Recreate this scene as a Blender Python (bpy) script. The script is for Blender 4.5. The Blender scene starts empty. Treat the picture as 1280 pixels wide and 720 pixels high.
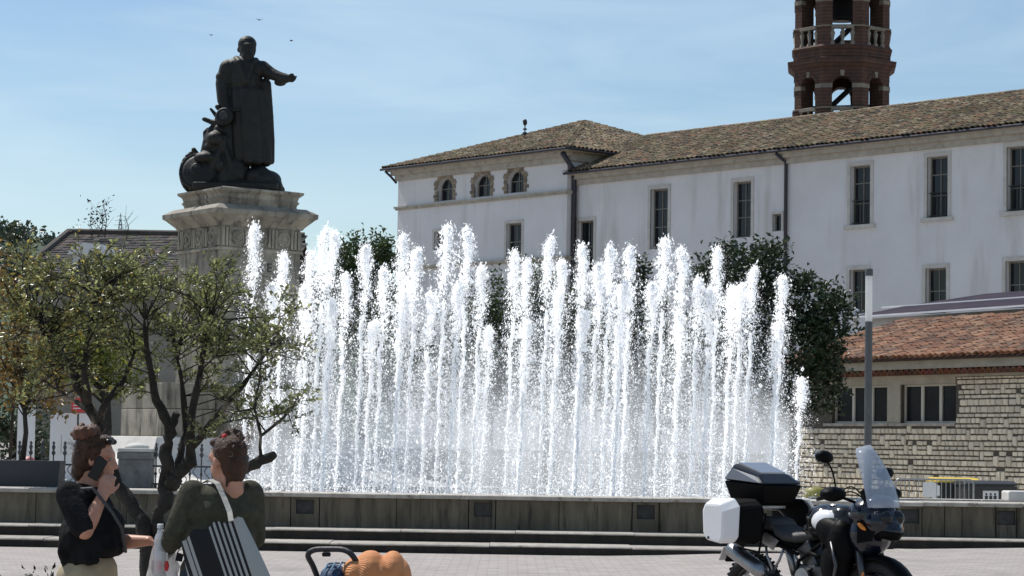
import bpy, math, random
import numpy as np
from mathutils import Vector, Matrix

# ------------------------------------------------------------------ camera, sky, sun, exposure
sc = bpy.context.scene
rad = math.radians
F = 3000.0                                  # focal length in pixels of a 1280 wide picture
CAMZ = 1.6
PITCH, ROLL = math.atan(198 / F), rad(0.9)
cam_d = bpy.data.cameras.new('camera'); cam = bpy.data.objects.new('camera', cam_d)
sc.collection.objects.link(cam); sc.camera = cam
cam_d.sensor_width = 36; cam_d.lens = F / 1280 * 36; cam_d.clip_end = 20000; cam_d.clip_start = 0.1
CR = Matrix.Rotation(rad(90) + PITCH, 3, 'X') @ Matrix.Rotation(ROLL, 3, 'Z')
cam.rotation_euler = CR.to_euler(); cam.location = (0, 0, CAMZ)

SUN_AZ, SUN_EL = rad(-46), rad(55)          # azimuth from +Y towards +X
world = bpy.data.worlds.new('World'); sc.world = world; world.use_nodes = True
wn, wl = world.node_tree.nodes, world.node_tree.links
wn.clear()
sky = wn.new('ShaderNodeTexSky'); sky.sky_type = 'NISHITA'; sky.sun_disc = False
sky.sun_elevation = SUN_EL; sky.sun_rotation = SUN_AZ % (2 * math.pi)
sky.air_density = 1.0; sky.dust_density = 0.35; sky.ozone_density = 0.75; sky.altitude = 150
bg = wn.new('ShaderNodeBackground'); bg.inputs['Strength'].default_value = 0.105
wo = wn.new('ShaderNodeOutputWorld')
tc = wn.new('ShaderNodeTexCoord'); mp = wn.new('ShaderNodeMapping')
mp.inputs['Scale'].default_value = (2.2, 2.2, 13); mp.inputs['Rotation'].default_value = (0.10, 0.12, 0)
cn = wn.new('ShaderNodeTexNoise'); cn.inputs['Scale'].default_value = 1.7; cn.inputs['Detail'].default_value = 7
cn.inputs['Roughness'].default_value = 0.55; cn.inputs['Distortion'].default_value = 0.6
cr = wn.new('ShaderNodeMapRange'); cr.inputs[1].default_value = 0.42; cr.inputs[2].default_value = 0.8
cr.inputs[3].default_value = 0.0; cr.inputs[4].default_value = 0.8
cm = wn.new('ShaderNodeMixRGB'); cm.inputs[2].default_value = (6.4, 7.9, 9.0, 1)
wl.new(tc.outputs['Generated'], mp.inputs['Vector']); wl.new(mp.outputs[0], cn.inputs['Vector'])
wl.new(cn.outputs[0], cr.inputs[0]); wl.new(cr.outputs[0], cm.inputs[0])
hs_ = wn.new('ShaderNodeHueSaturation'); hs_.inputs['Saturation'].default_value = 1.14; hs_.inputs['Value'].default_value = 1.03
wl.new(sky.outputs[0], hs_.inputs['Color']); wl.new(hs_.outputs[0], cm.inputs[1]); wl.new(cm.outputs[0], bg.inputs[0]); wl.new(bg.outputs[0], wo.inputs[0])

sun_d = bpy.data.lights.new('sun', 'SUN'); sun_d.energy = 5.0; sun_d.angle = rad(0.5); sun_d.color = (1, 0.96, 0.9)
sun = bpy.data.objects.new('sun', sun_d); sc.collection.objects.link(sun)
sdir = Vector((math.sin(SUN_AZ) * math.cos(SUN_EL), math.cos(SUN_AZ) * math.cos(SUN_EL), math.sin(SUN_EL)))
sun.rotation_euler = sdir.to_track_quat('Z', 'Y').to_euler()
sc.view_settings.view_transform = 'Standard'; sc.view_settings.look = 'None'
sc.view_settings.exposure = 0.0; sc.view_settings.gamma = 1.0; sc.view_settings.use_curve_mapping = False
sc.render.engine = 'CYCLES'
sc.cycles.use_denoising = True
sc.cycles.max_bounces = 8; sc.cycles.transparent_max_bounces = 24
sc.cycles.sample_clamp_indirect = 6; sc.cycles.volume_bounces = 6; sc.cycles.volume_max_steps = 128

# ------------------------------------------------------------------ helpers
rnd = random.Random(11)
nrg = np.random.default_rng(5)
COL = sc.collection
PI = math.pi

def ray(px, py):
    return CR @ Vector(((px - 640) / F, (360 - py) / F, -1.0))
def P(px, py, Y):
    """world point on the sight line of a photograph pixel at distance Y"""
    d = ray(px, py); t = Y / d.y
    return Vector((d.x * t, Y, CAMZ + d.z * t))
def GX(px, Y): return P(px, 558, Y).x

class Frame:
    """a vertical plane's own axes: u to the right, v inwards, z up"""
    def __init__(s, x, y, ang):
        s.o = Vector((x, y, 0)); s.a = ang
        s.u = Vector((math.cos(ang), math.sin(ang), 0)); s.v = Vector((-math.sin(ang), math.cos(ang), 0))
    def hit(s, px, py, off=0.0):
        d = ray(px, py); c = Vector((0, 0, CAMZ))
        t = (off - (c - s.o).dot(s.v)) / d.dot(s.v)
        p = c + d * t
        return (p - s.o).dot(s.u), p.z

TM = {}
def tag(o, label=None, cat=None, group=None, kind=None):
    if label: o['label'] = label
    if cat: o['category'] = cat
    if group: o['group'] = group
    if kind: o['kind'] = kind
    return o
def thing(name, label, cat, loc=(0, 0, 0), rotz=0.0, group=None):
    o = bpy.data.objects.new(name, None); COL.objects.link(o)
    o.empty_display_size = 0.2
    o.location = loc; o.rotation_euler = (0, 0, rotz)
    TM[o] = Matrix.Translation(loc) @ Matrix.Rotation(rotz, 4, 'Z')
    return tag(o, label, cat, group)
def struct(o): o['kind'] = 'structure'; return o

class MB:
    def __init__(s): s.v = []; s.f = []; s.c = []; s.col = (1, 1, 1)
    def add(s, vs, fs):
        n = len(s.v); s.v.extend([tuple(v) for v in vs])
        for f in fs: s.f.append(tuple(i + n for i in f)); s.c.append(s.col)
        return s
    def box(s, c, size, M=None):
        x, y, z = size[0] / 2, size[1] / 2, size[2] / 2
        vs = [Vector((sx * x, sy * y, sz * z)) for sz in (-1, 1) for sy in (-1, 1) for sx in (-1, 1)]
        if M is not None: vs = [M @ v for v in vs]
        c = Vector(c); vs = [v + c for v in vs]
        return s.add(vs, [(0, 2, 3, 1), (4, 5, 7, 6), (0, 1, 5, 4), (2, 6, 7, 3), (0, 4, 6, 2), (1, 3, 7, 5)])
    def box2(s, a, b):
        return s.box([(a[i] + b[i]) / 2 for i in range(3)], [abs(b[i] - a[i]) for i in range(3)])
    def tube(s, pts, radii, n=8, cap=True, flat=None):
        pts = [Vector(p) for p in pts]; m = len(pts)
        if not isinstance(radii, (list, tuple)): radii = [radii] * m
        rings = []; ref = None
        for i, p in enumerate(pts):
            t = (pts[min(i + 1, m - 1)] - pts[max(i - 1, 0)])
            t = t.normalized() if t.length > 1e-9 else Vector((0, 0, 1))
            if ref is None: ref = t.orthogonal().normalized()
            ref = (ref - t * ref.dot(t)); ref = ref.normalized() if ref.length > 1e-6 else t.orthogonal().normalized()
            b = t.cross(ref)
            rings.append([p + (ref * math.cos(2 * PI * k / n) + b * math.sin(2 * PI * k / n)) * radii[i] for k in range(n)])
        vs = [v for r in rings for v in r]; fs = []
        for i in range(m - 1):
            for k in range(n):
                fs.append((i * n + k, i * n + (k + 1) % n, (i + 1) * n + (k + 1) % n, (i + 1) * n + k))
        if cap:
            fs.append(tuple(range(n - 1, -1, -1))); fs.append(tuple(range((m - 1) * n, m * n)))
        return s.add(vs, fs)
    def lathe(s, prof, n=16, M=None):
        """prof: (radius, height) along z"""
        vs = []; fs = []; m = len(prof)
        for r, h in prof:
            for k in range(n):
                v = Vector((r * math.cos(2 * PI * k / n), r * math.sin(2 * PI * k / n), h))
                vs.append(M @ v if M is not None else v)
        for i in range(m - 1):
            for k in range(n):
                fs.append((i * n + k, i * n + (k + 1) % n, (i + 1) * n + (k + 1) % n, (i + 1) * n + k))
        if prof[0][0] > 1e-4: fs.append(tuple(range(n - 1, -1, -1)))
        if prof[-1][0] > 1e-4: fs.append(tuple(range((m - 1) * n, m * n)))
        return s.add(vs, fs)
    def ell(s, c, r, M=None, nu=14, nv=9):
        c = Vector(c); vs = []; fs = []
        if not isinstance(r, (tuple, list)): r = (r, r, r)
        for i in range(nv + 1):
            th = PI * i / nv
            for k in range(nu):
                ph = 2 * PI * k / nu
                v = Vector((r[0] * math.sin(th) * math.cos(ph), r[1] * math.sin(th) * math.sin(ph), r[2] * math.cos(th)))
                vs.append((M @ v if M is not None else v) + c)
        for i in range(nv):
            for k in range(nu):
                fs.append((i * nu + k, (i + 1) * nu + k, (i + 1) * nu + (k + 1) % nu, i * nu + (k + 1) % nu))
        return s.add(vs, fs)
    def cap(s, a, ra, b, rb=None, n=12):
        """tapered limb with rounded ends"""
        rb = ra if rb is None else rb
        s.tube([a, b], [ra, rb], n); s.ell(a, ra * 0.999, nu=12, nv=8); s.ell(b, rb * 0.999, nu=12, nv=8); return s
    def chain(s, pts, rs, n=12):
        for i in range(len(pts) - 1): s.cap(pts[i], rs[i], pts[i + 1], rs[i + 1], n)
        return s
    def prism(s, poly, a0, a1, axis='y'):
        """extrude a polygon given in the other two axes"""
        n = len(poly)
        def pt(p, q):
            if axis == 'y': return (p[0], q, p[1])
            if axis == 'x': return (q, p[0], p[1])
            return (p[0], p[1], q)
        vs = [pt(p, a0) for p in poly] + [pt(p, a1) for p in poly]
        fs = [tuple(range(n)), tuple(range(2 * n - 1, n - 1, -1))]
        for i in range(n): fs.append((i, i + n, (i + 1) % n + n, (i + 1) % n))
        return s.add(vs, fs)
    def quad(s, a, b, c, d): return s.add([a, b, c, d], [(0, 1, 2, 3)])
    def mesh(s, name, smooth=False, fix=True):
        me = bpy.data.meshes.new(name); me.from_pydata(s.v, [], s.f)
        if any(c != (1, 1, 1) for c in s.c):
            ca = me.color_attributes.new('Col', 'FLOAT_COLOR', 'CORNER')
            arr = np.empty((len(me.loops), 4), np.float32); k = 0
            for f, c in zip(s.f, s.c): arr[k:k + len(f)] = (*c, 1); k += len(f)
            ca.data.foreach_set('color', arr.ravel())
        if fix:
            import bmesh
            bm = bmesh.new(); bm.from_mesh(me); bmesh.ops.recalc_face_normals(bm, faces=bm.faces); bm.to_mesh(me); bm.free()
        if smooth: me.shade_smooth()
        me.update(); return me
    def build(s, name, mat, parent=None, smooth=False, world=False, bevel=0, fix=True):
        if world and parent is not None:
            im = TM[parent].inverted(); s.v = [tuple(im @ Vector(v)) for v in s.v]
        o = bpy.data.objects.new(name, s.mesh(name, smooth, fix)); COL.objects.link(o)
        o.data.materials.append(mat)
        if parent is not None: o.parent = parent
        if bevel:
            b = o.modifiers.new('bevel', 'BEVEL'); b.width = bevel; b.segments = 2; b.limit_method = 'ANGLE'; b.angle_limit = rad(35)
        return o
    def fuse(s, name, mat, parent=None, voxel=0.01, sm=4):
        """melt the shapes into one continuous skin"""
        o = s.build(name, mat, parent)
        r = o.modifiers.new('remesh', 'REMESH'); r.mode = 'VOXEL'; r.voxel_size = voxel; r.use_smooth_shade = True
        if sm:
            m = o.modifiers.new('smooth', 'SMOOTH'); m.factor = 0.5; m.iterations = sm
        return o

def np_mesh(name, V, Fq, mat, parent=None, col=None, smooth=False):
    """fast mesh of equal-sized faces"""
    me = bpy.data.meshes.new(name); k = Fq.shape[1]
    me.vertices.add(len(V)); me.vertices.foreach_set('co', np.ascontiguousarray(V, np.float32).ravel())
    me.loops.add(Fq.size); me.loops.foreach_set('vertex_index', np.ascontiguousarray(Fq, np.int32).ravel())
    me.polygons.add(len(Fq)); me.polygons.foreach_set('loop_start', np.arange(0, Fq.size, k, dtype=np.int32))
    if smooth: me.polygons.foreach_set('use_smooth', np.ones(len(Fq), bool))
    me.update(calc_edges=True)
    if col is not None:
        ca = me.color_attributes.new('Col', 'FLOAT_COLOR', 'CORNER')
        a = np.ones((len(Fq), k, 4), np.float32); a[:, :, :3] = col[:, None, :]
        ca.data.foreach_set('color', a.ravel())
    me.materials.append(mat)
    if name is None: return me
    o = bpy.data.objects.new(name, me); COL.objects.link(o)
    if parent is not None: o.parent = parent
    return o

def copy_tree(o, parent=None):
    c = o.copy(); COL.objects.link(c); c.parent = parent
    for ch in list(o.children): copy_tree(ch, c)
    return c

# ------------------------------------------------------------------ materials
MATS = {}
def pmat(name, c1, c2=None, scale=6.0, rough=0.7, bump=0.0, bscale=None, metal=0.0, spec=0.5, vcol=False, orand=0.0,
         stretch=(1, 1, 1), c3=None, c3scale=1.0, c3stretch=(1, 1, 1), c3lim=(0.5, 0.7), trans=0.0, coat=0.0, lim=(0.35, 0.65),
         glass=0.0, ior=1.5, sheen=0.0):
    m = bpy.data.materials.new(name); m.use_nodes = True
    nt = m.node_tree; N, L = nt.nodes, nt.links; N.clear()
    out = N.new('ShaderNodeOutputMaterial'); b = N.new('ShaderNodeBsdfPrincipled')
    b.inputs['Roughness'].default_value = rough; b.inputs['Metallic'].default_value = metal
    b.inputs['Specular IOR Level'].default_value = spec; b.inputs['IOR'].default_value = ior
    b.inputs['Coat Weight'].default_value = coat; b.inputs['Transmission Weight'].default_value = glass
    b.inputs['Sheen Weight'].default_value = sheen
    co = N.new('ShaderNodeTexCoord')
    def noise(sc_, st, det=6):
        mpn = N.new('ShaderNodeMapping'); mpn.inputs['Scale'].default_value = st
        nn = N.new('ShaderNodeTexNoise'); nn.inputs['Scale'].default_value = sc_; nn.inputs['Detail'].default_value = det
        nn.inputs['Roughness'].default_value = 0.6
        L.new(co.outputs['Object'], mpn.inputs[0]); L.new(mpn.outputs[0], nn.inputs['Vector']); return nn
    col = None
    rgb = N.new('ShaderNodeRGB'); rgb.outputs[0].default_value = (*c1, 1); col = rgb.outputs[0]
    def mixin(col, c, fac):
        mx = N.new('ShaderNodeMixRGB'); L.new(fac, mx.inputs[0]); L.new(col, mx.inputs[1])
        mx.inputs[2].default_value = (*c, 1); return mx.outputs[0]
    def rng(src, lo, hi, a=0.0, b_=1.0):
        r = N.new('ShaderNodeMapRange'); r.inputs[1].default_value = lo; r.inputs[2].default_value = hi
        r.inputs[3].default_value = a; r.inputs[4].default_value = b_; L.new(src, r.inputs[0]); return r.outputs[0]
    if c2 is not None: col = mixin(col, c2, rng(noise(scale, stretch).outputs[0], *lim))
    if c3 is not None: col = mixin(col, c3, rng(noise(c3scale, c3stretch).outputs[0], *c3lim))
    if orand:
        oi = N.new('ShaderNodeObjectInfo'); hv = N.new('ShaderNodeHueSaturation')
        L.new(rng(oi.outputs['Random'], 0, 1, 1 - orand, 1 + orand), hv.inputs['Value']); L.new(col, hv.inputs['Color'])
        col = hv.outputs[0]
    if vcol:
        at = N.new('ShaderNodeAttribute'); at.attribute_name = 'Col'
        mx = N.new('ShaderNodeMixRGB'); mx.blend_type = 'MULTIPLY'; mx.inputs[0].default_value = 1
        L.new(col, mx.inputs[1]); L.new(at.outputs['Color'], mx.inputs[2]); col = mx.outputs[0]
    L.new(col, b.inputs['Base Color'])
    if bump:
        bn = N.new('ShaderNodeBump'); bn.inputs['Strength'].default_value = min(1, bump); bn.inputs['Distance'].default_value = 0.02
        L.new(noise(bscale or scale * 4, stretch).outputs[0], bn.inputs['Height']); L.new(bn.outputs[0], b.inputs['Normal'])
    res = b.outputs[0]
    if trans:
        tr = N.new('ShaderNodeBsdfTranslucent'); L.new(col, tr.inputs[0]); ms = N.new('ShaderNodeMixShader')
        ms.inputs[0].default_value = trans; L.new(res, ms.inputs[1]); L.new(tr.outputs[0], ms.inputs[2]); res = ms.outputs[0]
    L.new(res, out.inputs[0]); MATS[name] = m
    return m
# ------------------------------------------------------------------ materials of the setting
M_pave = pmat('paving_stone', (0.375, 0.338, 0.315), (0.30, 0.272, 0.252), 2.5, 0.85, 0.25, 30, c3=(0.22, 0.20, 0.19), c3scale=0.8, c3lim=(0.58, 0.75))
nt = M_pave.node_tree
def add_paver_joints():
    N, L = nt.nodes, nt.links; b = [n for n in N if n.type == 'BSDF_PRINCIPLED'][0]
    src = b.inputs['Base Color'].links[0].from_socket
    co = N.new('ShaderNodeTexCoord'); br = N.new('ShaderNodeTexBrick')
    br.inputs['Scale'].default_value = 1.0; br.inputs['Brick Width'].default_value = 0.26; br.inputs['Row Height'].default_value = 0.19
    br.inputs['Mortar Size'].default_value = 0.012; br.inputs['Mortar Smooth'].default_value = 0.2
    br.inputs['Color1'].default_value = (1, 1, 1, 1); br.inputs['Color2'].default_value = (0.9, 0.885, 0.87, 1); br.inputs['Mortar'].default_value = (0.74, 0.72, 0.7, 1)
    L.new(co.outputs['Object'], br.inputs['Vector'])
    mx = N.new('ShaderNodeMixRGB'); mx.blend_type = 'MULTIPLY'; mx.inputs[0].default_value = 1
    L.new(src, mx.inputs[1]); L.new(br.outputs['Color'], mx.inputs[2]); L.new(mx.outputs[0], b.inputs['Base Color'])
add_paver_joints()
M_conc = pmat('weathered_stone', (0.165, 0.138, 0.098), (0.088, 0.073, 0.050), 2.2, 0.85, 0.35, 26, stretch=(2.5, 2.5, 0.55),
              c3=(0.024, 0.020, 0.014), c3scale=3.0, c3stretch=(3.2, 3.2, 0.35), c3lim=(0.52, 0.74), orand=0.14)
M_coping = pmat('coping_stone', (0.5, 0.47, 0.42), (0.34, 0.31, 0.27), 5, 0.8, 0.4, 30, c3=(0.16, 0.14, 0.11), c3scale=9, c3lim=(0.56, 0.7), orand=0.1)
M_step = pmat('step_stone', (0.4, 0.365, 0.325), (0.26, 0.235, 0.20), 5, 0.85, 0.4, 30, c3=(0.14, 0.12, 0.10), c3scale=7, c3lim=(0.58, 0.7), orand=0.1)
M_riser = pmat('shade_dark_riser_stone', (0.036, 0.029, 0.022), (0.016, 0.013, 0.010), 4, 0.9, 0.4, 30, stretch=(1.5, 1.5, .5))  # shade on the risers put into a near-black stone colour
M_dark = pmat('dark_recess', (0.06, 0.055, 0.05), (0.03, 0.03, 0.03), 8, 0.8)
M_ped = pmat('monument_limestone', (0.35, 0.315, 0.25), (0.21, 0.19, 0.15), 2.6, 0.8, 0.4, 24, c3=(0.06, 0.054, 0.043), c3scale=2.4, c3stretch=(2.6, 2.6, 0.5), c3lim=(0.5, 0.72), orand=0.16)
M_white_stone = pmat('pale_limestone', (0.62, 0.6, 0.56), (0.5, 0.48, 0.45), 3, 0.8, 0.3, 24)
M_iron = pmat('grey_painted_iron', (0.10, 0.105, 0.11), (0.06, 0.06, 0.062), 12, 0.5, 0.2, 60, metal=0.3)
M_dark_iron = pmat('dark_iron', (0.03, 0.03, 0.032), None, rough=0.5, metal=0.4)
M_planter = pmat('slate_planter', (0.035, 0.04, 0.05), (0.028, 0.03, 0.036), 3, 0.55, 0.1)
M_plaster = pmat('white_render', (0.70, 0.685, 0.68), (0.62, 0.605, 0.60), 0.35, 0.9, 0.25, 9, c3=(0.44, 0.42, 0.395), c3scale=0.9, c3stretch=(1.2, 1.2, 0.16), c3lim=(0.52, 0.82))
M_trim = pmat('tan_stone_trim', (0.45, 0.415, 0.35), (0.34, 0.31, 0.26), 2.5, 0.85, 0.3, 14, c3=(0.2, 0.18, 0.14), c3scale=3, c3lim=(0.58, 0.75))
M_surround = pmat('pale_stone_surround', (0.56, 0.535, 0.49), (0.46, 0.435, 0.39), 2.5, 0.85, 0.2, 14)
M_brick_arch = pmat('brick_and_stone_surround', (0.30, 0.24, 0.17), (0.17, 0.14, 0.10), 6, 0.9, 0.4, 20, orand=0.3)
M_wood = pmat('grey_window_wood', (0.22, 0.2, 0.165), (0.16, 0.15, 0.13), 8, 0.7, 0.1)
M_glass = pmat('window_glass', (0.010, 0.012, 0.016), None, rough=0.05, spec=0.4, ior=1.45)
M_zinc = pmat('dark_zinc', (0.05, 0.052, 0.065), (0.04, 0.038, 0.05), 4, 0.45, 0.05, metal=0.5)
M_tile = pmat('old_canal_tiles', (1, 1, 1), (0.62, 0.6, 0.52), 9, 0.9, 0.5, 40, vcol=True, c3=(0.5, 0.47, 0.36), c3scale=0.45, c3lim=(0.5, 0.66))
M_tile2 = pmat('orange_canal_tiles', (1, 1, 1), (0.75, 0.7, 0.66), 12, 0.85, 0.4, 40, vcol=True, c3=(0.55, 0.5, 0.45), c3scale=1.1, c3lim=(0.54, 0.68))
M_tile3 = pmat('dark_flat_tiles', (1, 1, 1), (0.7, 0.68, 0.65), 8, 0.85, 0.4, 40, vcol=True)
M_rubble = pmat('rubble_limestone', (0.76, 0.68, 0.545), (0.62, 0.545, 0.43), 5, 0.9, 0.18, 30, orand=0.2)
M_mortar = pmat('dark_mortar', (0.105, 0.09, 0.07), (0.075, 0.065, 0.052), 9, 0.95, 0.4, 40)
M_cream = pmat('cream_concrete', (0.40, 0.36, 0.29), (0.31, 0.28, 0.22), 2.5, 0.85, 0.25, 20)
M_whitemetal = pmat('white_metal', (0.75, 0.75, 0.76), (0.66, 0.66, 0.68), 3, 0.4)
M_metalroof = pmat('purple_grey_metal_roof', (0.028, 0.024, 0.04), (0.05, 0.036, 0.045), 1.2, 0.85, spec=.1)
M_tbrick = pmat('tower_brick', (0.135, 0.068, 0.045), (0.09, 0.048, 0.035), 2.5, 0.9, 0.4, 12, c3=(0.06, 0.04, 0.034), c3scale=1.3, c3lim=(0.5, 0.72))
def add_tower_courses():
    n2 = M_tbrick.node_tree; N, L = n2.nodes, n2.links; b = [n for n in N if n.type == 'BSDF_PRINCIPLED'][0]
    src = b.inputs['Base Color'].links[0].from_socket
    co = N.new('ShaderNodeTexCoord'); wv = N.new('ShaderNodeTexWave'); wv.wave_type = 'BANDS'; wv.bands_direction = 'Z'
    wv.inputs['Scale'].default_value = 1.6; wv.inputs['Distortion'].default_value = 1.5; wv.inputs['Detail Scale'].default_value = 4
    L.new(co.outputs['Object'], wv.inputs['Vector'])
    mx = N.new('ShaderNodeMixRGB'); mx.blend_type = 'MULTIPLY'; mx.inputs[0].default_value = 0.35
    L.new(src, mx.inputs[1]); L.new(wv.outputs['Color'], mx.inputs[2]); L.new(mx.outputs[0], b.inputs['Base Color'])
add_tower_courses()
M_tstone = pmat('tower_stone_band', (0.30, 0.26, 0.205), (0.19, 0.165, 0.13), 2, 0.9, 0.3, 12)
M_earth = pmat('earth', (0.12, 0.09, 0.06), (0.08, 0.06, 0.04), 3, 0.95, 0.4)

# ------------------------------------------------------------------ ground
def ground_z(x): return 0.0 if x < 0.8 else 0.026 * (x - 0.8) * min(1.0, (x - 0.8) / 2.0) if x < 9 else 0.213
gx = np.concatenate([[-9000, -600, -60, -12], np.arange(-9, 12.1, 0.75), [60, 600, 9000]])
gy = np.array([-200, 0, 8, 16, 24, 30, 34, 36.5, 45, 70, 200, 900, 9000])
V = np.array([[x, y, ground_z(x)] for y in gy for x in gx]); nx = len(gx)
Fq = np.array([[j * nx + i, j * nx + i + 1, (j + 1) * nx + i + 1, (j + 1) * nx + i] for j in range(len(gy) - 1) for i in range(nx - 1)])
o = np_mesh('ground', V, Fq, M_pave, smooth=True); struct(o)

# two long shallow steps below the basin wall, laid as single slabs
XL, XR = -11.0, 11.0
YW = 37.6
def slab_run(name, y0, y1, z1, seed):
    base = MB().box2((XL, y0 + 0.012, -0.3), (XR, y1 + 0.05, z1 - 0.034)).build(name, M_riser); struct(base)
    r = random.Random(seed); x = XL
    while x < XR:
        w = r.uniform(1.5, 2.4); e = min(XR, x + w)
        dz = r.uniform(-0.006, 0.006); dy = r.uniform(-0.012, 0.012)
        mb = MB()
        n = 7
        prof = [(0.0, -0.032), (-.004, -0.018), (0.010, -0.004), (0.03, 0.0), (y1 - y0, 0.0), (y1 - y0, -0.032)]
        vs = []
        for k in range(n):
            xx = x + 0.004 + (e - x - 0.008) * k / (n - 1)
            j = r.uniform(-0.007, 0.007)
            vs += [(xx, y0 + dy + p[0] + (j if i in (1, 2, 3) else 0), z1 + dz + p[1] - (abs(j) if i == 2 else 0)) for i, p in enumerate(prof)]
        fs = []
        for k in range(n - 1):
            for i in range(5): fs.append((k * 6 + i, (k + 1) * 6 + i, (k + 1) * 6 + i + 1, k * 6 + i + 1))
        fs += [tuple(range(6)), tuple(range((n - 1) * 6, n * 6))]
        mb.add(vs, fs); mb.build('step_slab', M_step, base)
        x = e
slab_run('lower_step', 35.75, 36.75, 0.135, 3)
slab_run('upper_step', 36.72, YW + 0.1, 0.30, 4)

# ------------------------------------------------------------------ basin wall: panels, coping, niches
ZT = 0.84
wall = thing('basin_wall', 'low weathered grey stone wall of the fountain basin with light coping and square niches', 'wall', (0, YW, 0))
MB().box2((XL, YW + 0.05, 0), (XR, YW + 0.4, ZT - 0.07)).build('wall_core', M_dark, wall, world=True)
niche_px = [383, 605, 808, 1138, 1258]
niches = [GX(p, YW) for p in niche_px]
joints = sorted([GX(p, YW) for p in (47, 160, 300, 365, 401, 497, 587, 621, 700, 791, 825, 895, 985, 1060, 1121, 1153, 1181, 1203, 1245, 1271)] + [XL, XR])
for i in range(len(joints) - 1):
    a, b = joints[i], joints[i + 1]
    c = (a + b) / 2; isn = any(a < n < b and b - a < 0.55 for n in niches)
    if isn:
        n = [n for n in niches if a < n < b][0]
        mb = MB(); y0, y1 = YW - 0.012, YW + 0.06; z0, z1 = 0.30, ZT - 0.07
        hx0, hx1, hz0, hz1 = n - 0.14, n + 0.14, 0.50, 0.72
        a2, b2 = a + 0.01, b - 0.01
        mb.box2((a2, y0, z0), (hx0, y1, z1)); mb.box2((hx1, y0, z0), (b2, y1, z1))
        mb.box2((hx0, y0, z0), (hx1, y1, hz0)); mb.box2((hx0, y0, hz1), (hx1, y1, z1))
        fr = mb.build('niche_frame', M_conc, wall, world=True)
        g = MB().box2((hx0 + .004, YW + 0.03, hz0 + .004), (hx1 - .004, YW + 0.045, hz1 - .004)); im = Matrix.Translation((0, -YW, 0))
        g.v = [tuple(im @ Vector(v)) for v in g.v]; g.build('niche_grille', M_dark, fr)
    else:
        MB().box2((a + 0.004, YW + rnd.uniform(-.005, .005), 0.30), (b - 0.004, YW + 0.06, ZT - 0.07)).build('wall_panel', M_conc, wall, world=True, bevel=0.008)
x = XL
while x < XR:
    e = min(XR, x + rnd.uniform(1.7, 2.6)); dz = rnd.uniform(-.005, .005)
    mb = MB(); n = 9; prof = [(0.04, -0.08), (-0.055, -0.07), (-0.065, -0.015), (-0.04, 0.0), (0.42, 0.004), (0.42, -0.08)]
    vs = []
    for k in range(n):
        xx = x + 0.003 + (e - x - 0.006) * k / (n - 1); j = rnd.uniform(-.006, .006)
        vs += [(xx, YW + p[0] + (j if q in (1, 2, 3) else 0), ZT + dz + p[1] - (abs(j) if q == 3 else 0)) for q, p in enumerate(prof)]
    fs = [(k * 6 + q, (k + 1) * 6 + q, (k + 1) * 6 + q + 1, k * 6 + q + 1) for k in range(n - 1) for q in range(5)] + [tuple(range(6)), tuple(range((n - 1) * 6, n * 6))]
    mb.add(vs, fs); mb.build('coping_stone', M_coping, wall, world=True)
    x = e

# basin floor, water and the inner rim, terrace of the monument
M_water = pmat('basin_water', (0.10, 0.12, 0.13), None, rough=0.12, bump=0.8, bscale=5, spec=0.7)
o = MB().box2((XL, YW + 0.45, 0.2), (GX(1015, 43), 46.5, 0.66)).build('water', M_water); struct(o)
M_gravel = pmat('bounce_gravel', (0.52, 0.48, 0.41), (0.42, 0.385, 0.33), 8, .95, .3, 40)
o = MB().add([(GX(1015, 43) + .02, 40, .235), (40, 40, .235), (40, 75, .235), (GX(1015, 43) + .02, 75, .235)], [(0, 1, 2, 3)]).build('bounce_courtyard', M_gravel); struct(o)  # unseen pale ground added to bounce sunlight onto the stone building
xr0, xr1 = GX(1012, 39.6), 11.0
rim = MB(); x = xr0
rimt = thing('basin_rim', 'inner stone rim behind the basin wall in front of the metal barrier', 'rim', (xr0, 39.6, 0))
while x < xr1:
    e = min(xr1, x + 1.4)
    MB().box2((x + .004, 39.4, 0.5), (e - .004, 39.8, 0.85)).build('rim_stone', M_coping, rimt, world=True, bevel=0.012); x = e
blk = MB().box2((GX(1258, 38.3), 38.12, 0.845), (GX(1258, 38.3) + 0.9, 38.7, 1.02)).build('stone_block', M_step, bevel=0.03)
blk.data.materials.clear(); blk.data.materials.append(M_white_stone)
tag(blk, 'pale rounded stone block standing on the coping of the basin wall', 'block')
terr = MB().box2((-40, YW + 0.425, 0), (GX(300, 40), 60, ZT - 0.005)).build('monument_terrace', M_step); struct(terr)

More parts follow.
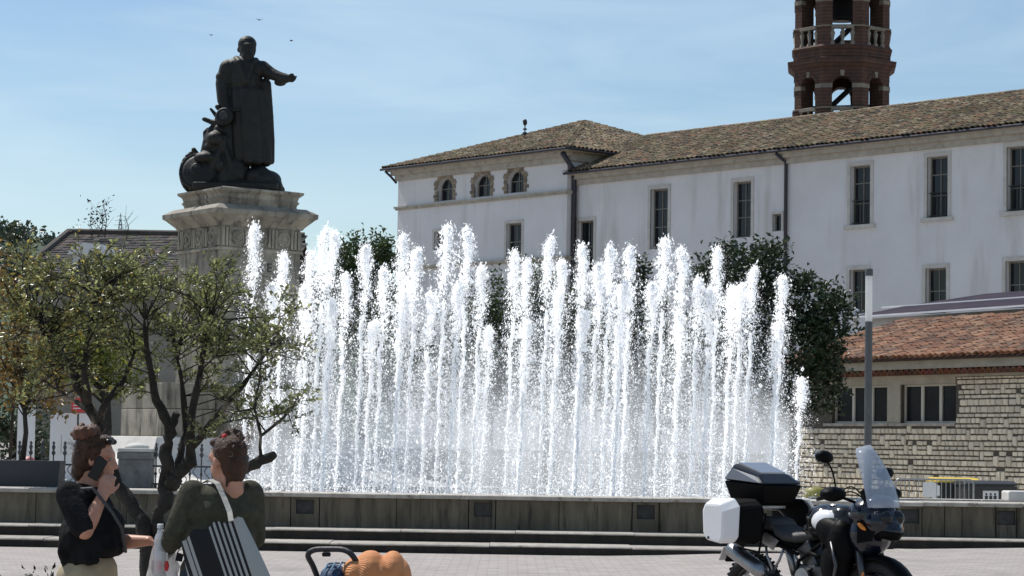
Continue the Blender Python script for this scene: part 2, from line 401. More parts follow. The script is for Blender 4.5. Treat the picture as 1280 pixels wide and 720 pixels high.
# ------------------------------------------------------------------ tile roof helper
def tile_roof(o, u, v, inside, ulen, vlen, tw, tl, palette, seed, jit=0.012, seg=5):
    """canal tiles on the slope spanned by u (along the eaves) and v (up the slope); returns a mesh builder"""
    r = random.Random(seed); mb = MB()
    o, u, v = Vector(o), Vector(u).normalized(), Vector(v).normalized(); n = u.cross(v)
    if n.z < 0: n = -n
    nc, nr = int(ulen / tw) + 1, int(vlen / tl) + 2
    for c in range(nc):
        cu = c * tw + tw / 2; wob = r.uniform(-.01, .01); off = r.uniform(-.5, 0) * tl
        for k in range(nr):
            cv = k * tl + (off if k else 0)
            if not inside(cu, cv + tl * 0.4): continue
            mb.col = palette[min(len(palette) - 1, int(r.random() ** 1.15 * len(palette)))]
            s_ = r.uniform(0.82, 1.16); mb.col = tuple(q * s_ for q in mb.col)
            ju, jv, jn = r.uniform(-jit, jit) + wob, r.uniform(-jit, jit) * 3, r.uniform(0, jit)
            vs = []; rr0, rr1 = tw * 0.41, tw * 0.36
            for (vv, rr, lift) in ((cv + jv - 0.02, rr0, 0.010 + jn), (cv + tl * 1.08 + jv, rr1, 0.005)):
                for q in range(seg + 1):
                    a = PI * q / seg
                    vs.append(o + u * (cu + ju - math.cos(a) * rr) + v * vv + n * (math.sin(a) * rr * 1.0 + lift))
            fs = [(q, q + 1, seg + 2 + q, seg + 1 + q) for q in range(seg)]
            mb.add(vs, fs)
            # dark hollow end of the tile
            vs2 = [vs[q] for q in range(seg + 1)]
    return mb

PAL_OLD = [(0.25, 0.175, 0.10), (0.17, 0.13, 0.08), (0.31, 0.235, 0.14), (0.10, 0.08, 0.055), (0.20, 0.17, 0.085), (0.31, 0.165, 0.095), (0.38, 0.31, 0.21)]
PAL_OLD = [tuple(q * .82 for q in c_) for c_ in PAL_OLD]
PAL_ORANGE = [(0.33, 0.145, 0.075), (0.40, 0.19, 0.10), (0.26, 0.115, 0.062), (0.45, 0.25, 0.145), (0.16, 0.085, 0.055), (0.29, 0.175, 0.11)]
PAL_ORANGE = [(a_ * .9, b_ * .96, c_ * 1.02) for a_, b_, c_ in PAL_ORANGE]
PAL_DARK = [(0.062, 0.054, 0.046), (0.082, 0.071, 0.06), (0.045, 0.04, 0.037), (0.105, 0.088, 0.072)]

def wall_holes(mb, u0, u1, z0, z1, holes, reveal):
    us = sorted({u0, u1, *[h[0] for h in holes], *[h[1] for h in holes]}); zs = sorted({z0, z1, *[h[2] for h in holes], *[h[3] for h in holes]})
    us = [q for q in us if u0 <= q <= u1]; zs = [q for q in zs if z0 <= q <= z1]
    for i in range(len(us) - 1):
        for j in range(len(zs) - 1):
            cu, cz = (us[i] + us[i + 1]) / 2, (zs[j] + zs[j + 1]) / 2
            if any(h[0] < cu < h[1] and h[2] < cz < h[3] for h in holes): continue
            mb.quad((us[i], 0, zs[j]), (us[i + 1], 0, zs[j]), (us[i + 1], 0, zs[j + 1]), (us[i], 0, zs[j + 1]))
    for a, b, c, d in [h[:4] for h in holes]:
        mb.quad((a, 0, c), (a, reveal, c), (a, reveal, d), (a, 0, d)); mb.quad((b, 0, c), (b, 0, d), (b, reveal, d), (b, reveal, c))
        mb.quad((a, 0, c), (b, 0, c), (b, reveal, c), (a, reveal, c)); mb.quad((a, 0, d), (a, reveal, d), (b, reveal, d), (b, 0, d))

def window(parent, a, b, c, d, y, cols, rows, fw=0.07, split=None, rail=None, mat=None, arch=False):
    """timber window in an opening: frame, panes, maybe a low iron rail; rows is a list of heights (fractions)"""
    mat = mat or M_wood
    fr = MB(); t = 0.06
    fr.box2((a, y, c), (a + fw, y + t, d)); fr.box2((b - fw, y, c), (b, y + t, d))
    fr.box2((a + fw, y, c), (b - fw, y + t, c + fw)); fr.box2((a + fw, y, d - fw), (b - fw, y + t, d))
    w = b - a - 2 * fw; h = d - c - 2 * fw
    zs = [c + fw + h * q for q in [0] + rows + [1]]
    bar = fw * 0.6
    for k in range(1, cols): 
        xm = a + fw + w * k / cols; fr.box2((xm - bar / 2, y + .005, c + fw), (xm + bar / 2, y + t - .005, d - fw))
    for q in zs[1:-1]: fr.box2((a + fw, y + .01, q - bar / 2), (b - fw, y + t - .01, q + bar / 2))
    wo_ = fr.build('window', mat, parent)
    for k in range(cols):
        for i in range(len(zs) - 1):
            x0, x1 = a + fw + w * k / cols + bar / 2 * (k > 0), a + fw + w * (k + 1) / cols - bar / 2 * (k < cols - 1)
            g = MB(); tx, tz = rnd.uniform(-.006, .006), rnd.uniform(-.006, .006)
            z0_, z1_ = zs[i] + bar / 2 * (i > 0), zs[i + 1] - bar / 2 * (i < len(zs) - 2)
            g.quad((x0, y + .035 + tx, z0_), (x1, y + .035 - tx, z0_), (x1, y + .035 - tx + tz, z1_), (x0, y + .035 + tx + tz, z1_))
            g.build('pane', M_glass, wo_)
    if rail:
        rb = MB(); z1 = c + rail
        rb.box2((a, y - .12, z1 - .03), (b, y - .09, z1)); rb.box2((a, y - .12, c + .08), (b, y - .09, c + .11))
        n = max(4, int((b - a) / 0.12))
        for k in range(1, n): 
            xx = a + (b - a) * k / n; rb.box2((xx - .009, y - .114, c + .1), (xx + .009, y - .096, z1 - .02))
        rb.build('iron_rail', M_dark_iron, wo_)
    return wo_

# ------------------------------------------------------------------ long white building with wing
FA = Frame(14.5, 100.0, math.atan2(-0.743, 0.669))
bld = thing('white_building', 'long white rendered building with mossy canal tile roof and taller wing beyond the fountain', 'building', (14.5, 100, 0), FA.a)
UW0, UW1 = FA.hit(496.5, 300)[0], FA.hit(714, 300)[0]          # wing
ZE, ZR, SR = 14.5, 16.95, 6.0                                   # main eaves, ridge, setback
ZWE, ZWA = 15.6, 18.15                                          # wing eaves, apex
WP = 0.55                                                       # wing stands proud of the main wall
U1 = FA.hit(1400, 300)[0]
def hp(x0, y0, x1, y1, off=0.0):
    a, _ = FA.hit(x0, (y0 + y1) / 2, off); b, _ = FA.hit(x1, (y0 + y1) / 2, off)
    _, d = FA.hit((x0 + x1) / 2, y0, off); _, c = FA.hit((x0 + x1) / 2, y1, off)
    return (a, b, c, d)
tall = [hp(813, 236, 835, 311), hp(917, 227, 939, 297), hp(1063, 207, 1088, 281), hp(1159, 195.5, 1185, 272), hp(1258.5, 183, 1285, 264)]
low = [hp(722, 276, 742, 340), hp(1062, 337, 1084, 392), hp(1157, 335, 1183, 392), hp(1257, 326, 1284, 385), hp(813, 375, 835, 430), hp(917, 365, 939, 420)]
small = [hp(966, 267.5, 977, 289)]
U0 = UW1
mb = MB(); wall_holes(mb, U0, U1, 0, ZE - 0.05, tall + low + small, 0.32)
mb.build('wall', M_plaster, bld)
def surround(parent, h, w=0.16, sill=True, proud=0.03, name='stone_surround'):
    a, b, c, d = h[:4]; m = MB()
    m.box2((a - w, -proud, c), (a, 0.06, d)); m.box2((b, -proud, c), (b + w, 0.06, d)); m.box2((a - w, -proud - .004, d), (b + w, 0.06, d + w * 1.1))
    if sill: m.box2((a - w - .12, -proud - 0.08, c - 0.16), (b + w + .12, 0.06, c))
    return m.build(name, M_surround, parent)
for i, h in enumerate(tall):
    surround(bld, h, sill=i >= 2)
    window(bld, h[0], h[1], h[2], h[3], 0.22, 2, [0.36, 0.68] if i < 2 else [0.36, 0.72], rail=1.05 if i >= 2 else None)
for i, h in enumerate(low):
    surround(bld, h, sill=False); window(bld, h[0], h[1], h[2], h[3], 0.22, 2, [0.5])
for h in small:
    surround(bld, h, 0.1, False); window(bld, h[0], h[1], h[2], h[3], 0.16, 1, [])
# cornice below the eaves, gutter, roof
m = MB(); m.box2((U0, -0.14, ZE - 0.55), (U1, 0.02, ZE - 0.3)); m.box2((U0, -0.3, ZE - 0.3), (U1, 0.02, ZE - 0.12)); m.box2((U0, -0.46, ZE - 0.12), (U1, 0.3, ZE - .02))
m.build('cornice', M_trim, bld)
m = MB(); m.tube([(U0, -0.56, ZE - 0.02), (U1, -0.56, ZE - 0.02)], 0.06, 8); m.build('gutter', M_zinc, bld)
slope = Vector((0, SR + 0.55, ZR - ZE)); sl = slope.length; vdir = slope / sl
m = MB(); m.add([(U0, -0.5, ZE), (U1, -0.5, ZE), (U1, SR, ZR), (U0 - 7, SR, ZR)], [(0, 1, 2, 3)]); m.add([(U0 - 7, SR, ZR), (U1, SR, ZR), (U1, 2 * SR, ZE), (U0 - 7, 2 * SR, ZE)], [(0, 1, 2, 3)])
m.add([(U1, 0, 0), (U1, 2 * SR, 0), (U1, 2 * SR, ZE), (U1, SR, ZR - .02), (U1, 0, ZE)], [(0, 1, 2, 3, 4)])
rf = m.build('roof', pmat('shaded_roof_channel', (0.035, 0.028, 0.02), (0.025, 0.02, 0.015), 3, 0.9), bld)  # channel colour darkened to give the shade between tile columns
t_ = tile_roof((U0 - 1.2, -0.55, ZE + 0.02), (1, 0, 0), vdir, lambda a, b: b < sl and (a > 1.0 - 6 * max(0, (b - 2.2)) or a > 1.2), U1 - U0 + 1.2, sl, 0.27, 0.42, PAL_OLD, 1).build('roof_tiles', M_tile, rf, fix=False); t_['kind'] = 'stuff'
m = MB(); k = U0 - 1
while k < U1: 
    m.col = tuple(q * rnd.uniform(.8, 1.2) for q in PAL_OLD[rnd.randrange(3)])
    m.tube([(k, SR, ZR - .01 + rnd.uniform(0, .03)), (k + 0.45, SR, ZR + .03)], [0.13, 0.11], 7); k += 0.4
t_ = m.build('ridge_tiles', M_tile, rf); t_['kind'] = 'stuff'

# wing: projecting a little, three arched windows, string courses
def hw(*a): return hp(*a, off=-WP)
UW0, UW1 = FA.hit(496.5, 300, -WP)[0], FA.hit(708, 300, -WP)[0]
arched = [hw(547, 222.5, 566, 251), hw(593, 218, 613, 246), hw(634, 213, 655, 241)]
wlow = [hw(543, 289.5, 556, 312), hw(633, 279, 652, 325)]
TM[bld] = TM[bld]
wing = MB(); wall_holes(wing, UW0, UW1, 0, ZWE - 0.05, arched + wlow, 0.34)
DW = 14.0
wing.quad((UW1, 0, 0), (UW1, DW, 0), (UW1, DW, ZWE - .05), (UW1, 0, ZWE - .05)); wing.quad((UW0, 0, 0), (UW0, 0, ZWE - .05), (UW0, DW, ZWE - .05), (UW0, DW, 0))
for h in arched:                                             # fill the corners above the round arches
    a, b, c, d = h; rr = (b - a) / 2; cx, zs_ = (a + b) / 2, d - rr
    pts = [(cx - math.cos(PI * k / 12) * rr, zs_ + math.sin(PI * k / 12) * rr) for k in range(13)]
    for k in range(12):
        (x0, z0), (x1, z1) = pts[k], pts[k + 1]
        wing.quad((x0, 0, z0), (x1, 0, z1), (x1, 0, d), (x0, 0, d)); wing.quad((x0, 0, z0), (x0, .34, z0), (x1, .34, z1), (x1, 0, z1))
wing.v = [(v[0], v[1] - WP, v[2]) for v in wing.v]
wing.build('wing_wall', M_plaster, bld)
def shifted(ob): ob.location.y = -WP; return ob
for h in arched:
    a, b, c, d = h; rr = (b - a) / 2; cx, zs_ = (a + b) / 2, d - rr
    shifted(window(bld, a, b, c, d - 0.02, 0.25, 2, [0.55]))
    # surround of single bricks and stones, toothed at the jambs
    z = c; k = 0
    while z < zs_ - .05:
        for sgn, xe in ((-1, a), (1, b)):
            w_ = (0.32 if k % 2 else 0.2) * rnd.uniform(.9, 1.1)
            q = MB().box2((xe, -0.03, z + .01), (xe + sgn * w_, 0.08, z + 0.17)).build('surround_stone', M_brick_arch, bld); shifted(q)
        z += 0.18; k += 1
    nA = 11
    for k in range(nA):
        a0, a1 = PI * (k + .04) / nA, PI * (k + .96) / nA; ro = rr + (0.34 if k % 2 else 0.24)
        vs = [(cx - math.cos(t) * r_, y_, zs_ + math.sin(t) * r_) for y_ in (-.03, .08) for t in (a0, a1) for r_ in (rr + .002, ro)]
        q = MB().add(vs, [(0, 1, 3, 2), (4, 6, 7, 5), (0, 2, 6, 4), (1, 5, 7, 3), (0, 4, 5, 1), (2, 3, 7, 6)]).build('arch_stone', M_brick_arch, bld); shifted(q)
for h in wlow: shifted(surround(bld, h, 0.14, False)); shifted(window(bld, *h, 0.2, 2, [0.5]))
zc1 = FA.hit(600, 249.5, -WP)[1]; zc2 = FA.hit(600, 328, -WP)[1]
for z in (zc1, zc2):
    m = MB(); m.box2((UW0 - .1, -.1, z - .14), (UW1 + .1, 0.02, z)); m.box2((UW0 - .16, -.16, z - .05), (UW1 + .16, 0.02, z + .04)); m.box2((UW1 - .02, -.1, z - .14), (UW1 + .12, WP + .1, z + .03))
    shifted(m.build('string_course', M_trim, bld))
m = MB(); m.box2((UW0 - .12, -.14, ZWE - .6), (UW1 + .12, 0.02, ZWE - .32)); m.box2((UW0 - .28, -.3, ZWE - .32), (UW1 + .28, 0.02, ZWE - .12)); m.box2((UW0 - .45, -.46, ZWE - .12), (UW1 + .45, DW, ZWE - .02))
m.box2((UW1, .02, ZWE - .5), (UW1 + .14, DW, ZWE - .12))
shifted(m.build('wing_cornice', M_trim, bld))
c = MB(); UA = (UW0 + UW1) / 2 + .2; SA = 6.9
e0, e1, ed = UW0 - .6, UW1 + .6, DW + .6
c.add([(e0, -.6, ZWE), (e1, -.6, ZWE), (e1, ed, ZWE), (e0, ed, ZWE), (UA, SA, ZWA)], [(0, 1, 4), (1, 2, 4), (2, 3, 4), (3, 0, 4)])
wr = shifted(c.build('wing_roof', MATS['shaded_roof_channel'], bld))
L1 = e1 - e0; hv = Vector((0, SA + .6, ZWA - ZWE)); hl = hv.length
t_ = tile_roof((e0, -.65, ZWE + .02), (1, 0, 0), hv, lambda a, b: b < hl and a > (UA - e0) * b / hl - .1 and a < L1 - (L1 - (UA - e0)) * b / hl + .1, L1, hl, 0.27, 0.42, PAL_OLD, 2).build('roof_tiles', M_tile, wr, fix=False); t_['kind'] = 'stuff'
hv2 = Vector((-(e1 - UA), 0, ZWA - ZWE)); hl2 = hv2.length; L2 = ed + .6
t_ = tile_roof((e1 + .05, -.6, ZWE + .02), (0, 1, 0), hv2, lambda a, b: b < hl2 and a > (SA + .6) * b / hl2 - .1 and a < L2 - (L2 - SA - .6) * b / hl2, L2, hl2, 0.27, 0.42, PAL_OLD, 3).build('roof_tiles', M_tile, wr, fix=False); t_['kind'] = 'stuff'
hipm = MB()
for (p, q) in (((e1, -.6, ZWE), (UA, SA, ZWA)), ((e0, -.6, ZWE), (UA, SA, ZWA)), ((e1, ed, ZWE), (UA, SA, ZWA)), ((e0, ed, ZWE), (UA, SA, ZWA))):
    p, q = Vector(p), Vector(q); n = int((q - p).length / .4)
    for k in range(n):
        hipm.col = tuple(w * rnd.uniform(.8, 1.2) for w in PAL_OLD[rnd.randrange(3)])
        hipm.tube([p.lerp(q, k / n) + Vector((0, 0, .05)), p.lerp(q, (k + 1.1) / n) + Vector((0, 0, .02))], [.13, .11], 7)
t_ = hipm.build('hip_tiles', M_tile, wr); t_['kind'] = 'stuff'
m = MB(); m.tube([(e0, -.7, ZWE - .03), (e1 + .05, -.7, ZWE - .03)], .06, 8); m.tube([(e1 + .1, -.7, ZWE - .03), (e1 + .1, 8, ZWE - .03)], .06, 8); shifted(m.build('gutter', M_zinc, bld))
# downpipes
ud = FA.hit(984, 250)[0]
MB().tube([(ud - .25, -.5, ZE - .1), (ud - .1, -.35, ZE - .3), (ud, -.1, ZE - .5), (ud, -.1, 3)], .075, 8).build('downpipe', M_zinc, bld, smooth=True)
ux = FA.hit(716.5, 250, -.2)[0]
MB().tube([(ux + .1, -WP - .5, ZWE - .2), (ux + .1, -.35, ZWE - .9), (ux + .05, -.2, ZWE - 1.4), (ux + .05, -.2, 3)], .12, 8).build('downpipe', M_zinc, bld, smooth=True)
MB().tube([(UW0 - .35, -WP - .6, ZWE - .1), (UW0 - .2, -WP - .3, ZWE - .4), (UW0 - .06, -WP - .06, ZWE - .7)], .06, 8).build('rainwater_elbow', M_zinc, bld, smooth=True)
# finial on the wing roof
up, zp = FA.hit(656, 172, 2.5); 
fin = thing('roof_aerial', 'dark aerial with a small black head standing on the wing roof edge', 'aerial', tuple(FA.o + FA.u * up + FA.v * 2.5 + Vector((0, 0, zp - .35))), FA.a)
MB().tube([(0, 0, 0), (0, 0, .95)], .03, 6).build('mast', M_dark_iron, fin)
MB().ell((0, 0, 1.12), (.11, .11, .17)).ell((-.06, 0, 1.2), (.1, .07, .07)).build('head', M_dark_iron, fin, smooth=True)
MB().lathe([(.03, .5), (.12, .54), (.12, .6), (.03, .64)], 10).lathe([(.03, .72), (.1, .75), (.1, .8), (.03, .84)], 10).build('insulator', M_zinc, fin)
# ------------------------------------------------------------------ brick bell tower
YT = 135.0
tx = P(1052, 90, YT).x; s_t = F / YT
def tz(py): return CAMZ + (560.5 - py) / s_t
tow = thing('bell_tower', 'octagonal brick tower with arched openings and stone balustrades behind the tiled roof', 'tower', (tx, YT, 0), rad(-8) + 0.02)
AP = 2.64                                  # apothem
FW = 2 * AP * math.tan(PI / 8)
def face_m(k): return Matrix.Rotation(k * PI / 4, 4, 'Z') @ Matrix.Translation((0, -AP, 0))
def arch_panel(mb, M, W, z0, z1, ow, zs, zspring, th):
    h = ow / 2; rr = h; n = 12
    def q(*p): mb.quad(*[M @ Vector(v) for v in p])
    for y in (0, th):
        wi = W / 2 - (0.0 if y == 0 else th * math.tan(PI / 8))
        q((-wi, y, z0), (-h, y, z0), (-h, y, z1), (-wi, y, z1)); q((h, y, z0), (wi, y, z0), (wi, y, z1), (h, y, z1))
        if zs > z0: q((-h, y, z0), (h, y, z0), (h, y, zs), (-h, y, zs))
        pts = [(-math.cos(PI * k / n) * rr, zspring + math.sin(PI * k / n) * rr) for k in range(n + 1)]
        for k in range(n): q((pts[k][0], y, pts[k][1]), (pts[k + 1][0], y, pts[k + 1][1]), (pts[k + 1][0], y, z1), (pts[k][0], y, z1))
    for k in range(n): q((pts[k][0], 0, pts[k][1]), (pts[k][0], th, pts[k][1]), (pts[k + 1][0], th, pts[k + 1][1]), (pts[k + 1][0], 0, pts[k + 1][1]))
    for sx in (-h, h): q((sx, 0, zs), (sx, th, zs), (sx, th, zspring), (sx, 0, zspring))
    q((-h, 0, zs), (h, 0, zs), (h, th, zs), (-h, th, zs))
def octa(mb, r0, z0, r1, z1):
    c = 1 / math.cos(PI / 8)
    a = [Vector((math.sin((k + .5) * PI / 4) * r0 * c, -math.cos((k + .5) * PI / 4) * r0 * c, z0)) for k in range(8)]
    b = [Vector((math.sin((k + .5) * PI / 4) * r1 * c, -math.cos((k + .5) * PI / 4) * r1 * c, z1)) for k in range(8)]
    mb.add(a + b, [(k, (k + 1) % 8, 8 + (k + 1) % 8, 8 + k) for k in range(8)])
levels = [(tz(190), tz(136), tz(86)), (tz(74), tz(34), tz(-14))]        # floor, sill, top
m = MB(); octa(m, AP + .1, 0, AP + .1, tz(150)); octa(m, AP + .1, tz(150), 0.01, tz(150) + .01); m.build('shaft', M_tbrick, tow)
for li, (zf, zsill, ztop) in enumerate(levels):
    zf = tz(149) if li == 0 else tz(72)
    zspring = zsill + (1.22 if li == 0 else 1.5)
    for k in range(8):
        mb = MB(); arch_panel(mb, face_m(k), FW, zf, ztop, 1.12, zf, zspring, 0.95)
        pn = mb.build('arcade_wall', M_tbrick, tow)
        # stone impost band on both piers
        for sg in (-1, 1):
            ib = MB()
            ib.add([face_m(k) @ Vector(v) for v in [(sg * .545, -.04, zspring - .12), (sg * (FW / 2 + .012), -.04, zspring - .12), (sg * (FW / 2 + .012), -.04, zspring + .12), (sg * .545, -.04, zspring + .12),
                                                    (sg * .545, .3, zspring - .12), (sg * (FW / 2 + .012), .0, zspring - .12), (sg * (FW / 2 + .012), .0, zspring + .12), (sg * .545, .3, zspring + .12)]],
                   [(0, 1, 2, 3), (0, 4, 5, 1), (3, 2, 6, 7), (0, 3, 7, 4)])
            ib.build('impost', M_tstone, pn)
        MB().add([face_m(k) @ Vector(v) for v in [(-.09, -.05, zspring + .54), (.09, -.05, zspring + .54), (.13, -.05, zspring + .86), (-.13, -.05, zspring + .86), (-.09, .1, zspring + .54), (.09, .1, zspring + .54), (.13, .1, zspring + .86), (-.13, .1, zspring + .86)]],
                 [(0, 1, 2, 3), (4, 7, 6, 5), (0, 4, 5, 1), (1, 5, 6, 2), (2, 6, 7, 3), (3, 7, 4, 0)]).build('keystone', M_tstone, pn)
        nb = 12
        for j in range(nb):                                     # arch of single bricks
            t0, t1 = PI * (j + .06) / nb, PI * (j + .94) / nb
            vs = [face_m(k) @ Vector((-math.cos(t) * r_, y_, zspring + math.sin(t) * r_)) for y_ in (-.03, .05) for t in (t0, t1) for r_ in (.565, .80)]
            MB().add(vs, [(0, 1, 3, 2), (4, 6, 7, 5), (0, 2, 6, 4), (1, 5, 7, 3), (0, 4, 5, 1), (2, 3, 7, 6)]).build('arch_brick', M_tbrick, pn) if k in (0, 1, 7) else None
        # balustrade in the opening
        ba = MB(); MF = face_m(k)
        ba.box((0, 0, 0), (1, 1, 1)) if False else None
        def bb(a_, b_): 
            q = MB().box2(a_, b_); ba.add([MF @ Vector(v) for v in q.v], q.f)
        bb((-.62, -.12, zsill - .16), (.62, .22, zsill)); bl = ba.build('balustrade', M_tstone, tow); ba = MB(); bb((-.6, -.08, zf + .02), (.6, .2, zf + .2)); ba.build('plinth', M_tbrick, bl)
        for bx_ in (-.56, 0.0, .56):
            q = MB().lathe([(.10, zf + .2), (.10, zf + .26), (.06, zf + .3), (.15, (zf + zsill) / 2 - .12), (.07, (zf + zsill) / 2 + .02), (.15, zsill - .38), (.07, zsill - .26), (.11, zsill - .2), (.11, zsill - .15)], 8)
            MB().add([MF @ (Vector(v) + Vector((bx_, .06, 0))) for v in q.v], q.f).build('baluster', M_tstone, bl, smooth=True)
    m = MB()
    octa(m, AP + .06, zsill - .05, AP + .1, zsill + .02); octa(m, AP + .1, zsill + .02, AP - .02, zsill + .06)
    m.build('sill_band', M_tstone, tow)
    # floor of the storey
    m = MB(); octa(m, AP - .05, zf + .01, 0.01, zf + .02); m.build('floor', M_tbrick, tow)
m = MB()
zc = tz(88)
for r0, z0, r1, z1 in ((AP, zc, AP + .1, zc + .12), (AP + .1, zc + .12, AP + .36, zc + .34), (AP + .36, zc + .34, AP + .40, zc + .58), (AP + .40, zc + .58, AP + .05, zc + .66), (AP + .05, zc + .66, AP + .05, tz(64)), (AP + .05, tz(64), AP + .16, tz(60)), (AP + .16, tz(60), AP + .02, tz(57))):
    octa(m, r0, z0, r1, z1)
m.build('cornice', M_tbrick, tow)
m = MB(); octa(m, AP + .1, tz(-14), AP + .35, tz(-20)); octa(m, AP + .35, tz(-20), AP + .3, tz(-30)); octa(m, AP + .3, tz(-30), .05, tz(-80)); m.build('roof', M_tbrick, tow)
m = MB()
for li, (zf, zsill, ztop) in enumerate(levels):
    zf = tz(149) if li == 0 else tz(72)
    m.tube([(-1.7, .6, zf), (1.4, .2, zf + 2.9)], .16, 6); m.tube([(-1.8, .4, zf + 1.0), (1.8, .4, zf + 1.1)], .07, 6)
m.build('stair_beams', M_dark_iron, tow)
zbl = levels[1][1]
MB().lathe([(.95, zbl + .75), (.93, zbl + .8), (.75, zbl + 1.1), (.6, zbl + 1.6), (.5, zbl + 2.0), (.2, zbl + 2.15), (.0, zbl + 2.2)], 18).build('bell', M_dark_iron, tow, smooth=True)
m = MB(); octa(m, AP - .1, levels[1][2] - .02, .01, levels[1][2] - .01); octa(m, AP - .1, levels[0][2] - .02, .01, levels[0][2] - .01); m.build('ceiling', M_tbrick, tow)

# ------------------------------------------------------------------ low rubble stone building with orange tiles
FL = Frame(11.75, 55.0, math.atan2(-0.883, 0.469))
lb = thing('stone_building', 'low rubble stone building with orange tile roof and a strip of windows', 'building', (11.75, 55, 0), FL.a)
LU0, LU1 = FL.hit(985, 540)[0], FL.hit(1330, 540)[0]
zl_e = 3.42                                   # top of the stone work under the cornice
def lh(x0, y0, x1, y1):
    a, _ = FL.hit(x0, (y0 + y1) / 2); b, _ = FL.hit(x1, (y0 + y1) / 2); _, d = FL.hit((x0 + x1) / 2, y0); _, c_ = FL.hit((x0 + x1) / 2, y1); return a, b, c_, d
wA = lh(1126.5, 480, 1195, 529); wB = lh(1040, 482, 1110, 529.5)
zs_l = wA[2]; zt_l = wA[3]; wB = (wB[0], wB[1], zs_l, zt_l)
hole = (LU0, wA[1], zs_l, zt_l)
m = MB(); wall_holes(m, LU0, LU1, 0, zl_e, [(wB[0], wB[1], zs_l, zt_l), (wA[0], wA[1], zs_l, zt_l)], 0.3); m.build('wall', M_mortar, lb)
m = MB(); m.box2((wB[1] + .005, -.03, zs_l), (wA[0] - .005, .2, zt_l)); m.build('pillar', M_cream, lb)
m = MB(); m.box2((LU0, -.05, zt_l), (wA[1] + .02, .28, zl_e)); m.build('lintel', M_cream, lb)
m = MB(); m.box2((wB[0] - .3, -.06, zs_l - .07), (wA[1], .28, zs_l)); m.build('sill', M_step, lb)
def strip_window(h, n):
    a, b, c_, d = h; y = .1; t = .06; fw = .05
    f_ = MB(); f_.box2((a, y, c_), (b, y + t, c_ + fw)); f_.box2((a, y, d - fw), (b, y + t, d))
    xs = [a + (b - a) * k / n for k in range(n + 1)]
    for k, xx in enumerate(xs): f_.box2((max(a, xx - fw), y, c_ + fw), (min(b, xx + fw), y + t, d - fw))
    wo_ = f_.build('window', M_wcream, lb)
    for k in range(n):
        MB().quad((xs[k] + fw, y + .04, c_ + fw), (xs[k + 1] - fw, y + .04 + rnd.uniform(-.01, .01), c_ + fw), (xs[k + 1] - fw, y + .04, d - fw), (xs[k] + fw, y + .04, d - fw)).build('pane', M_glass2, wo_)
M_glass2 = pmat('dark_office_glass', (0.012, 0.014, 0.018), (0.02, 0.022, 0.026), 1.5, rough=0.2, spec=0.12, ior=1.3)
M_wcream = pmat('cream_window_frame', (0.50, 0.47, 0.40), None, rough=0.5)
strip_window(wA, 3); strip_window(wB, 3)
m = MB(); m.box2((LU0, -.13, zl_e), (LU1, .1, zl_e + .06)); m.build('cornice_ledge', M_cream, lb)
# genoise of tile ends below a plain band
gm = MB(); k = LU0
while k < LU1:
    gm.col = tuple(q * rnd.uniform(.7, 1.1) for q in (0.19, 0.085, 0.055))
    n = 6; vs = []
    for y in (-.42, .1):
        for q in range(n + 1):
            a = PI * q / n; vs.append((k + .11 - math.cos(a) * .108, y, zl_e + .06 + math.sin(a) * .135))
    for q in range(n + 1):
        a = PI * q / n; vs.append((k + .11 - math.cos(a) * .075, -.42, zl_e + .06 + math.sin(a) * .1))
    gm.add(vs, [(q, q + 1, n + 2 + q, n + 1 + q) for q in range(n)] + [(q, 2 * n + 2 + q, 2 * n + 3 + q, q + 1) for q in range(n)]); k += .22
t_ = gm.build('tile_cornice', M_tile2, lb, fix=False); t_['kind'] = 'stuff'
m = MB(); m.box2((LU0 - .1, -.47, zl_e + .195), (LU1, .1, zl_e + .42)); m.build('eaves_band', M_cream, lb)
zE = zl_e + .43; SRL = 4.0; zRL = zE + 1.30
m = MB(); m.add([(LU0 - .2, -.6, zE), (LU1, -.6, zE), (LU1, SRL, zRL), (LU0 - .2, SRL, zRL), (LU0 - .2, -.6, zE - .04), (LU1, -.6, zE - .04), (LU1, SRL, zE - .04), (LU0 - .2, SRL, zE - .04)], [(0, 1, 2, 3), (0, 4, 5, 1), (1, 5, 6, 2), (3, 7, 4, 0), (4, 7, 6, 5), (2, 6, 7, 3)])
lrf = m.build('roof', pmat('shaded_tile_channel', (0.05, 0.026, 0.016), (0.035, 0.018, 0.012), 3, 0.9), lb)  # shadow lines between the tiles put into the dark channel colour
hv = Vector((0, SRL + .6, zRL - zE)); hl = hv.length
t_ = tile_roof((LU0 - .2, -.66, zE + .012), (1, 0, 0), hv, lambda a, b: b < hl - .1, LU1 - LU0 + .2, hl, 0.24, 0.40, PAL_ORANGE, 5, jit=.008).build('roof_tiles', M_tile2, lrf, fix=False); t_['kind'] = 'stuff'
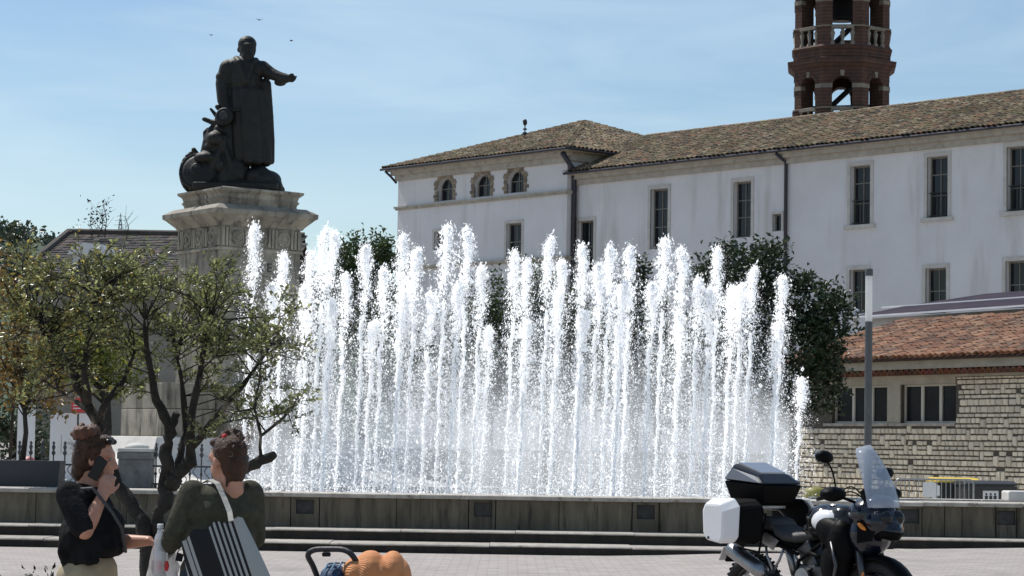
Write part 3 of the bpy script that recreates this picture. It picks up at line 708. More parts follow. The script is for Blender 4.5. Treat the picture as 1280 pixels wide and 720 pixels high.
# rubble stones: singly modelled
def stone_meshes(n=8):
    out = []
    for i in range(n):
        r = random.Random(40 + i); k = 8 if i % 2 else 6
        base = []
        cors = [(-.5, -.5), (.5, -.5), (.5, .5), (-.5, .5)]
        poly = []
        for (x, z) in cors:
            cx_, cz_ = r.uniform(.03, .14), r.uniform(.03, .14)
            sx, sz = -1 if x < 0 else 1, -1 if z < 0 else 1
            pa, pb = (x - sx * cx_, z + sz * r.uniform(-.05, 0.02)), (x + sx * r.uniform(-.05, .02), z - sz * cz_)
            poly += [pa, pb] if (x < 0) == (z > 0) else [pb, pa]
        n_ = len(poly)
        vs = [(p[0], 0.0, p[1]) for p in poly] + [(p[0] * r.uniform(.8, .88), -1 + r.uniform(-.25, .1), p[1] * r.uniform(.78, .88)) for p in poly]
        fs = [(q, (q + 1) % n_, n_ + (q + 1) % n_, n_ + q) for q in range(n_)] + [tuple(range(n_, 2 * n_))]
        mb_ = MB().add(vs, fs); me = mb_.mesh('stone'); me.materials.append(M_rubble); out.append(me)
    return out
SM = stone_meshes()
stones = []; z = 0.25; r = random.Random(77)
skip = []
while z < zl_e - .03:
    h = min(r.choice([.10, .13, .15, .17, .12]), zl_e - z)
    blocked = sorted((a_, b_) for (a_, b_, c__, d_) in skip if z < d_ - .01 and z + h > c__ + .01)
    k = LU0
    while k < LU1:
        hit = [b_ for (a_, b_) in blocked if a_ - .03 <= k < b_]
        if hit: k = hit[0]; continue
        nxt = min([a_ for (a_, b_) in blocked if a_ > k] + [LU1])
        w = r.uniform(.13, .28); hh = h
        if k + w > nxt - .1: w = nxt - k
        if r.random() < .06 and z + h + .13 < zl_e: hh = h + .13; w = r.uniform(.15, .22); skip.append((k, k + w, z + h, z + h + .13))
        e = k + w
        cz_ = z + hh / 2; cu = k + w / 2
        inwin = any(k < b_ and e > a_ and z + .02 < d_ and z + hh > c__ + .0 for (a_, b_, c__, d_) in ((LU0, wA[1], zs_l - .07, zl_e),))
        taken = False
        if inwin and cz_ < zs_l - .07: inwin = False
        if not inwin and not taken: stones.append((cu, cz_, w - .022, hh - .024))
        k = e
    z += h
vis = [s for s in stones if s[0] < FL.hit(1290, 540)[0] and s[0] > FL.hit(1012, 560)[0] and s[1] > 1.0]
oth = [s for s in stones if s not in vis]
vis.sort(key=lambda s: -(s[2] * s[3]) * (1 + .05 * (s[0])))
def put_stone(s):
    o = bpy.data.objects.new('stone', SM[rnd.randrange(len(SM))]); COL.objects.link(o); o.parent = lb
    o.location = (s[0], 0.002, s[1]); o.scale = (s[2] * (1 if rnd.random() < .5 else -1), rnd.uniform(.02, .05), s[3]); return o
for s in vis[:300]: put_stone(s)
jm = MB()
for s in vis[300:] + oth:
    me = SM[rnd.randrange(len(SM))]; d_ = rnd.uniform(.02, .05)
    jm.add([(s[0] + v.co.x * s[2], .002 + v.co.y * d_, s[1] + v.co.z * s[3]) for v in me.vertices], [tuple(p.vertices) for p in me.polygons])
t_ = jm.build('stone_facing', M_rubble, lb); t_['kind'] = 'stuff'
# metal capped annex roof behind the ridge
FA2 = 4.6
an = thing('metal_roof_annex', 'blue grey metal roof with white edge flashings behind the orange tile roof', 'roof', tuple(FL.o + FL.v * FA2), FL.a)
z1a, z2a, z3a = FL.hit(1180, 385.5, SRL + .1)[1], FL.hit(1180, 377, SRL + 2)[1], FL.hit(1180, 371, SRL + 5)[1]
MB().box2((LU0 - 2.9, 0, 0), (LU1 + 6, 6, z1a - .1)).build('wall', M_plaster, an)
MB().box2((LU0 - 2.9, -.55, z1a - .10), (LU1 + 6, -.47, z1a - .05)).build('edge_flashing', M_whitemetal, an)
MB().add([(LU0 - 3, -.47, z1a - .06), (LU1 + 6, -.47, z1a - .06), (LU1 + 6, 1.4, z2a - .05), (LU0 - 3, 1.4, z2a - .05)], [(0, 1, 2, 3)]).build('metal_sheet', M_metalroof, an)
MB().box2((LU0 - 4, 1.4, z2a - .06), (LU1 + 6, 1.47, z2a - .015)).build('edge_flashing', M_whitemetal, an)
MB().add([(LU0 - 3, 1.48, z2a - .03), (LU1 + 6, 1.48, z2a - .03), (LU1 + 6, 4.4, z3a), (LU0 - 3, 4.4, z3a)], [(0, 1, 2, 3)]).build('metal_sheet', M_metalroof, an)
vu = FL.hit(1066.5, 380, SRL + .2)[0]
vp_ = thing('vent_pipe', 'short white vent pipe with cap on the ridge of the stone building', 'vent pipe', tuple(FL.o + FL.u * vu + FL.v * (SRL + .25) + Vector((0, 0, zRL - .1))), FL.a)
MB().tube([(0, 0, 0), (0, 0, .5)], .075, 10).build('pipe', M_whitemetal, vp_, smooth=True)
MB().lathe([(.08, .5), (.14, .52), (.14, .57), (.03, .6)], 12).build('cap', M_whitemetal, vp_)

# ------------------------------------------------------------------ lamp post
YLP = 46.0
lpx = GX(1085, YLP); ltop = P(1085, 336, YLP).z
lp = thing('lamp_post', 'slim grey lamp post with a long white light tube near its top', 'lamp post', (lpx, YLP, 0.2))
zt0, zt1, zt2 = P(1085, 402, YLP).z - .2, P(1085, 345, YLP).z - .2, ltop - .2
M_pole = pmat('grey_pole_paint', (0.085, 0.088, 0.092), (0.07, 0.073, 0.077), 6, 0.45, 0.05)
MB().lathe([(.13, 0), (.13, .02), (.075, .03), (.072, zt0), (.03, zt0 + .001)], 14).build('pole', M_pole, lp, smooth=False)
MB().lathe([(.066, zt0), (.068, zt0 + .02), (.068, zt1), (.03, zt1)], 14).build('light_tube', pmat('opal_diffuser', (0.86, 0.85, 0.84), None, rough=0.4, trans=.5), lp, smooth=False)
MB().lathe([(.07, zt1), (.076, zt1 + .01), (.076, zt2 - .02), (.068, zt2)], 14).build('cap', M_pole, lp)

# ------------------------------------------------------------------ monument pedestal
PC = (-5.28, 46.2); PHI = rad(34.7)
ped = thing('monument_pedestal', 'tall weathered limestone pedestal with carved frieze under the dark statue', 'pedestal', (*PC, 0), PHI)
def pz(py): return CAMZ + (552.4 - py) * 45.0 / F
def sq(mb, h, z0, z1, h1=None):
    h1 = h if h1 is None else h1
    mb.add([(-h, -h, z0), (h, -h, z0), (h, h, z0), (-h, h, z0), (-h1, -h1, z1), (h1, -h1, z1), (h1, h1, z1), (-h1, h1, z1)],
           [(0, 1, 5, 4), (1, 2, 6, 5), (2, 3, 7, 6), (3, 0, 4, 7), (4, 5, 6, 7), (3, 2, 1, 0)])
HD = 0.86
# courses of the die: each course is laid of separate blocks round the core
MB().box2((-HD + .03, -HD + .03, .8), (HD - .03, HD - .03, pz(310))).build('core', M_dark, ped)
zdie = [1.7, 2.3, 2.95, 3.6, 4.2, 4.75, pz(309)]
for i in range(len(zdie) - 1):
    z0, z1 = zdie[i] + .004, zdie[i + 1] - .004
    for fc in range(4):
        Mr = Matrix.Rotation(fc * PI / 2, 4, 'Z'); cuts = [-HD, (-.25 if i % 2 else .2), HD - .12] 
        for k in range(2):
            q = MB().box2((cuts[k] + .003, -HD - rnd.uniform(0, .006), z0), (cuts[k + 1] - .003, -HD + .12, z1)); q.v = [tuple(Mr @ Vector(v)) for v in q.v]
            q.build('stone_block', M_ped, ped, bevel=.008)
# frieze with triglyphs and roundels
zf0, zf1 = pz(308), pz(281)
m = MB(); sq(m, HD + .0, zf0, zf1); fzb = m.build('frieze', M_ped, ped)
m = MB(); sq(m, HD + .04, zf0 - .05, zf0 - .002); m.build('architrave_band', M_ped, ped)
for fc in range(4):
    Mr = Matrix.Rotation(fc * PI / 2, 4, 'Z')
    for k, uc in enumerate((-.74, -.25, .25, .74)):
        q = MB()
        for j in (-1, 0, 1): q.box2((uc + j * .075 - .027, -HD - .035, zf0 + .03), (uc + j * .075 + .027, -HD + .01, zf1 - .03))
        q.v = [tuple(Mr @ Vector(v)) for v in q.v]; q.build('triglyph', M_ped, fzb)
        if k < 3:
            q = MB().lathe([(.14, 0), (.14, .025), (.10, .03), (.10, .012), (.05, .012), (.045, .04), (.01, .045)], 16, Mr @ Matrix.Translation((uc + .245, -HD, (zf0 + zf1) / 2)) @ Matrix.Rotation(PI / 2, 4, 'X'))
            q.build('roundel', M_ped, fzb)
# cornice: moulded stones, cut into lengths
def moulding(name, prof, cuts, seed):
    """prof: (half width, height) from bottom to top, swept round the square, one object for each stone"""
    r = random.Random(seed)
    for fc in range(4):
        Mr = Matrix.Rotation(fc * PI / 2, 4, 'Z')
        ts = [-1] + cuts[fc % len(cuts)] + [1]
        for k in range(len(ts) - 1):
            j = r.uniform(-.008, .008); g0, g1 = (.004 if k else 0), (.004 if k < len(ts) - 2 else 0)
            vs = []
            for t, g in ((ts[k], g0), (ts[k + 1], -g1)):
                vs += [(h * t + g, -h + j * (abs(t) != 1), z_) for h, z_ in prof] + [(.3 * t, -.3, prof[-1][1]), (.3 * t, -.3, prof[0][1])]
            n_ = len(prof) + 2
            fs = [(q, (q + 1) % n_, n_ + (q + 1) % n_, n_ + q) for q in range(n_)] + [tuple(range(n_)), tuple(range(2 * n_ - 1, n_ - 1, -1))]
            q = MB().add([tuple(Mr @ Vector(v)) for v in vs], fs); q.build(name, M_ped, ped)
zc0, zc1 = zf1 + .003, pz(254)
moulding('cornice_stone', [(HD + .03, zc0), (HD + .06, zc0 + .05), (HD + .12, zc0 + .11), (HD + .20, zc0 + .19), (HD + .245, zc0 + .22), (HD + .25, zc0 + .30), (HD + .20, zc0 + .33), (HD + .08, zc1)], [[-.3, .35], [-.1], [-.3, .3], [.2]], 8)
zq0, zq1 = zc1 + .003, pz(231)
moulding('plinth_stone', [(HD - .06, zq0), (HD - .06, zq0 + .06), (HD - .02, zq0 + .12), (HD - .05, zq0 + .15), (HD - .03, zq0 + .22), (HD + .04, zq0 + .28), (HD + .04, zq0 + .32), (HD - .06, zq1)], [[-.05, .5], [-.4, .4], [0], [.1]], 9)
MB().box2((-.7, -.7, zq0), (.7, .7, zq1 - .004)).build('plinth_core', M_ped, ped)
# carved name on the right hand face, mostly hidden by water and leaves
def text_mesh(name, body, size, mat, parent, M, ext=0.006):
    cu = bpy.data.curves.new(name, 'FONT'); cu.body = body; cu.size = size; cu.extrude = ext; cu.align_x = 'CENTER'
    to = bpy.data.objects.new(name, cu); COL.objects.link(to)
    dg = bpy.context.evaluated_depsgraph_get(); me = bpy.data.meshes.new_from_object(to.evaluated_get(dg))
    bpy.data.objects.remove(to); o = bpy.data.objects.new(name, me); COL.objects.link(o); me.materials.clear(); me.materials.append(mat)
    o.parent = parent; o.matrix_local = M; return o
for ch_, ux_ in (('G', -.62), ('B', .0), ('E', .19)): text_mesh('letter', ch_, .24, M_dark, ped, Matrix.Translation((ux_, -HD - .012, 4.84)) @ Matrix.Rotation(PI / 2, 4, 'X'))
# base: broad block with projecting pier on each side, then the white flared skirt
def course_box(x0, x1, y0, y1, zs):
    for i in range(len(zs) - 1):
        nx_ = max(1, round((x1 - x0) / .9)); ny_ = max(1, round((y1 - y0) / .9))
        for a in range(nx_):
            for b_ in range(ny_):
                if 0 < a < nx_ - 1 and 0 < b_ < ny_ - 1: continue
                MB().box2((x0 + (x1 - x0) * a / nx_ + .004, y0 + (y1 - y0) * b_ / ny_ + .004, zs[i] + .004), (x0 + (x1 - x0) * (a + 1) / nx_ - .004, y0 + (y1 - y0) * (b_ + 1) / ny_ - .004, zs[i + 1] - .004)).build('base_block', M_ped, ped, bevel=.012)
course_box(-2.0, -HD - .02, -.86, .86, [1.68, 2.2, 2.68]); course_box(-HD - .01, HD + .6, -HD - .5, -HD - .02, [1.68, 2.2, 2.68])
MB().box2((-2.03, -.89, 1.6), (-HD - .02, .89, 1.69)).build('base_ledge', M_ped, ped)
m = MB(); prof = [(0.05, 0), (.35, .0), (.62, .12), (.8, .3), (.92, .55), (.97, .85), (1.0, .86)]
n_ = 8
def ring(k):
    e = (1 - prof[k][0]) * 2.6
    return [(-2.1 - e, -1.0 - e * .8, .82 + prof[k][1]), (1.9 + e, -1.5 - e * .8, .82 + prof[k][1]), (1.9 + e, 1.6 + e, .82 + prof[k][1]), (-2.1 - e, 1.0 + e, .82 + prof[k][1])]
rs = [ring(k) for k in range(len(prof))]
vs = [v for r_ in rs for v in r_]
m.add(vs, [(i * 4 + k, i * 4 + (k + 1) % 4, (i + 1) * 4 + (k + 1) % 4, (i + 1) * 4 + k) for i in range(len(prof) - 1) for k in range(4)] + [((len(prof) - 1) * 4 + 0, (len(prof) - 1) * 4 + 1, (len(prof) - 1) * 4 + 2, (len(prof) - 1) * 4 + 3)])
m.build('flared_skirt', M_white_stone, ped)

# ------------------------------------------------------------------ bronze statue with cannon, shield and drapery
M_bronze = pmat('dark_bronze', (0.012, 0.0115, 0.010), (0.02, 0.02, 0.016), 3.0, 0.6, 0.25, 14, metal=0.35, c3=(0.032, 0.035, 0.027), c3scale=4, c3lim=(0.58, 0.8))
SZ = zq1; SS = 65.0
st = thing('bronze_statue', 'dark bronze statue of a standing man in a long coat pointing sideways', 'statue', (P(305, 236, 46.2).x, 46.15, SZ))
def S(px, py, y=0.0): return Vector(((px - 306) / SS + (py - 235) * .0157 / SS * 0, y, (236.5 - py) / SS))
b = MB()
# head with hair, brow, nose, beard
b.ell(S(307, 55), (.165, .19, .235)); b.ell(S(306, 49, .03), (.185, .19, .17)); b.ell(S(310, 57, -.19), (.035, .05, .06)); b.ell(S(308, 65, -.1), (.12, .12, .12)); b.ell(S(309, 51, -.17), (.09, .03, .022)); b.ell(S(296, 56, .02), (.04, .05, .06))
b.chain([S(306, 72), S(305, 64)], [.15, .13])
# shoulders and trunk
b.ell(S(292, 79), (.24, .2, .19)); b.ell(S(320, 81), (.2, .2, .18)); b.ell(S(304, 78), (.33, .24, .21)); b.ell(S(304, 95, -.02), (.345, .27, .42)); b.ell(S(307, 115, -.02), (.33, .28, .45))
# collar and lapels
b.chain([S(293, 68, -.05), S(298, 74, -.2), S(309, 100, -.3)], [.06, .06, .045]); b.chain([S(318, 70, -.05), S(315, 76, -.2), S(310, 100, -.3)], [.06, .06, .045])
# coat skirts with folds
for i in range(11):
    t = i / 10; xt = 284 + t * 44; xb = 287 + t * 52 if t > .35 else 290 + t * 38
    yb = 197 if t > .45 else 190 + t * 15
    yy = -.26 + .32 * (abs(t - .5) * 2) ** 2
    b.chain([S(xt, 112, yy * .8), S((xt + xb) / 2, 155, yy), S(xb, yb, yy * 1.1)], [.10 + .03 * (i % 2), .09 + .045 * (i % 2), .06 + .06 * (i % 2)], 10)
for i in range(9):
    t = i / 8; xt = 290 + t * 32; xb = 295 + t * 40; yy = .2 - .2 * (abs(t - .5) * 2) ** 2
    b.chain([S(xt, 112, yy), S((xt + xb) / 2, 155, yy * 1.3), S(xb, 197, yy * 1.3)], [.14, .13, .09], 10)
b.chain([S(330, 100, .0), S(335, 140, .0), S(338, 170, .02), S(340, 197, .04)], [.12, .1, .085, .06], 10)
# arm held down to the cannon
b.chain([S(283, 80, -.02), S(277, 100, -.05), S(279, 122, -.14), S(286, 138, -.2)], [.17, .145, .125, .1]); b.ell(S(276, 92, -.04), (.13, .14, .12)); b.ell(S(287, 141, -.22), (.09, .08, .06))
# arm stretched out with open hand
b.chain([S(326, 80, -.03), S(338, 87, -.1), S(347, 91, -.16), S(358, 94, -.22)], [.155, .12, .105, .09]); b.ell(S(350, 99, -.18), (.12, .1, .07))
b.chain([S(358, 94.5, -.22), S(364, 94, -.25)], [.07, .06])
for i, (dx, dy, dz_) in enumerate(((371, 92, -.02), (370.5, 94.5, -.05), (369, 97, -.04), (366.5, 98.5, -.02))):
    b.chain([S(363, 92.5 + i * 1.7, -.25), S((363 + dx) / 2 + 1, (93 + i * 1.7 + dy) / 2 - .4, -.26 + dz_ / 2), S(dx, dy, -.26 + dz_)], [.026, .024, .018], 8)
b.chain([S(360, 92, -.25), S(364, 89.5, -.3), S(367, 89.5, -.31)], [.03, .025, .02], 8)
# legs and shoes
b.chain([S(303, 175, -.05), S(304, 205, -.1), S(304, 228, -.1)], [.19, .15, .12]); b.ell(S(306, 231, -.22), (.11, .22, .08))
b.chain([S(320, 180, .05), S(323, 205, .1), S(326, 228, .12)], [.19, .15, .12]); b.ell(S(331, 231, .1), (.19, .12, .08))
b.fuse('figure', M_bronze, st, .016, 2)
# cannon barrel with muzzle towards the viewer
Mc = Matrix.Translation(S(282, 144, -.42)) @ Matrix.Rotation(rad(-8), 4, 'Z') @ Matrix.Rotation(rad(80), 4, 'X')
MB().lathe([(.085, .02), (.1, 0.0), (.15, -.0), (.175, -.03), (.175, -.10), (.145, -.14), (.14, -.5), (.16, -.52), (.16, -.58), (.15, -.6), (.17, -.95), (.06, -1.02), (.0, -1.05)], 18, Mc).build('cannon', M_bronze, st, smooth=False)
MB().lathe([(.0, .024), (.078, .023)], 14, Mc).build('cannon_bore', M_dark, st)
d = MB()                                          # broken carriage, drapery and ropes leaning up to the cannon
d.chain([S(270, 226, -.1), S(271, 195, -.15), S(275, 160, -.2)], [.22, .15, .11]); d.chain([S(285, 225, -.15), S(287, 190, -.12), S(287, 155, -.12)], [.24, .2, .15]); d.chain([S(262, 222, -.25), S(274, 196, -.32), S(284, 170, -.3)], [.1, .07, .05]); d.chain([S(296, 226, -.3), S(290, 200, -.34), S(283, 178, -.3)], [.09, .06, .05]); d.ell(S(266, 181, -.2), (.14, .12, .09)); d.ell(S(279, 206, -.3), (.1, .1, .16)); d.chain([S(258, 205, -.05), S(262, 175, -.1), S(266, 160, -.1)], [.16, .13, .1])
d.ell(S(272, 172, -.25), (.2, .2, .16)); d.ell(S(262, 196, -.2), (.28, .22, .14)); d.ell(S(296, 215, -.1), (.3, .3, .4)); d.chain([S(258, 172), S(256, 162), S(259, 157)], [.07, .05, .03]); d.chain([S(276, 152, -.15), S(263, 149, -.1), S(255, 146, -.1)], [.08, .05, .045]); d.chain([S(278, 148, -.15), S(270, 141, -.1), S(263, 133, -.1)], [.07, .045, .03]); d.chain([S(246, 190), S(242, 184)], [.06, .05]); d.chain([S(275, 134, -.2), S(272, 131, -.2)], [.05, .05]); d.chain([S(288, 136, -.3), S(300, 136, -.33), S(306, 131, -.3)], [.04, .035, .02])
d.fuse('drapery', M_bronze, st, .02, 1)
Ms = Matrix.Translation(S(250, 212, -.25)) @ Matrix.Rotation(rad(-28), 4, 'Y') @ Matrix.Rotation(rad(70), 4, 'X')
MB().lathe([(.0, .12), (.1, .11), (.13, .08), (.26, .055), (.33, .02), (.36, .03), (.38, .0), (.36, -.03), (.0, -.03)], 22, Ms).build('shield', M_bronze, st, smooth=False)
w = MB()
for k in range(24): 
    a0, a1 = 2 * PI * k / 24, 2 * PI * (k + 1) / 24
    if k in (3, 4, 5, 6): continue
    w.tube([S(246, 212, .05) + Vector((math.cos(a0) * .3, .05, math.sin(a0) * .4)), S(246, 212, .05) + Vector((math.cos(a1) * .3, .05, math.sin(a1) * .4))], .05, 8)
for k in range(6): w.tube([S(246, 212, .08), S(246, 212, .08) + Vector((math.cos(k * PI / 3) * .3, 0, math.sin(k * PI / 3) * .4))], .025, 6)
w.build('broken_wheel', M_bronze, st, smooth=True)
g = MB()
g.ell(S(322, 218, -.05), (.26, .35, .2)); g.ell(S(336, 222, -.1), (.28, .35, .2)); g.ell(S(347, 230, -.05), (.14, .3, .13)); g.chain([S(330, 212, -.2), S(343, 222, -.3), S(351, 229, -.3)], [.12, .1, .08]); g.ell(S(340, 216, 0), (.09, .12, .07)); g.chain([S(243, 231, -.1), S(300, 231, -.35), S(348, 232, -.2)], [.1, .13, .11]); g.chain([S(246, 231, .3), S(348, 231, .4)], [.12, .12])
g.box2(S(246, 237, -.55), S(352, 228, .5))
g.fuse('rocky_base', M_bronze, st, .03, 3)

# ------------------------------------------------------------------ left side: fence, pier, planter, panels
YF = 39.25
gr_f = 'spear topped iron balusters'
def baluster_mesh():
    H = .74
    b = MB().lathe([(.022, 0), (.022, .05), (.012, .07), (.012, .2), (.026, .23), (.012, .26), (.012, H - .24), (.034, H - .21), (.034, H - .18), (.014, H - .16), (.03, H - .11), (.03, H - .09), (.012, H - .065), (.026, H - .035), (.0, H)], 8)
    return b
def fence(px0, px1, label, step):
    x0, x1 = GX(px0, YF), GX(px1, YF)
    f_ = thing('iron_fence', label, 'fence', (x0, YF, ZT - .005))
    L_ = x1 - x0
    MB().box2((0, -.015, .34), (L_, .015, .37)).build('top_rail', M_iron, f_); MB().box2((0, -.015, .05), (L_, .015, .08)).build('bottom_rail', M_iron, f_)
    me = None; k = 0; xx = .06
    while xx < L_:
        if me is None: o = baluster_mesh().build('baluster', M_iron, f_, smooth=True); me = o.data
        else: o = bpy.data.objects.new('baluster', me); COL.objects.link(o); o.parent = f_
        o.location = (xx, 0, 0)
        if xx + step < L_:                     # scrolled bars between
            sc_ = MB(); 
            pts = [(xx + step * .5 + math.sin(t * 2 * PI) * step * .22, 0, .08 + t * .26) for t in [q / 10 for q in range(11)]]
            sc_.tube(pts, .008, 5); sc_.build('scroll_bar', M_iron, f_)
        xx += step
fence(20, 147, 'grey iron fence with spear tops between planter and stone pier', .185)
fence(191, 300, 'grey iron fence with spear tops to the right of the stone pier behind the tree', .185)
x0, x1 = GX(148, 39.0), GX(190, 39.0)
pr = thing('stone_pier', 'square grey stone pier with domed cap on the terrace wall', 'pier', ((x0 + x1) / 2, 39.2, ZT - .005))
hw_ = (x1 - x0) / 2
M_grey = pmat('grey_stone', (0.2, 0.2, 0.195), (0.13, 0.13, 0.128), 5, 0.85, 0.35, 24, c3=(0.07, 0.07, 0.068), c3scale=6, c3lim=(0.56, 0.75))
MB().box2((-hw_ + .01, -hw_ + .01, 0), (hw_ - .01, hw_ - .01, .46)).build('shaft', M_grey, pr, bevel=.015)
MB().box2((-hw_ - .01, -hw_ - .01, .46), (hw_ + .01, hw_ + .01, .58)).build('collar', M_grey, pr, bevel=.02)
MB().box2((-hw_ - .005, -hw_ - .005, .582), (hw_ + .005, hw_ + .005, .64)).build('cap_slab', M_white_stone, pr, bevel=.02)
MB().lathe([(.2, .64), (.2, .665), (.15, .70), (.06, .725), (.0, .73)], 18).build('dome', M_white_stone, pr, smooth=True)
px0, px1 = GX(-30, 38.3), GX(75, 38.3)
pl = thing('planter_box', 'long dark slate planter box on the terrace edge', 'planter', ((px0 + px1) / 2, 38.6, ZT - .004))
L_ = (px1 - px0) / 2; m = MB()
m.add([(-L_ + .04, -.22, 0), (L_ - .04, -.22, 0), (L_ - .04, .22, 0), (-L_ + .04, .22, 0), (-L_, -.25, .42), (L_, -.25, .42), (L_, .25, .42), (-L_, .25, .42), (-L_ + .03, -.22, .42), (L_ - .03, -.22, .42), (L_ - .03, .22, .42), (-L_ + .03, .22, .42), (-L_ + .05, -.2, .34), (L_ - .05, -.2, .34), (L_ - .05, .2, .34), (-L_ + .05, .2, .34)],
      [(0, 3, 2, 1), (0, 1, 5, 4), (1, 2, 6, 5), (2, 3, 7, 6), (3, 0, 4, 7), (4, 5, 9, 8), (5, 6, 10, 9), (6, 7, 11, 10), (7, 4, 8, 11), (8, 9, 13, 12), (9, 10, 14, 13), (10, 11, 15, 14), (11, 8, 12, 15)])
m.build('box', M_planter, pl, bevel=.006); MB().box2((-L_ + .06, -.19, .3), (L_ - .06, .19, .345)).build('soil', M_earth, pl)

M_panel = pmat('white_panel', (0.72, 0.72, 0.72), (0.66, 0.66, 0.665), 2, 0.5); M_red = pmat('red_sign_paint', (0.55, 0.045, 0.05), None, rough=0.5); M_lgrey = pmat('light_grey_print', (0.42, 0.44, 0.46), None, rough=0.6); M_pink = pmat('faded_pink_plastic', (0.55, 0.17, 0.17), (0.48, 0.15, 0.15), 5, 0.5)
def panel(px0_, px1_, py0, py1, Y, label):
    a, b_ = P(px0_, py1, Y), P(px1_, py0, Y); t = thing('display_panel', label, 'panel', (a.x, Y, .82)); w_ = b_.x - a.x; zt_ = b_.z - .82
    poly = [(0, .05)] + [(w_, .05), (w_, zt_ - .06), (w_ - .06, zt_), (.06, zt_), (0, zt_ - .06)]
    MB().prism(poly, 0, .06).build('board', M_panel, t); 
    for xx in (.12, w_ - .12): MB().tube([(xx, .09, 0), (xx, .09, zt_ - .1)], .025, 8).build('support', M_iron, t)
    return t, w_, zt_
t, w_, zt_ = panel(61, 119, 517, 600, 44.0, 'white display panel with a faint grey triangle beside the monument')
MB().add([(.42, -.004, zt_ - .62), (.6, -.004, zt_ - .58), (.58, -.004, zt_ - .2)], [(0, 1, 2)]).build('triangle_print', M_lgrey, t); MB().add([(.2, -.004, zt_ - .75), (.22, -.004, zt_ - .75), (.22, -.004, zt_ - .4), (.2, -.004, zt_ - .4)], [(0, 1, 2, 3)]).build('line_print', M_lgrey, t)
panel(20, 44, 504, 592, 45.0, 'narrow white display panel behind the planter box')
a, b_ = P(89, 515, 43.6), P(106, 497, 43.6)
rs_ = thing('red_sign', 'small red sign with white lines above the white display panel', 'sign', (a.x, 43.6, ZT - .005)); z0 = a.z - ZT; w_ = b_.x - a.x; h_ = b_.z - a.z
MB().box2((0, 0, z0), (w_, .02, z0 + h_)).build('plate', M_red, rs_, bevel=.004); MB().tube([(w_ / 2, .04, 0), (w_ / 2, .04, z0 + h_)], .02, 8).build('post', M_iron, rs_)
for k in range(3): MB().box2((.03, -.004, z0 + h_ * (.25 + .2 * k)), (w_ - .04 - .02 * k, -.001, z0 + h_ * (.31 + .2 * k))).build('white_line', M_panel, rs_)
a = P(36, 583, 40.5)
pk = thing('pink_bollard', 'faded pink rounded bollard behind the planter box', 'bollard', (a.x, 40.5, ZT - .005))
MB().lathe([(.11, 0), (.12, .02), (.115, .3), (.105, .4), (.07, .455), (.0, .475)], 16).build('body', M_pink, pk, smooth=True)
MB().lathe([(.13, 0), (.13, .03), (.115, .035)], 16).build('foot', M_iron, pk)

# ------------------------------------------------------------------ right: barrier, bins, yellow lid
YB = 48.0
gz = 0.235
def bin4(px0_, px1_, pytop, Y, lid_mat, label, sticker=False):
    a, b_ = P(px0_, pytop, Y), P(px1_, pytop, Y); w_ = b_.x - a.x; H = a.z - gz
    t = thing('wheeled_bin', label, 'bin', ((a.x + b_.x) / 2, Y, gz), rad(6)); L_ = w_ / 2
    m = MB(); m.add([(-L_ * .9, -.36, .14), (L_ * .9, -.36, .14), (L_ * .9, .36, .14), (-L_ * .9, .36, .14), (-L_, -.42, H - .1), (L_, -.42, H - .1), (L_, .42, H - .1), (-L_, .42, H - .1)], [(0, 3, 2, 1), (0, 1, 5, 4), (1, 2, 6, 5), (2, 3, 7, 6), (3, 0, 4, 7), (4, 5, 6, 7)])
    m.build('body', M_bin, t, bevel=.03)
    MB().prism([(-.46, H - .1), (.46, H - .1), (.46, H - .05), (.2, H), (-.3, H - .01), (-.46, H - .06)], -L_ - .03, L_ + .03, 'x').build('lid', lid_mat, t, bevel=.015)
    MB().box2((-L_ - .03, -.46, H - .18), (L_ + .03, -.41, H - .105)).build('rim', M_bin, t)
    for sx in (-1, 1):
        for sy in (-1, 1):
            MB().lathe([(.02, -.02), (.08, -.02), (.08, .02), (.02, .02)], 12, Matrix.Translation((sx * L_ * .75, sy * .28, .08)) @ Matrix.Rotation(PI / 2, 4, 'Y')).build('wheel', M_dark, t)
    if sticker:
        MB().box2((-.16, -.424, H - .48), (.16, -.415, H - .2)).build('sticker', M_panel, t)
        for k in (-1, 0, 1):
            MB().ell((k * .09, -.425, H - .27), (.022, .004, .025), nu=8, nv=6).box2((k * .09 - .03, -.428, H - .38), (k * .09 + .03, -.425, H - .3)).build('pictogram', M_dark, t)
        MB().box2((-.13, -.428, H - .455), (.13, -.425, H - .43)).build('print_line', M_dark, t)
    return t
M_bin = pmat('dark_bin_plastic', (0.028, 0.03, 0.033), (0.022, 0.023, 0.025), 4, 0.5, 0.05)
M_ylid = pmat('yellow_lid_plastic', (0.72, 0.52, 0.06), (0.66, 0.46, 0.06), 4, 0.45)
bin4(1166, 1216, 596.5, 49.5, M_ylid, 'dark wheeled bin with yellow lid behind the metal barrier')
bin4(1199, 1262, 600, 48.6, M_bin, 'black wheeled bin with a white pictogram sticker beside the yellow lidded bin', True)
bar = thing('crowd_barrier', 'grey tubular metal crowd barrier in front of the bins', 'barrier', (GX(1120, 46.5), 46.5, gz))
bx0 = 0.0; z_top = P(1150, 599, 46.5).z - gz
M_galv = pmat('galvanised_steel', (0.34, 0.35, 0.36), (0.26, 0.27, 0.28), 9, 0.4, metal=0.6)
W_b = GX(1217, 46.5) - GX(1120, 46.5)
MB().tube([(0, 0, 0.05), (0, 0, z_top - .06), (.03, 0, z_top - .015), (.07, 0, z_top), (W_b - .07, 0, z_top), (W_b - .03, 0, z_top - .015), (W_b, 0, z_top - .06), (W_b, 0, .05)], .019, 8).build('frame', M_galv, bar, smooth=True)
MB().tube([(0, 0, .18), (W_b, 0, .18)], .014, 6).build('bottom_rail', M_galv, bar)
n = 17
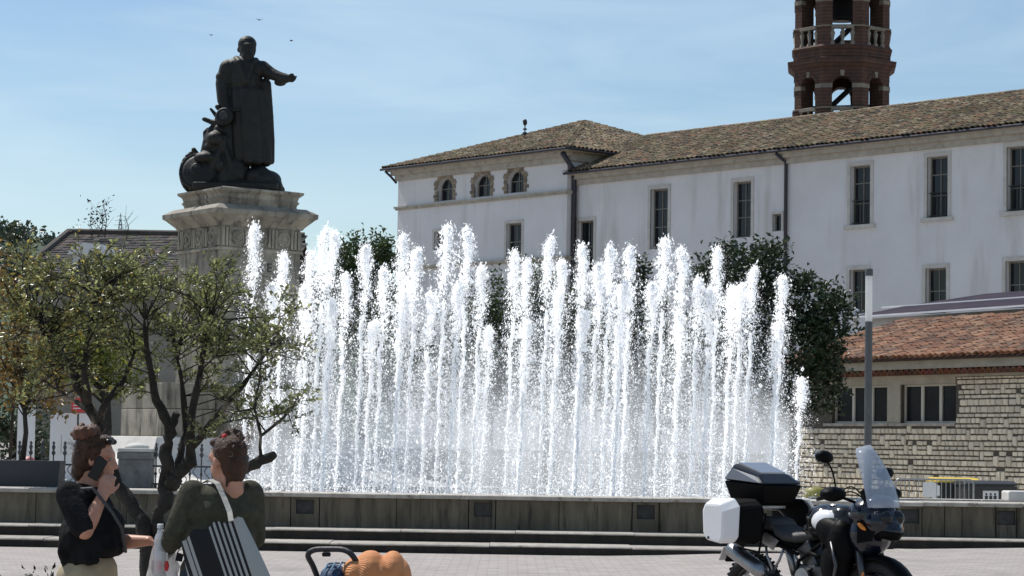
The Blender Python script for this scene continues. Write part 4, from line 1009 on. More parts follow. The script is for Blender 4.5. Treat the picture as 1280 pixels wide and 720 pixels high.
for k in range(1, n): MB().tube([(W_b * k / n, 0, .18), (W_b * k / n, 0, z_top)], .0085, 6).build('bar', M_galv, bar)
for xx in (.12, W_b - .12): MB().tube([(xx, -.28, .0), (xx, -.05, .1), (xx, .05, .1), (xx, .28, 0)], .016, 6).build('foot', M_galv, bar)
nb_ = thing('paper_notice', 'white paper notices hung on the metal barrier', 'notice', (GX(1162, 46.46), 46.46, gz + z_top - .34))
MB().add([(-.13, 0, 0), (.02, -.006, .0), (.13, 0, -.04), (.13, 0, .27), (.02, -.006, .3), (-.13, 0, .28)], [(0, 1, 4, 5), (1, 2, 3, 4)]).build('sheet', M_panel, nb_)
MB().add([(.14, .0, .02), (.2, -.003, .03), (.2, 0, .22), (.14, 0, .24)], [(0, 1, 2, 3)]).build('sheet', M_panel, nb_)
yb = thing('yellow_barrel', 'olive yellow barrel tipped behind the basin rim', 'barrel', (GX(1020, 43.0), 43.0, .6))
M_oliv = pmat('olive_yellow_plastic', (0.30, 0.27, 0.055), (0.24, 0.22, 0.05), 5, 0.5)
MB().lathe([(.1, 0), (.19, .03), (.22, .15), (.21, .27), (.17, .34), (.06, .36), (.0, .36)], 18).build('body', M_oliv, yb, smooth=True); MB().ell((-.12, -.19, .1), (.09, .05, .09)).build('opening', M_dark, yb)

# ------------------------------------------------------------------ house with dark roof on the left, hill, pylon, birds
YH = 85.0
a, b_, c_ = P(30, 322, YH - 2), P(85, 293, YH), P(240, 300.5, YH)
hs = thing('dark_roofed_house', 'old house with dark tiled hip roof and white dormer behind the trees', 'house', (a.x, YH - 6, 0))
eL, eR = GX(15, YH - 6), c_.x + 4; zr = (b_.z + c_.z) / 2 + .1; ze = P(120, 347, YH - 6).z
MB().box2((eL + .5, YH - 5.6, 0), (eR, YH + 5.5, ze)).build('wall', pmat('grey_brown_render', (0.27, 0.25, 0.21), (0.2, 0.185, 0.155), 1.2, .9), hs, world=True)
m = MB(); R0 = b_.x; m.add([(eL, YH - 6.2, ze), (eR, YH - 6.2, ze), (eR, YH, zr), (R0, YH, zr), (eL, YH + 6, ze), (eR, YH + 6, ze)], [(0, 1, 2, 3), (0, 3, 4), (3, 2, 5, 4)])
hr = m.build('roof', pmat('dark_roof_base', (0.05, 0.042, 0.036), None, rough=.9), hs, world=True)
tv = Vector((0, 6.2, zr - ze)); tvl = tv.length
tb = MB(); rr_ = random.Random(3); k = 0
while k * .26 < tvl:                                   # flat tile courses, each a stepped lip
    z0 = Vector((0, YH - 6.2, ze)) + tv * (k * .26 / tvl); x_ = eL + (R0 - eL) * (k * .26 / tvl)
    while x_ < eR:
        w_ = .23; tb.col = tuple(q * rr_.uniform(.75, 1.25) for q in PAL_DARK[rr_.randrange(4)]); l_ = rr_.uniform(.03, .055); d_ = tv.normalized() * .3
        tb.add([(x_, z0.y, z0.z + l_), (x_ + w_ - .01, z0.y, z0.z + l_), (x_ + w_ - .01, z0.y + d_.y, z0.z + d_.z + .012), (x_, z0.y + d_.y, z0.z + d_.z + .012), (x_, z0.y, z0.z), (x_ + w_ - .01, z0.y, z0.z)], [(0, 1, 2, 3), (0, 4, 5, 1)]); x_ += w_
    k += 1
im = TM[hs].inverted(); tb.v = [tuple(im @ Vector(v)) for v in tb.v]
t_ = tb.build('roof_tiles', M_tile3, hr, fix=False); t_['kind'] = 'stuff'
m = MB(); m.tube([Vector((eL, YH - 6.2, ze + .05)), Vector((R0, YH, zr + .06))], .12, 7); m.tube([Vector((R0, YH, zr + .06)), Vector((eR, YH, zr + .06))], .12, 7); m.build('ridge_cap', pmat('ridge_cap_clay', (0.10, 0.085, 0.07), (.06, .05, .045), 4, .9), hs, world=True)
dp = P(119, 324, YH - 4)
m = MB(); m.box2((dp.x - .55, YH - 5.2, dp.z - .75), (dp.x + .55, YH - 2, dp.z + .05)); m.build('dormer', M_panel, hs, world=True)
m = MB(); m.prism([(dp.x - .7, dp.z + .05), (dp.x + .7, dp.z + .05), (dp.x + .45, dp.z + .4), (dp.x - .4, dp.z + .45)], YH - 5.4, YH - 2); m.build('dormer_roof', M_panel, hs, world=True)
MB().box2((dp.x - .35, YH - 5.215, dp.z - .6), (dp.x + .4, YH - 5.2, dp.z - .1)).build('dormer_window', M_glass, hs, world=True)

M_hill = pmat('wooded_hill', (0.035, 0.06, 0.035), (0.055, 0.085, 0.045), 0.02, .95)
hb = MB(); NX, NY = 60, 10; vs = []
for j in range(NY):
    for i in range(NX):
        x = -700 + i * 26; t = j / (NY - 1); y = 900 + 900 * t
        crest = P(60, 309, 1500).z + 12 * math.sin(x * .011) + 5 * math.sin(x * .037 + 1) - max(0, (x + 180) * .22) - max(0, (-420 - x) * .05)
        z = max(-5, crest * math.sin(min(1.0, t * 1.5) * PI / 2) ** 1.3) if t < .67 else max(-5, crest * (1.33 - t * .5))
        vs.append((x, y, z))
hb.add(vs, [(j * NX + i, j * NX + i + 1, (j + 1) * NX + i + 1, (j + 1) * NX + i) for j in range(NY - 1) for i in range(NX - 1)])
hill = hb.build('hill', M_hill, smooth=True, fix=False); struct(hill)
def hill_z(x, y):
    i = min(NX - 2, max(0, (x + 700) / 26)); j = min(NY - 2, max(0, (y - 900) / 100)); i0, j0 = int(i), int(j); fi, fj = i - i0, j - j0
    g = lambda a, b2: vs_h[b2 * NX + a][2]
    return (g(i0, j0) * (1 - fi) + g(i0 + 1, j0) * fi) * (1 - fj) + (g(i0, j0 + 1) * (1 - fi) + g(i0 + 1, j0 + 1) * fi) * fj
vs_h = vs
pp = P(150, 299, 1500)
py_ = thing('electricity_pylon', 'thin lattice electricity pylon on the wooded hill', 'pylon', (pp.x, 1500, pp.z - 4)); m = MB(); Hh = P(150, 266, 1500).z - pp.z + 4
for sx in (-1, 1):
    for sy in (-1, 1): m.tube([(sx * 2.4, sy * 2.4, 0), (sx * .7, sy * .7, Hh * .62), (0, 0, Hh)], [.2, .17, .14], 4)
for k in range(7):
    t0, t1 = k / 7, (k + 1) / 7; w0, w1 = 2.4 - 1.9 * t0 * .9, 2.4 - 1.9 * t1 * .9
    for sy in (-1, 1): m.tube([(-w0, sy * w0, Hh * .8 * t0), (w1, sy * w1, Hh * .8 * t1)], .11, 4); m.tube([(w0, sy * w0, Hh * .8 * t0), (-w1, sy * w1, Hh * .8 * t1)], .11, 4)
m.build('lattice', M_iron, py_)
for zz, w_ in ((.62, 4.2), (.76, 3.4), (.89, 2.4)): MB().tube([(-w_, 0, Hh * zz), (0, 0, Hh * zz + .5), (w_, 0, Hh * zz)], [.1, .2, .1], 4).build('cross_arm', M_iron, py_)
M_bird = pmat('dark_bird', (0.02, 0.02, 0.022), None, rough=.8)
for i, (bx_, by_, span, lab) in enumerate(((264, 44, .07, 'tiny dark bird gliding in the sky beside the statue head'), (324, 25, .11, 'small dark bird with spread wings above the statue'), (364, 51, .05, 'tiny dark bird above the statue outstretched arm'))):
    p = P(bx_, by_, 60); t = thing('bird', lab, 'bird', tuple(p), .5 * i, group='birds in the sky')
    MB().ell((0, 0, 0), (.016, .045, .014), nu=8, nv=6).ell((0, -.045, .005), (.01, .014, .01), nu=8, nv=6).build('body', M_bird, t, smooth=True)
    for s_ in (-1, 1): MB().add([(0, .018, .005), (0, -.022, .005), (s_ * span * .5, -.018, .022), (s_ * span, .01, .01), (s_ * span * .5, .022, .018)], [(0, 1, 2, 4), (2, 3, 4)]).build('wing', M_bird, t)
# ------------------------------------------------------------------ foliage
def leafmat(name, c, trans=0.35, rough=0.45, spec=0.5):
    return pmat(name, c, tuple(q * .75 for q in c), 3, rough, vcol=True, trans=trans, spec=spec)
M_lf_olive = leafmat('olive_tree_leaves', (0.235, 0.25, 0.10), .5, .33, .6)
M_lf_dark = leafmat('dark_glossy_leaves', (0.04, 0.06, 0.026), .25, .4, .5)
M_lf_mid = leafmat('mid_green_leaves', (0.06, 0.09, 0.03), .35, .5, .4)
M_lf_yel = leafmat('yellow_green_leaves', (0.20, 0.22, 0.045), .5, .5, .4)
M_lf_autumn = leafmat('yellowing_leaves', (0.26, 0.17, 0.05), .45, .4, .5)
M_lf_far = leafmat('hazed_wood_leaves', (0.055, 0.08, 0.06), .3, .6, .3)  # bluish haze of distance mixed into the leaf colour
M_bark = pmat('dark_bark', (0.045, 0.036, 0.028), (0.02, 0.017, 0.014), 9, .9, .8, 30, c3=(.10, .085, .065), c3scale=6, c3lim=(.6, .75))
M_bark2 = pmat('grey_olive_bark', (0.04, 0.033, 0.025), (0.014, 0.012, 0.009), 7, .9, 1.0, 26, c3=(.26, .22, .16), c3scale=5, c3stretch=(1, 1, .4), c3lim=(.58, .7))

def leaves(C, size, g, droop=0.0, aspect=0.42, up=0.35, dirs=None):
    """folded leaf blades at the points C: two quads each"""
    n = len(C)
    d = g.normal(size=(n, 3)); d[:, 2] = d[:, 2] * .6 + up - droop
    if dirs is not None: d = d * .55 + dirs
    d /= np.linalg.norm(d, axis=1, keepdims=True)
    a = g.normal(size=(n, 3)); s = np.cross(d, a); s /= np.linalg.norm(s, axis=1, keepdims=True); nn = np.cross(s, d)
    L = (size * g.uniform(.65, 1.35, n))[:, None]; W = L * aspect * .5
    p0 = C; p1 = C + d * L * .5 + nn * L * .06; p2 = C + d * L - nn * L * .05
    l1 = p1 + s * W + nn * W * .5; r1 = p1 - s * W + nn * W * .5
    V = np.stack([p0, l1, p2, p1, r1], 1).reshape(-1, 3)
    b = np.arange(n)[:, None] * 5
    Fq = np.concatenate([b + np.array([[0, 3, 2, 1]]), b + np.array([[0, 4, 2, 3]])], 0)
    return V, Fq

def crown_points(blobs, clumps, per, cr, g, shell=.55):
    out = []; cen = []
    vol = np.array([b[1][0] * b[1][1] * b[1][2] for b in blobs]) ** .75; vol /= vol.sum()
    for (c, r), w in zip(blobs, vol):
        k = max(3, int(clumps * w)); u = g.normal(size=(k, 3)); u /= np.linalg.norm(u, axis=1, keepdims=True)
        rad_ = g.uniform(shell ** 3, 1, k) ** (1 / 3); rad_ *= g.uniform(.86, 1.1, k)
        cc = np.array(c) + u * rad_[:, None] * np.array(r); cen.append(cc)
        for q in cc:
            m = int(per * g.uniform(.6, 1.4)); f = g.normal(size=(m, 3)) * cr * g.uniform(.6, 1.2)
            f[:, 2] *= .75; out.append(q + f)
    return np.concatenate(out), np.concatenate(cen)

def tree(name, label, base, trunk_pts, trunk_r, blobs, clumps, per, cr, lsize, mat, bark, seed, group=None, cat='tree', shell=.55, aspect=.5, limbs=14, spread=.35):
    g = np.random.default_rng(seed); r = random.Random(seed)
    t = thing(name, label, cat, tuple(base), 0, group)
    pts, cen = crown_points(blobs, clumps, per, cr, g, shell)
    V, Fq = leaves(pts, lsize, g, aspect=aspect)
    tone = g.uniform(1 - spread, 1 + spread, len(pts))[:, None] * np.array([[1, 1, 1]]) * (1 + g.normal(size=(len(pts), 3)) * .06)
    np_mesh('crown', V, Fq, mat, t, col=np.concatenate([tone, tone]).astype(np.float32))
    m = MB(); tp = [Vector(p) for p in trunk_pts]; m.tube(tp, trunk_r, 9); top = tp[-1]
    idx = list(range(len(cen))); r.shuffle(idx)
    for i in idx[:limbs]:
        e = Vector(cen[i]); s0 = tp[-1].lerp(tp[-2], r.uniform(0, .6)); md = s0.lerp(e, .5) + Vector((r.uniform(-.1, .1), r.uniform(-.1, .1), r.uniform(0, .15))) * (e - s0).length
        rr = trunk_r[-1] * r.uniform(.35, .6); m.tube([s0, md, e], [rr, rr * .6, rr * .2], 6)
    m.build('trunk', bark, t, smooth=True)
    return t

def px_blob(px, py, Y, rpx, rpy, base, depth=None):
    p = P(px, py, Y); s = F / Y
    return ((p.x - base[0], 0 if depth is None else depth, p.z - base[2]), (rpx / s, (rpx + rpy) / 2 / s, rpy / s))

# trees behind the fountain and on the right
def blob_tree(name, label, Y, trunk_px, blobs, clumps, per, cr, ls, mat, seed, gz_=.2, group=None, aspect=.5, shell=.55, limbs=14, cat='tree', tr=.16):
    b0 = P(trunk_px, 560, Y); base = (b0.x, Y, gz_)
    bl = [px_blob(a, b, Y, c, d, base, e) for (a, b, c, d, e) in blobs]
    zc = min(q[0][2] for q in bl)
    tree(name, label, base, [(0, 0, 0), (.05, 0, zc * .5), (0, 0, max(.6, zc))], [tr, tr * .8, tr * .62], bl, clumps, per, cr, ls, mat, M_bark, seed, group, shell=shell, aspect=aspect, limbs=limbs, cat=cat)
G_B = 'trees behind the fountain'
blob_tree('magnolia_tree', 'dark glossy evergreen tree in front of the rubble stone building', 55.0, 990, [(920, 345, 42, 42, 0), (900, 330, 22, 30, .2), (962, 330, 24, 26, .1), (965, 308, 9, 18, 0), (940, 400, 50, 60, .2), (1015, 385, 38, 46, 0), (1035, 400, 26, 34, -.1), (1000, 440, 48, 50, 0), (1020, 480, 34, 40, .1), (975, 490, 40, 40, .2), (878, 345, 12, 18, .2), (900, 420, 34, 50, .4)], 560, 30, .17, .135, M_lf_dark, 21, group=G_B, shell=.72)
blob_tree('round_tree', 'round dark green tree between pedestal and white building behind the jets', 82.0, 452, [(456, 335, 40, 44, 0), (440, 320, 22, 24, 0), (475, 320, 22, 22, 0), (455, 380, 50, 50, .3), (425, 370, 20, 40, 0)], 260, 34, .22, .15, M_lf_mid, 22, group=G_B, shell=.7)
blob_tree('leafy_tree', 'leafy tree under the string course of the white building behind the jets', 84.0, 610, [(608, 375, 26, 32, 0), (625, 400, 40, 40, .2), (590, 410, 30, 40, 0), (662, 348, 12, 26, .1)], 150, 30, .22, .15, M_lf_mid, 23, group=G_B, shell=.65)
blob_tree('leafy_tree', 'small tree below the corner downpipe of the white building', 84.0, 680, [(676, 365, 22, 34, 0), (690, 400, 40, 44, .2), (735, 405, 34, 34, 0)], 130, 30, .22, .15, M_lf_mid, 24, group=G_B, shell=.65)
blob_tree('young_magnolia', 'young magnolia with loose large leaves behind the middle jets', 66.0, 790, [(797, 335, 14, 18, 0), (785, 345, 16, 22, 0), (800, 355, 18, 16, 0), (790, 390, 32, 36, .1)], 50, 14, .14, .2, M_lf_dark, 25, group=G_B, shell=.4)
blob_tree('hedge_tree', 'broad dark hedge tree filling the back of the basin', 70.0, 820, [(560, 470, 110, 46, 0), (700, 470, 110, 52, 0), (830, 470, 90, 60, 0), (450, 470, 80, 50, 0)], 420, 30, .26, .16, M_lf_dark, 26, group=G_B, shell=.7)
hw_l = thing('garden_wall', 'long grey stone wall behind the basin and the hedge trees', 'wall', (-12, 58, 0))
k = -12.0
while k < 6.0:
    e = k + rnd.uniform(.8, 1.3); z = .2
    for h in (.45, .45, .42): MB().box2((k + .006, 58 + rnd.uniform(0, .02), z + .005), (e - .006, 58.4, z + h - .005)).build('stone_block', M_conc, hw_l, world=True); z += h
    k = e

# left: yellow-green tree, yellowing shrub, tall dark shrub, bushes
blob_tree('lime_tree', 'sunlit yellow green tree beyond the display panels', 58.0, 130, [(135, 445, 42, 36, 0), (100, 425, 40, 40, .3), (75, 455, 34, 34, 0), (150, 480, 26, 18, .2)], 120, 34, .2, .14, M_lf_yel, 31, gz_=.84, shell=.6)
blob_tree('evergreen_bush', 'dark evergreen bush behind the narrow display panel', 50.0, 30, [(20, 560, 40, 50, 0), (54, 560, 16, 50, 0), (-10, 520, 40, 50, 0)], 120, 34, .14, .09, M_lf_dark, 32, gz_=.84, shell=.7, cat='bush')
blob_tree('yellowing_shrub', 'shrub with yellow and orange leaves growing in the planter', 38.6, 28, [(15, 400, 34, 50, 0), (40, 470, 38, 46, 0), (10, 470, 30, 50, .1), (70, 500, 26, 24, 0), (-5, 340, 20, 40, 0), (60, 430, 24, 30, 0)], 110, 22, .13, .1, M_lf_autumn, 33, gz_=1.17, shell=.35, limbs=40, cat='shrub', tr=.05)
blob_tree('magnolia_sapling', 'tall sapling with large dark leaves above the shrub', 41.0, 12, [(20, 300, 24, 10, 0), (8, 292, 16, 12, 0), (36, 285, 6, 14, 0), (12, 345, 20, 30, 0)], 26, 11, .08, .13, M_lf_dark, 34, gz_=.835, shell=.3, limbs=20, tr=.03)

# far wood on the hill: one mass of crowns
g = np.random.default_rng(3); vsW = []
pts = []
for _ in range(1500):
    x, y = g.uniform(-640, 150), g.uniform(1150, 1530); z = hill_z(x, y); h = g.uniform(4, 9); 
    n = 40; f = g.normal(size=(n, 3)) * np.array([h * .34, h * .34, h * .34]); pts.append(np.array([x, y, z + h * .45]) + f)
pts = np.concatenate(pts); V, Fq = leaves(pts, 2.2, g, aspect=.9)
tone = g.uniform(.6, 1.4, len(pts))[:, None] * np.ones((1, 3)); 
o = np_mesh('hillside_wood', V, Fq, M_lf_far, None, col=np.concatenate([tone, tone]).astype(np.float32)); tag(o, 'far green wood covering the hill on the left', 'wood', kind='stuff')

# thin dry saplings against the sky over the dark roof
def sapling(px, py0, py1, Y, label, seed, leafy):
    r = random.Random(seed); a, b_ = P(px, py0, Y), P(px + r.uniform(-4, 6), py1, Y)
    t = thing('roof_sapling', label, 'sapling', tuple(a)); m = MB(); d = b_ - a
    m.tube([(0, 0, 0), d * .5 + Vector((.1, 0, 0)), d], [.022, .016, .008], 5); tips = []
    for k in range(9):
        s0 = d * r.uniform(.2, .95); e = s0 + Vector((r.uniform(-.5, .5), r.uniform(-.3, .3), r.uniform(.15, .55))); m.tube([s0, e], [.008, .004], 4); tips.append(e)
    m.build('stem', M_bark, t)
    if leafy:
        gg = np.random.default_rng(seed); C = np.concatenate([np.array(e) + gg.normal(size=(leafy, 3)) * .12 for e in tips]); V, Fq = leaves(C, .13, gg); np_mesh('leaves', V, Fq, M_lf_olive, t)
sapling(131, 297, 252, 84, 'bare thin sapling rising above the dark roof ridge', 1, 0); sapling(122, 297, 266, 84, 'thin leafy sapling beside the bare one above the roof', 2, 6); sapling(114, 298, 280, 84, 'low leafy sprig above the dark roof ridge', 3, 8); sapling(158, 299, 270, 84, 'wispy bare sapling beside the pylon above the roof', 4, 0)

# ------------------------------------------------------------------ old multi-stemmed olive-like tree in front
YO = 22.0
ob = P(192, 790, YO); ob.z = 0.0
ol = thing('olive_tree', 'gnarled small leaved tree with two leaning stems and cut stubs behind the two women', 'tree', (ob.x, YO, 0))
def O(px, py, dy=0.0):
    p = P(px, py, YO + dy); return Vector((p.x - ob.x, dy, p.z))
r = random.Random(9); tips = []
tm = MB()
def gnarl(pts, rs, sub=4, amp=.25):
    """subdivide a stem with knots"""
    P2, R2 = [], []
    for i in range(len(pts) - 1):
        for k in range(sub):
            t = k / sub; rr = rs[i] * (1 - t) + rs[i + 1] * t
            P2.append(pts[i].lerp(pts[i + 1], t) + Vector((r.uniform(-1, 1), r.uniform(-1, 1), 0)) * rr * amp); R2.append(rr * r.uniform(.85, 1.25))
    P2.append(pts[-1]); R2.append(rs[-1]); return P2, R2
def stem(pts, rs, n=9, amp=.25):
    a, b2 = gnarl(pts, rs, amp=amp); tm.tube(a, b2, n); return a, b2
stem([O(192, 800), O(190, 720), O(188, 672)], [.12, .11, .10])
stem([O(188, 690), O(176, 650), O(148, 606, .1), O(130, 560, .15), O(121, 530, .15), O(110, 505, .1)], [.08, .07, .058, .05, .045, .04])
stem([O(190, 690), O(203, 640), O(208, 600), O(210, 560), O(214, 535), O(221, 517)], [.085, .065, .056, .048, .042, .036], amp=.7)
stem([O(212, 605), O(226, 592), O(238, 572)], [.07, .065, .055], amp=.5)
stem([O(196, 680), O(240, 640, -.1), O(285, 602, -.2), O(312, 583, -.25), O(343, 568, -.3)], [.07, .06, .05, .05, .035], amp=.4)
stem([O(110, 505, .1), O(88, 462), O(70, 430), O(40, 400)], [.05, .038, .028, .015]); stem([O(122, 525, .1), O(135, 500), O(155, 475, .2), O(168, 440, .2)], [.04, .03, .024, .012]); stem([O(110, 505, .1), O(105, 460, -.2), O(112, 410, -.2), O(120, 370, -.2)], [.04, .03, .02, .01]); stem([O(118, 520, .1), O(100, 505, .3), O(60, 480, .4)], [.03, .022, .012])
stem([O(214, 540), O(195, 500, .1), O(185, 450, .1), O(180, 400)], [.05, .035, .025, .012]); stem([O(238, 572), O(240, 520, -.1), O(250, 460, -.1), O(262, 400, -.1)], [.045, .035, .028, .012]); stem([O(222, 590), O(232, 540, .2), O(228, 480, .2), O(215, 420, .2)], [.04, .03, .022, .012]); stem([O(240, 560), O(270, 520, -.2), O(305, 480, -.3), O(340, 430, -.3)], [.035, .026, .02, .01]); stem([O(325, 575, -.28), O(326, 545, -.3), O(318, 510, -.3), O(325, 470, -.3)], [.02, .014, .012, .006]); stem([O(326, 545, -.3), O(350, 525, -.35), O(372, 505, -.4)], [.012, .01, .005])
# crown by zones: (px, py, rx, ry, clumps)
zones = [(60, 375, 50, 36, 26), (115, 365, 45, 40, 26), (40, 430, 50, 42, 24), (100, 425, 55, 45, 24), (150, 350, 32, 30, 16), (165, 400, 38, 44, 20), (190, 350, 26, 26, 12), (225, 395, 42, 50, 24), (265, 370, 34, 36, 18), (290, 410, 40, 42, 18), (330, 405, 34, 34, 12), (240, 450, 60, 44, 18), (300, 470, 46, 44, 12), (345, 460, 30, 40, 10), (352, 510, 24, 30, 8), (60, 480, 46, 26, 11), (180, 470, 40, 30, 7), (255, 520, 50, 30, 6), (300, 540, 30, 26, 3), (20, 350, 26, 36, 10), (130, 335, 40, 16, 10)]
g = np.random.default_rng(17); LC, LD = [], []
main_pts = [v for v in tm.v[::9]]
anchors = [Vector(v) for v in main_pts]
for (zx, zy, rx, ry, k) in zones:
    for _ in range(int(k * (.92 if zy < 440 else .85))):
        a = r.uniform(0, 2 * PI); q = r.uniform(.1, 1) ** .5; c = O(zx + math.cos(a) * rx * q, zy + math.sin(a) * ry * q, r.uniform(-.75, .75))
        near = min(anchors, key=lambda v: (v - c).length + r.uniform(0, .25)); mid = near.lerp(c, .55) + Vector((r.uniform(-.06, .06), r.uniform(-.06, .06), r.uniform(-.02, .1)))
        tm.tube([near, mid, c], [.009, .007, .004], 4, cap=False)
        for s_ in range(r.randint(3, 5)):              # twigs carrying small leaves
            d = Vector((r.uniform(-1, 1), r.uniform(-1, 1), r.uniform(-.3, 1))).normalized(); l = r.uniform(.12, .26); e = c + d * l
            tm.tube([c, e], [.004, .002], 3, cap=False)
            n = r.randint(12, 22); ts = g.uniform(.15, 1.05, n)[:, None]
            LC.append(np.array(c) + np.array(d)[None] * l * ts + g.normal(size=(n, 3)) * .012); LD.append(np.repeat(np.array(d)[None], n, 0))
LC, LD = np.concatenate(LC), np.concatenate(LD)
V, Fq = leaves(LC, .047, g, aspect=.42, dirs=LD * .5, up=.2)
tone = (g.uniform(.55, 1.5, len(LC))[:, None] * np.array([[1, 1, 1]]))
warm = g.random(len(LC)) < np.clip(.1 - (LC[:, 0] + .6) * .16, 0, .3); tone[warm] *= np.array([1.5, 1.05, .6]); dk = g.random(len(LC)) < .3; tone[dk] *= .5; lt = g.random(len(LC)) < .14; tone[lt] *= 1.9
np_mesh('crown', V, Fq, M_lf_olive, ol, col=np.concatenate([tone, tone]).astype(np.float32))
tm.build('trunk', M_bark2, ol, smooth=True, fix=False)
# low scrubby plant at the near left edge
sb = P(62, 740, 14.0); sbt = thing('low_shrub', 'small grey green low plant beside the woman in black', 'plant', (sb.x, 14, 0)); m = MB(); LCs = []
for _ in range(46):
    e = Vector((r.gauss(0, .13), r.gauss(0, .12), r.uniform(.5, .84))); m.tube([(e.x * .3, e.y * .3, 0), e * .6, e], [.006, .005, .002], 4, cap=False); n = 34; LCs.append(np.array(e)[None] * g.uniform(.6, 1.02, n)[:, None] + g.normal(size=(n, 3)) * .02)
m.build('stems', M_bark2, sbt); LCs = np.concatenate(LCs); V, Fq = leaves(LCs, .04, g); np_mesh('leaves', V, Fq, M_lf_olive, sbt)

# ------------------------------------------------------------------ fountain water jets
M_foam = bpy.data.materials.new('white_water_drops'); M_foam.use_nodes = True; N, L = M_foam.node_tree.nodes, M_foam.node_tree.links; N.clear()
fo, fd, ft, fa = N.new('ShaderNodeOutputMaterial'), N.new('ShaderNodeBsdfDiffuse'), N.new('ShaderNodeBsdfTranslucent'), N.new('ShaderNodeAddShader')
fd.inputs[0].default_value = (.59, .59, .59, 1); ft.inputs[0].default_value = (.67, .67, .67, 1)
L.new(fd.outputs[0], fa.inputs[0]); L.new(ft.outputs[0], fa.inputs[1]); L.new(fa.outputs[0], fo.inputs[0])
OCT = np.array([[1, 0, 0], [-1, 0, 0], [0, 1, 0], [0, -1, 0], [0, 0, 1], [0, 0, -1]], float)
OF = np.array([[0, 2, 4], [1, 3, 4], [2, 1, 5], [3, 0, 5]])      # every other face: open beads that let the light through
def drops(C, R, stretch, g):
    n = len(C); a = g.uniform(0, 2 * PI, n); ca, sa = np.cos(a), np.sin(a)
    o_ = np.repeat(OCT[None], n, 0) * (R[:, None, None]); o_[:, :, 2] *= stretch[:, None]
    x = o_[:, :, 0] * ca[:, None] - o_[:, :, 1] * sa[:, None]; y = o_[:, :, 0] * sa[:, None] + o_[:, :, 1] * ca[:, None]
    tlt = g.normal(size=(n, 2)) * .35
    o_ = np.stack([x + o_[:, :, 2] * tlt[:, :1], y + o_[:, :, 2] * tlt[:, 1:], o_[:, :, 2]], 2)
    V = (C[:, None, :] + o_).reshape(-1, 3); Fq = (np.arange(n)[:, None, None] * 6 + OF[None]).reshape(-1, 3)
    return V, Fq
def jet_mesh(H, seed, fat=1.0):
    g = np.random.default_rng(seed); Cs, Rs, Ss = [], [], []
    def add(C, R, S): Cs.append(C); Rs.append(R); Ss.append(S)
    wob = lambda h: np.stack([.018 * np.sin(h * 5 + seed) + .012 * np.sin(h * 13 + seed * 2.), .018 * np.cos(h * 4.3 + seed) + .012 * np.sin(h * 11.), np.zeros_like(h)], -1) * (h / H)[:, None] * 1.6
    # unbroken rising stem
    n = int(H * 70); h = np.linspace(0, H * .72, n); C = np.stack([0 * h, 0 * h, h], 1) + wob(h) + g.normal(size=(n, 3)) * (.004 + .012 * h / H)[:, None]
    add(C, g.uniform(.012, .02, n) * (1 + .3 * h / H), g.uniform(2.0, 3.4, n))
    # rising drops, evenly in time
    n = 800; t = g.uniform(0, 1, n); h = H * (1 - t * t); C = np.stack([0 * h, 0 * h, h], 1) + wob(h) + g.normal(size=(n, 3)) * (.016 + .035 * (h / H))[:, None]
    add(C, g.lognormal(-4.85, .42, n), g.uniform(1, 2.4, n))
    # crest: foamy lumps
    n = 520; h = H * (1 - g.uniform(0, .5, n) ** 2 * .9); C = np.stack([0 * h, 0 * h, h], 1) + wob(h) + g.normal(size=(n, 3)) * (.022 + .055 * np.sqrt(np.clip(1 - h / H, 0, 1)) * 1.6)[:, None]
    add(C, g.lognormal(-4.6, .42, n) * fat, g.uniform(.9, 1.5, n))
    # falling clusters, spreading as they fall
    nc = 330; tc = g.uniform(.05, 1, nc) ** .8; ang = g.normal(size=(nc, 2)); 
    for i in range(nc):
        k = g.integers(4, 13); t = np.clip(tc[i] + g.normal(size=k) * .018, 0.02, 1); h = H * (1 - t * t) + g.normal(size=k) * .03
        sp = .03 + .16 * fat * t; C = np.stack([ang[i, 0] * sp + g.normal(size=k) * .02, ang[i, 1] * sp + g.normal(size=k) * .02, np.abs(h)], 1)
        add(C, g.lognormal(-5.1, .45, k), g.uniform(.9, 1.8, k))
    # fine spray
    n = 2300; t = g.uniform(.1, 1, n); h = H * (1 - t * t); C = np.stack([g.normal(size=n) * (.03 + .2 * t), g.normal(size=n) * (.03 + .2 * t), h], 1); add(C, g.lognormal(-5.65, .35, n), g.uniform(.8, 1.4, n))
    # splashes at the foot
    n = 130; h = np.abs(g.normal(size=n)) * .22; C = np.stack([g.normal(size=n) * .14, g.normal(size=n) * .2, h], 1); add(C, g.lognormal(-4.75, .5, n), g.uniform(.8, 1.3, n))
    C, R, S = np.concatenate(Cs), np.concatenate(Rs), np.concatenate(Ss)
    V, Fq = drops(C, R, S, g)
    V[:, 0] += V[:, 2] * .035                       # light wind
    return V, Fq
ZWAT = .655; YJ = 40.6
tops = [(312, 284), (350, 320), (383, 318), (399, 288), (410, 292), (428, 345), (452, 310), (476, 338), (500, 296), (515, 312), (553, 285), (580, 288), (598, 335), (640, 317), (655, 327), (682, 299), (697, 328), (725, 309), (745, 332), (760, 311), (785, 311), (775, 354), (827, 301), (850, 313), (870, 350), (895, 313), (912, 360), (938, 336), (975, 347), (1000, 474)]
jet_px = []
k = 326.0
rj = random.Random(4)
for (tx_, ty_) in tops: jet_px.append((tx_ - 4, ty_, 0))
for q in range(17): jet_px.append((335 + q * 39 + rj.uniform(-7, 7), rj.uniform(350, 415), 1))
meshes = {}
def top_height(px, py, Y): return P(px, py, Y).z - ZWAT
VAR = []
for i in range(12):
    V, Fq = jet_mesh(3.6, 100 + i, .8 + .05 * i); o = np_mesh('water_jet', V, Fq, M_foam); VAR.append(o.data); bpy.data.objects.remove(o)
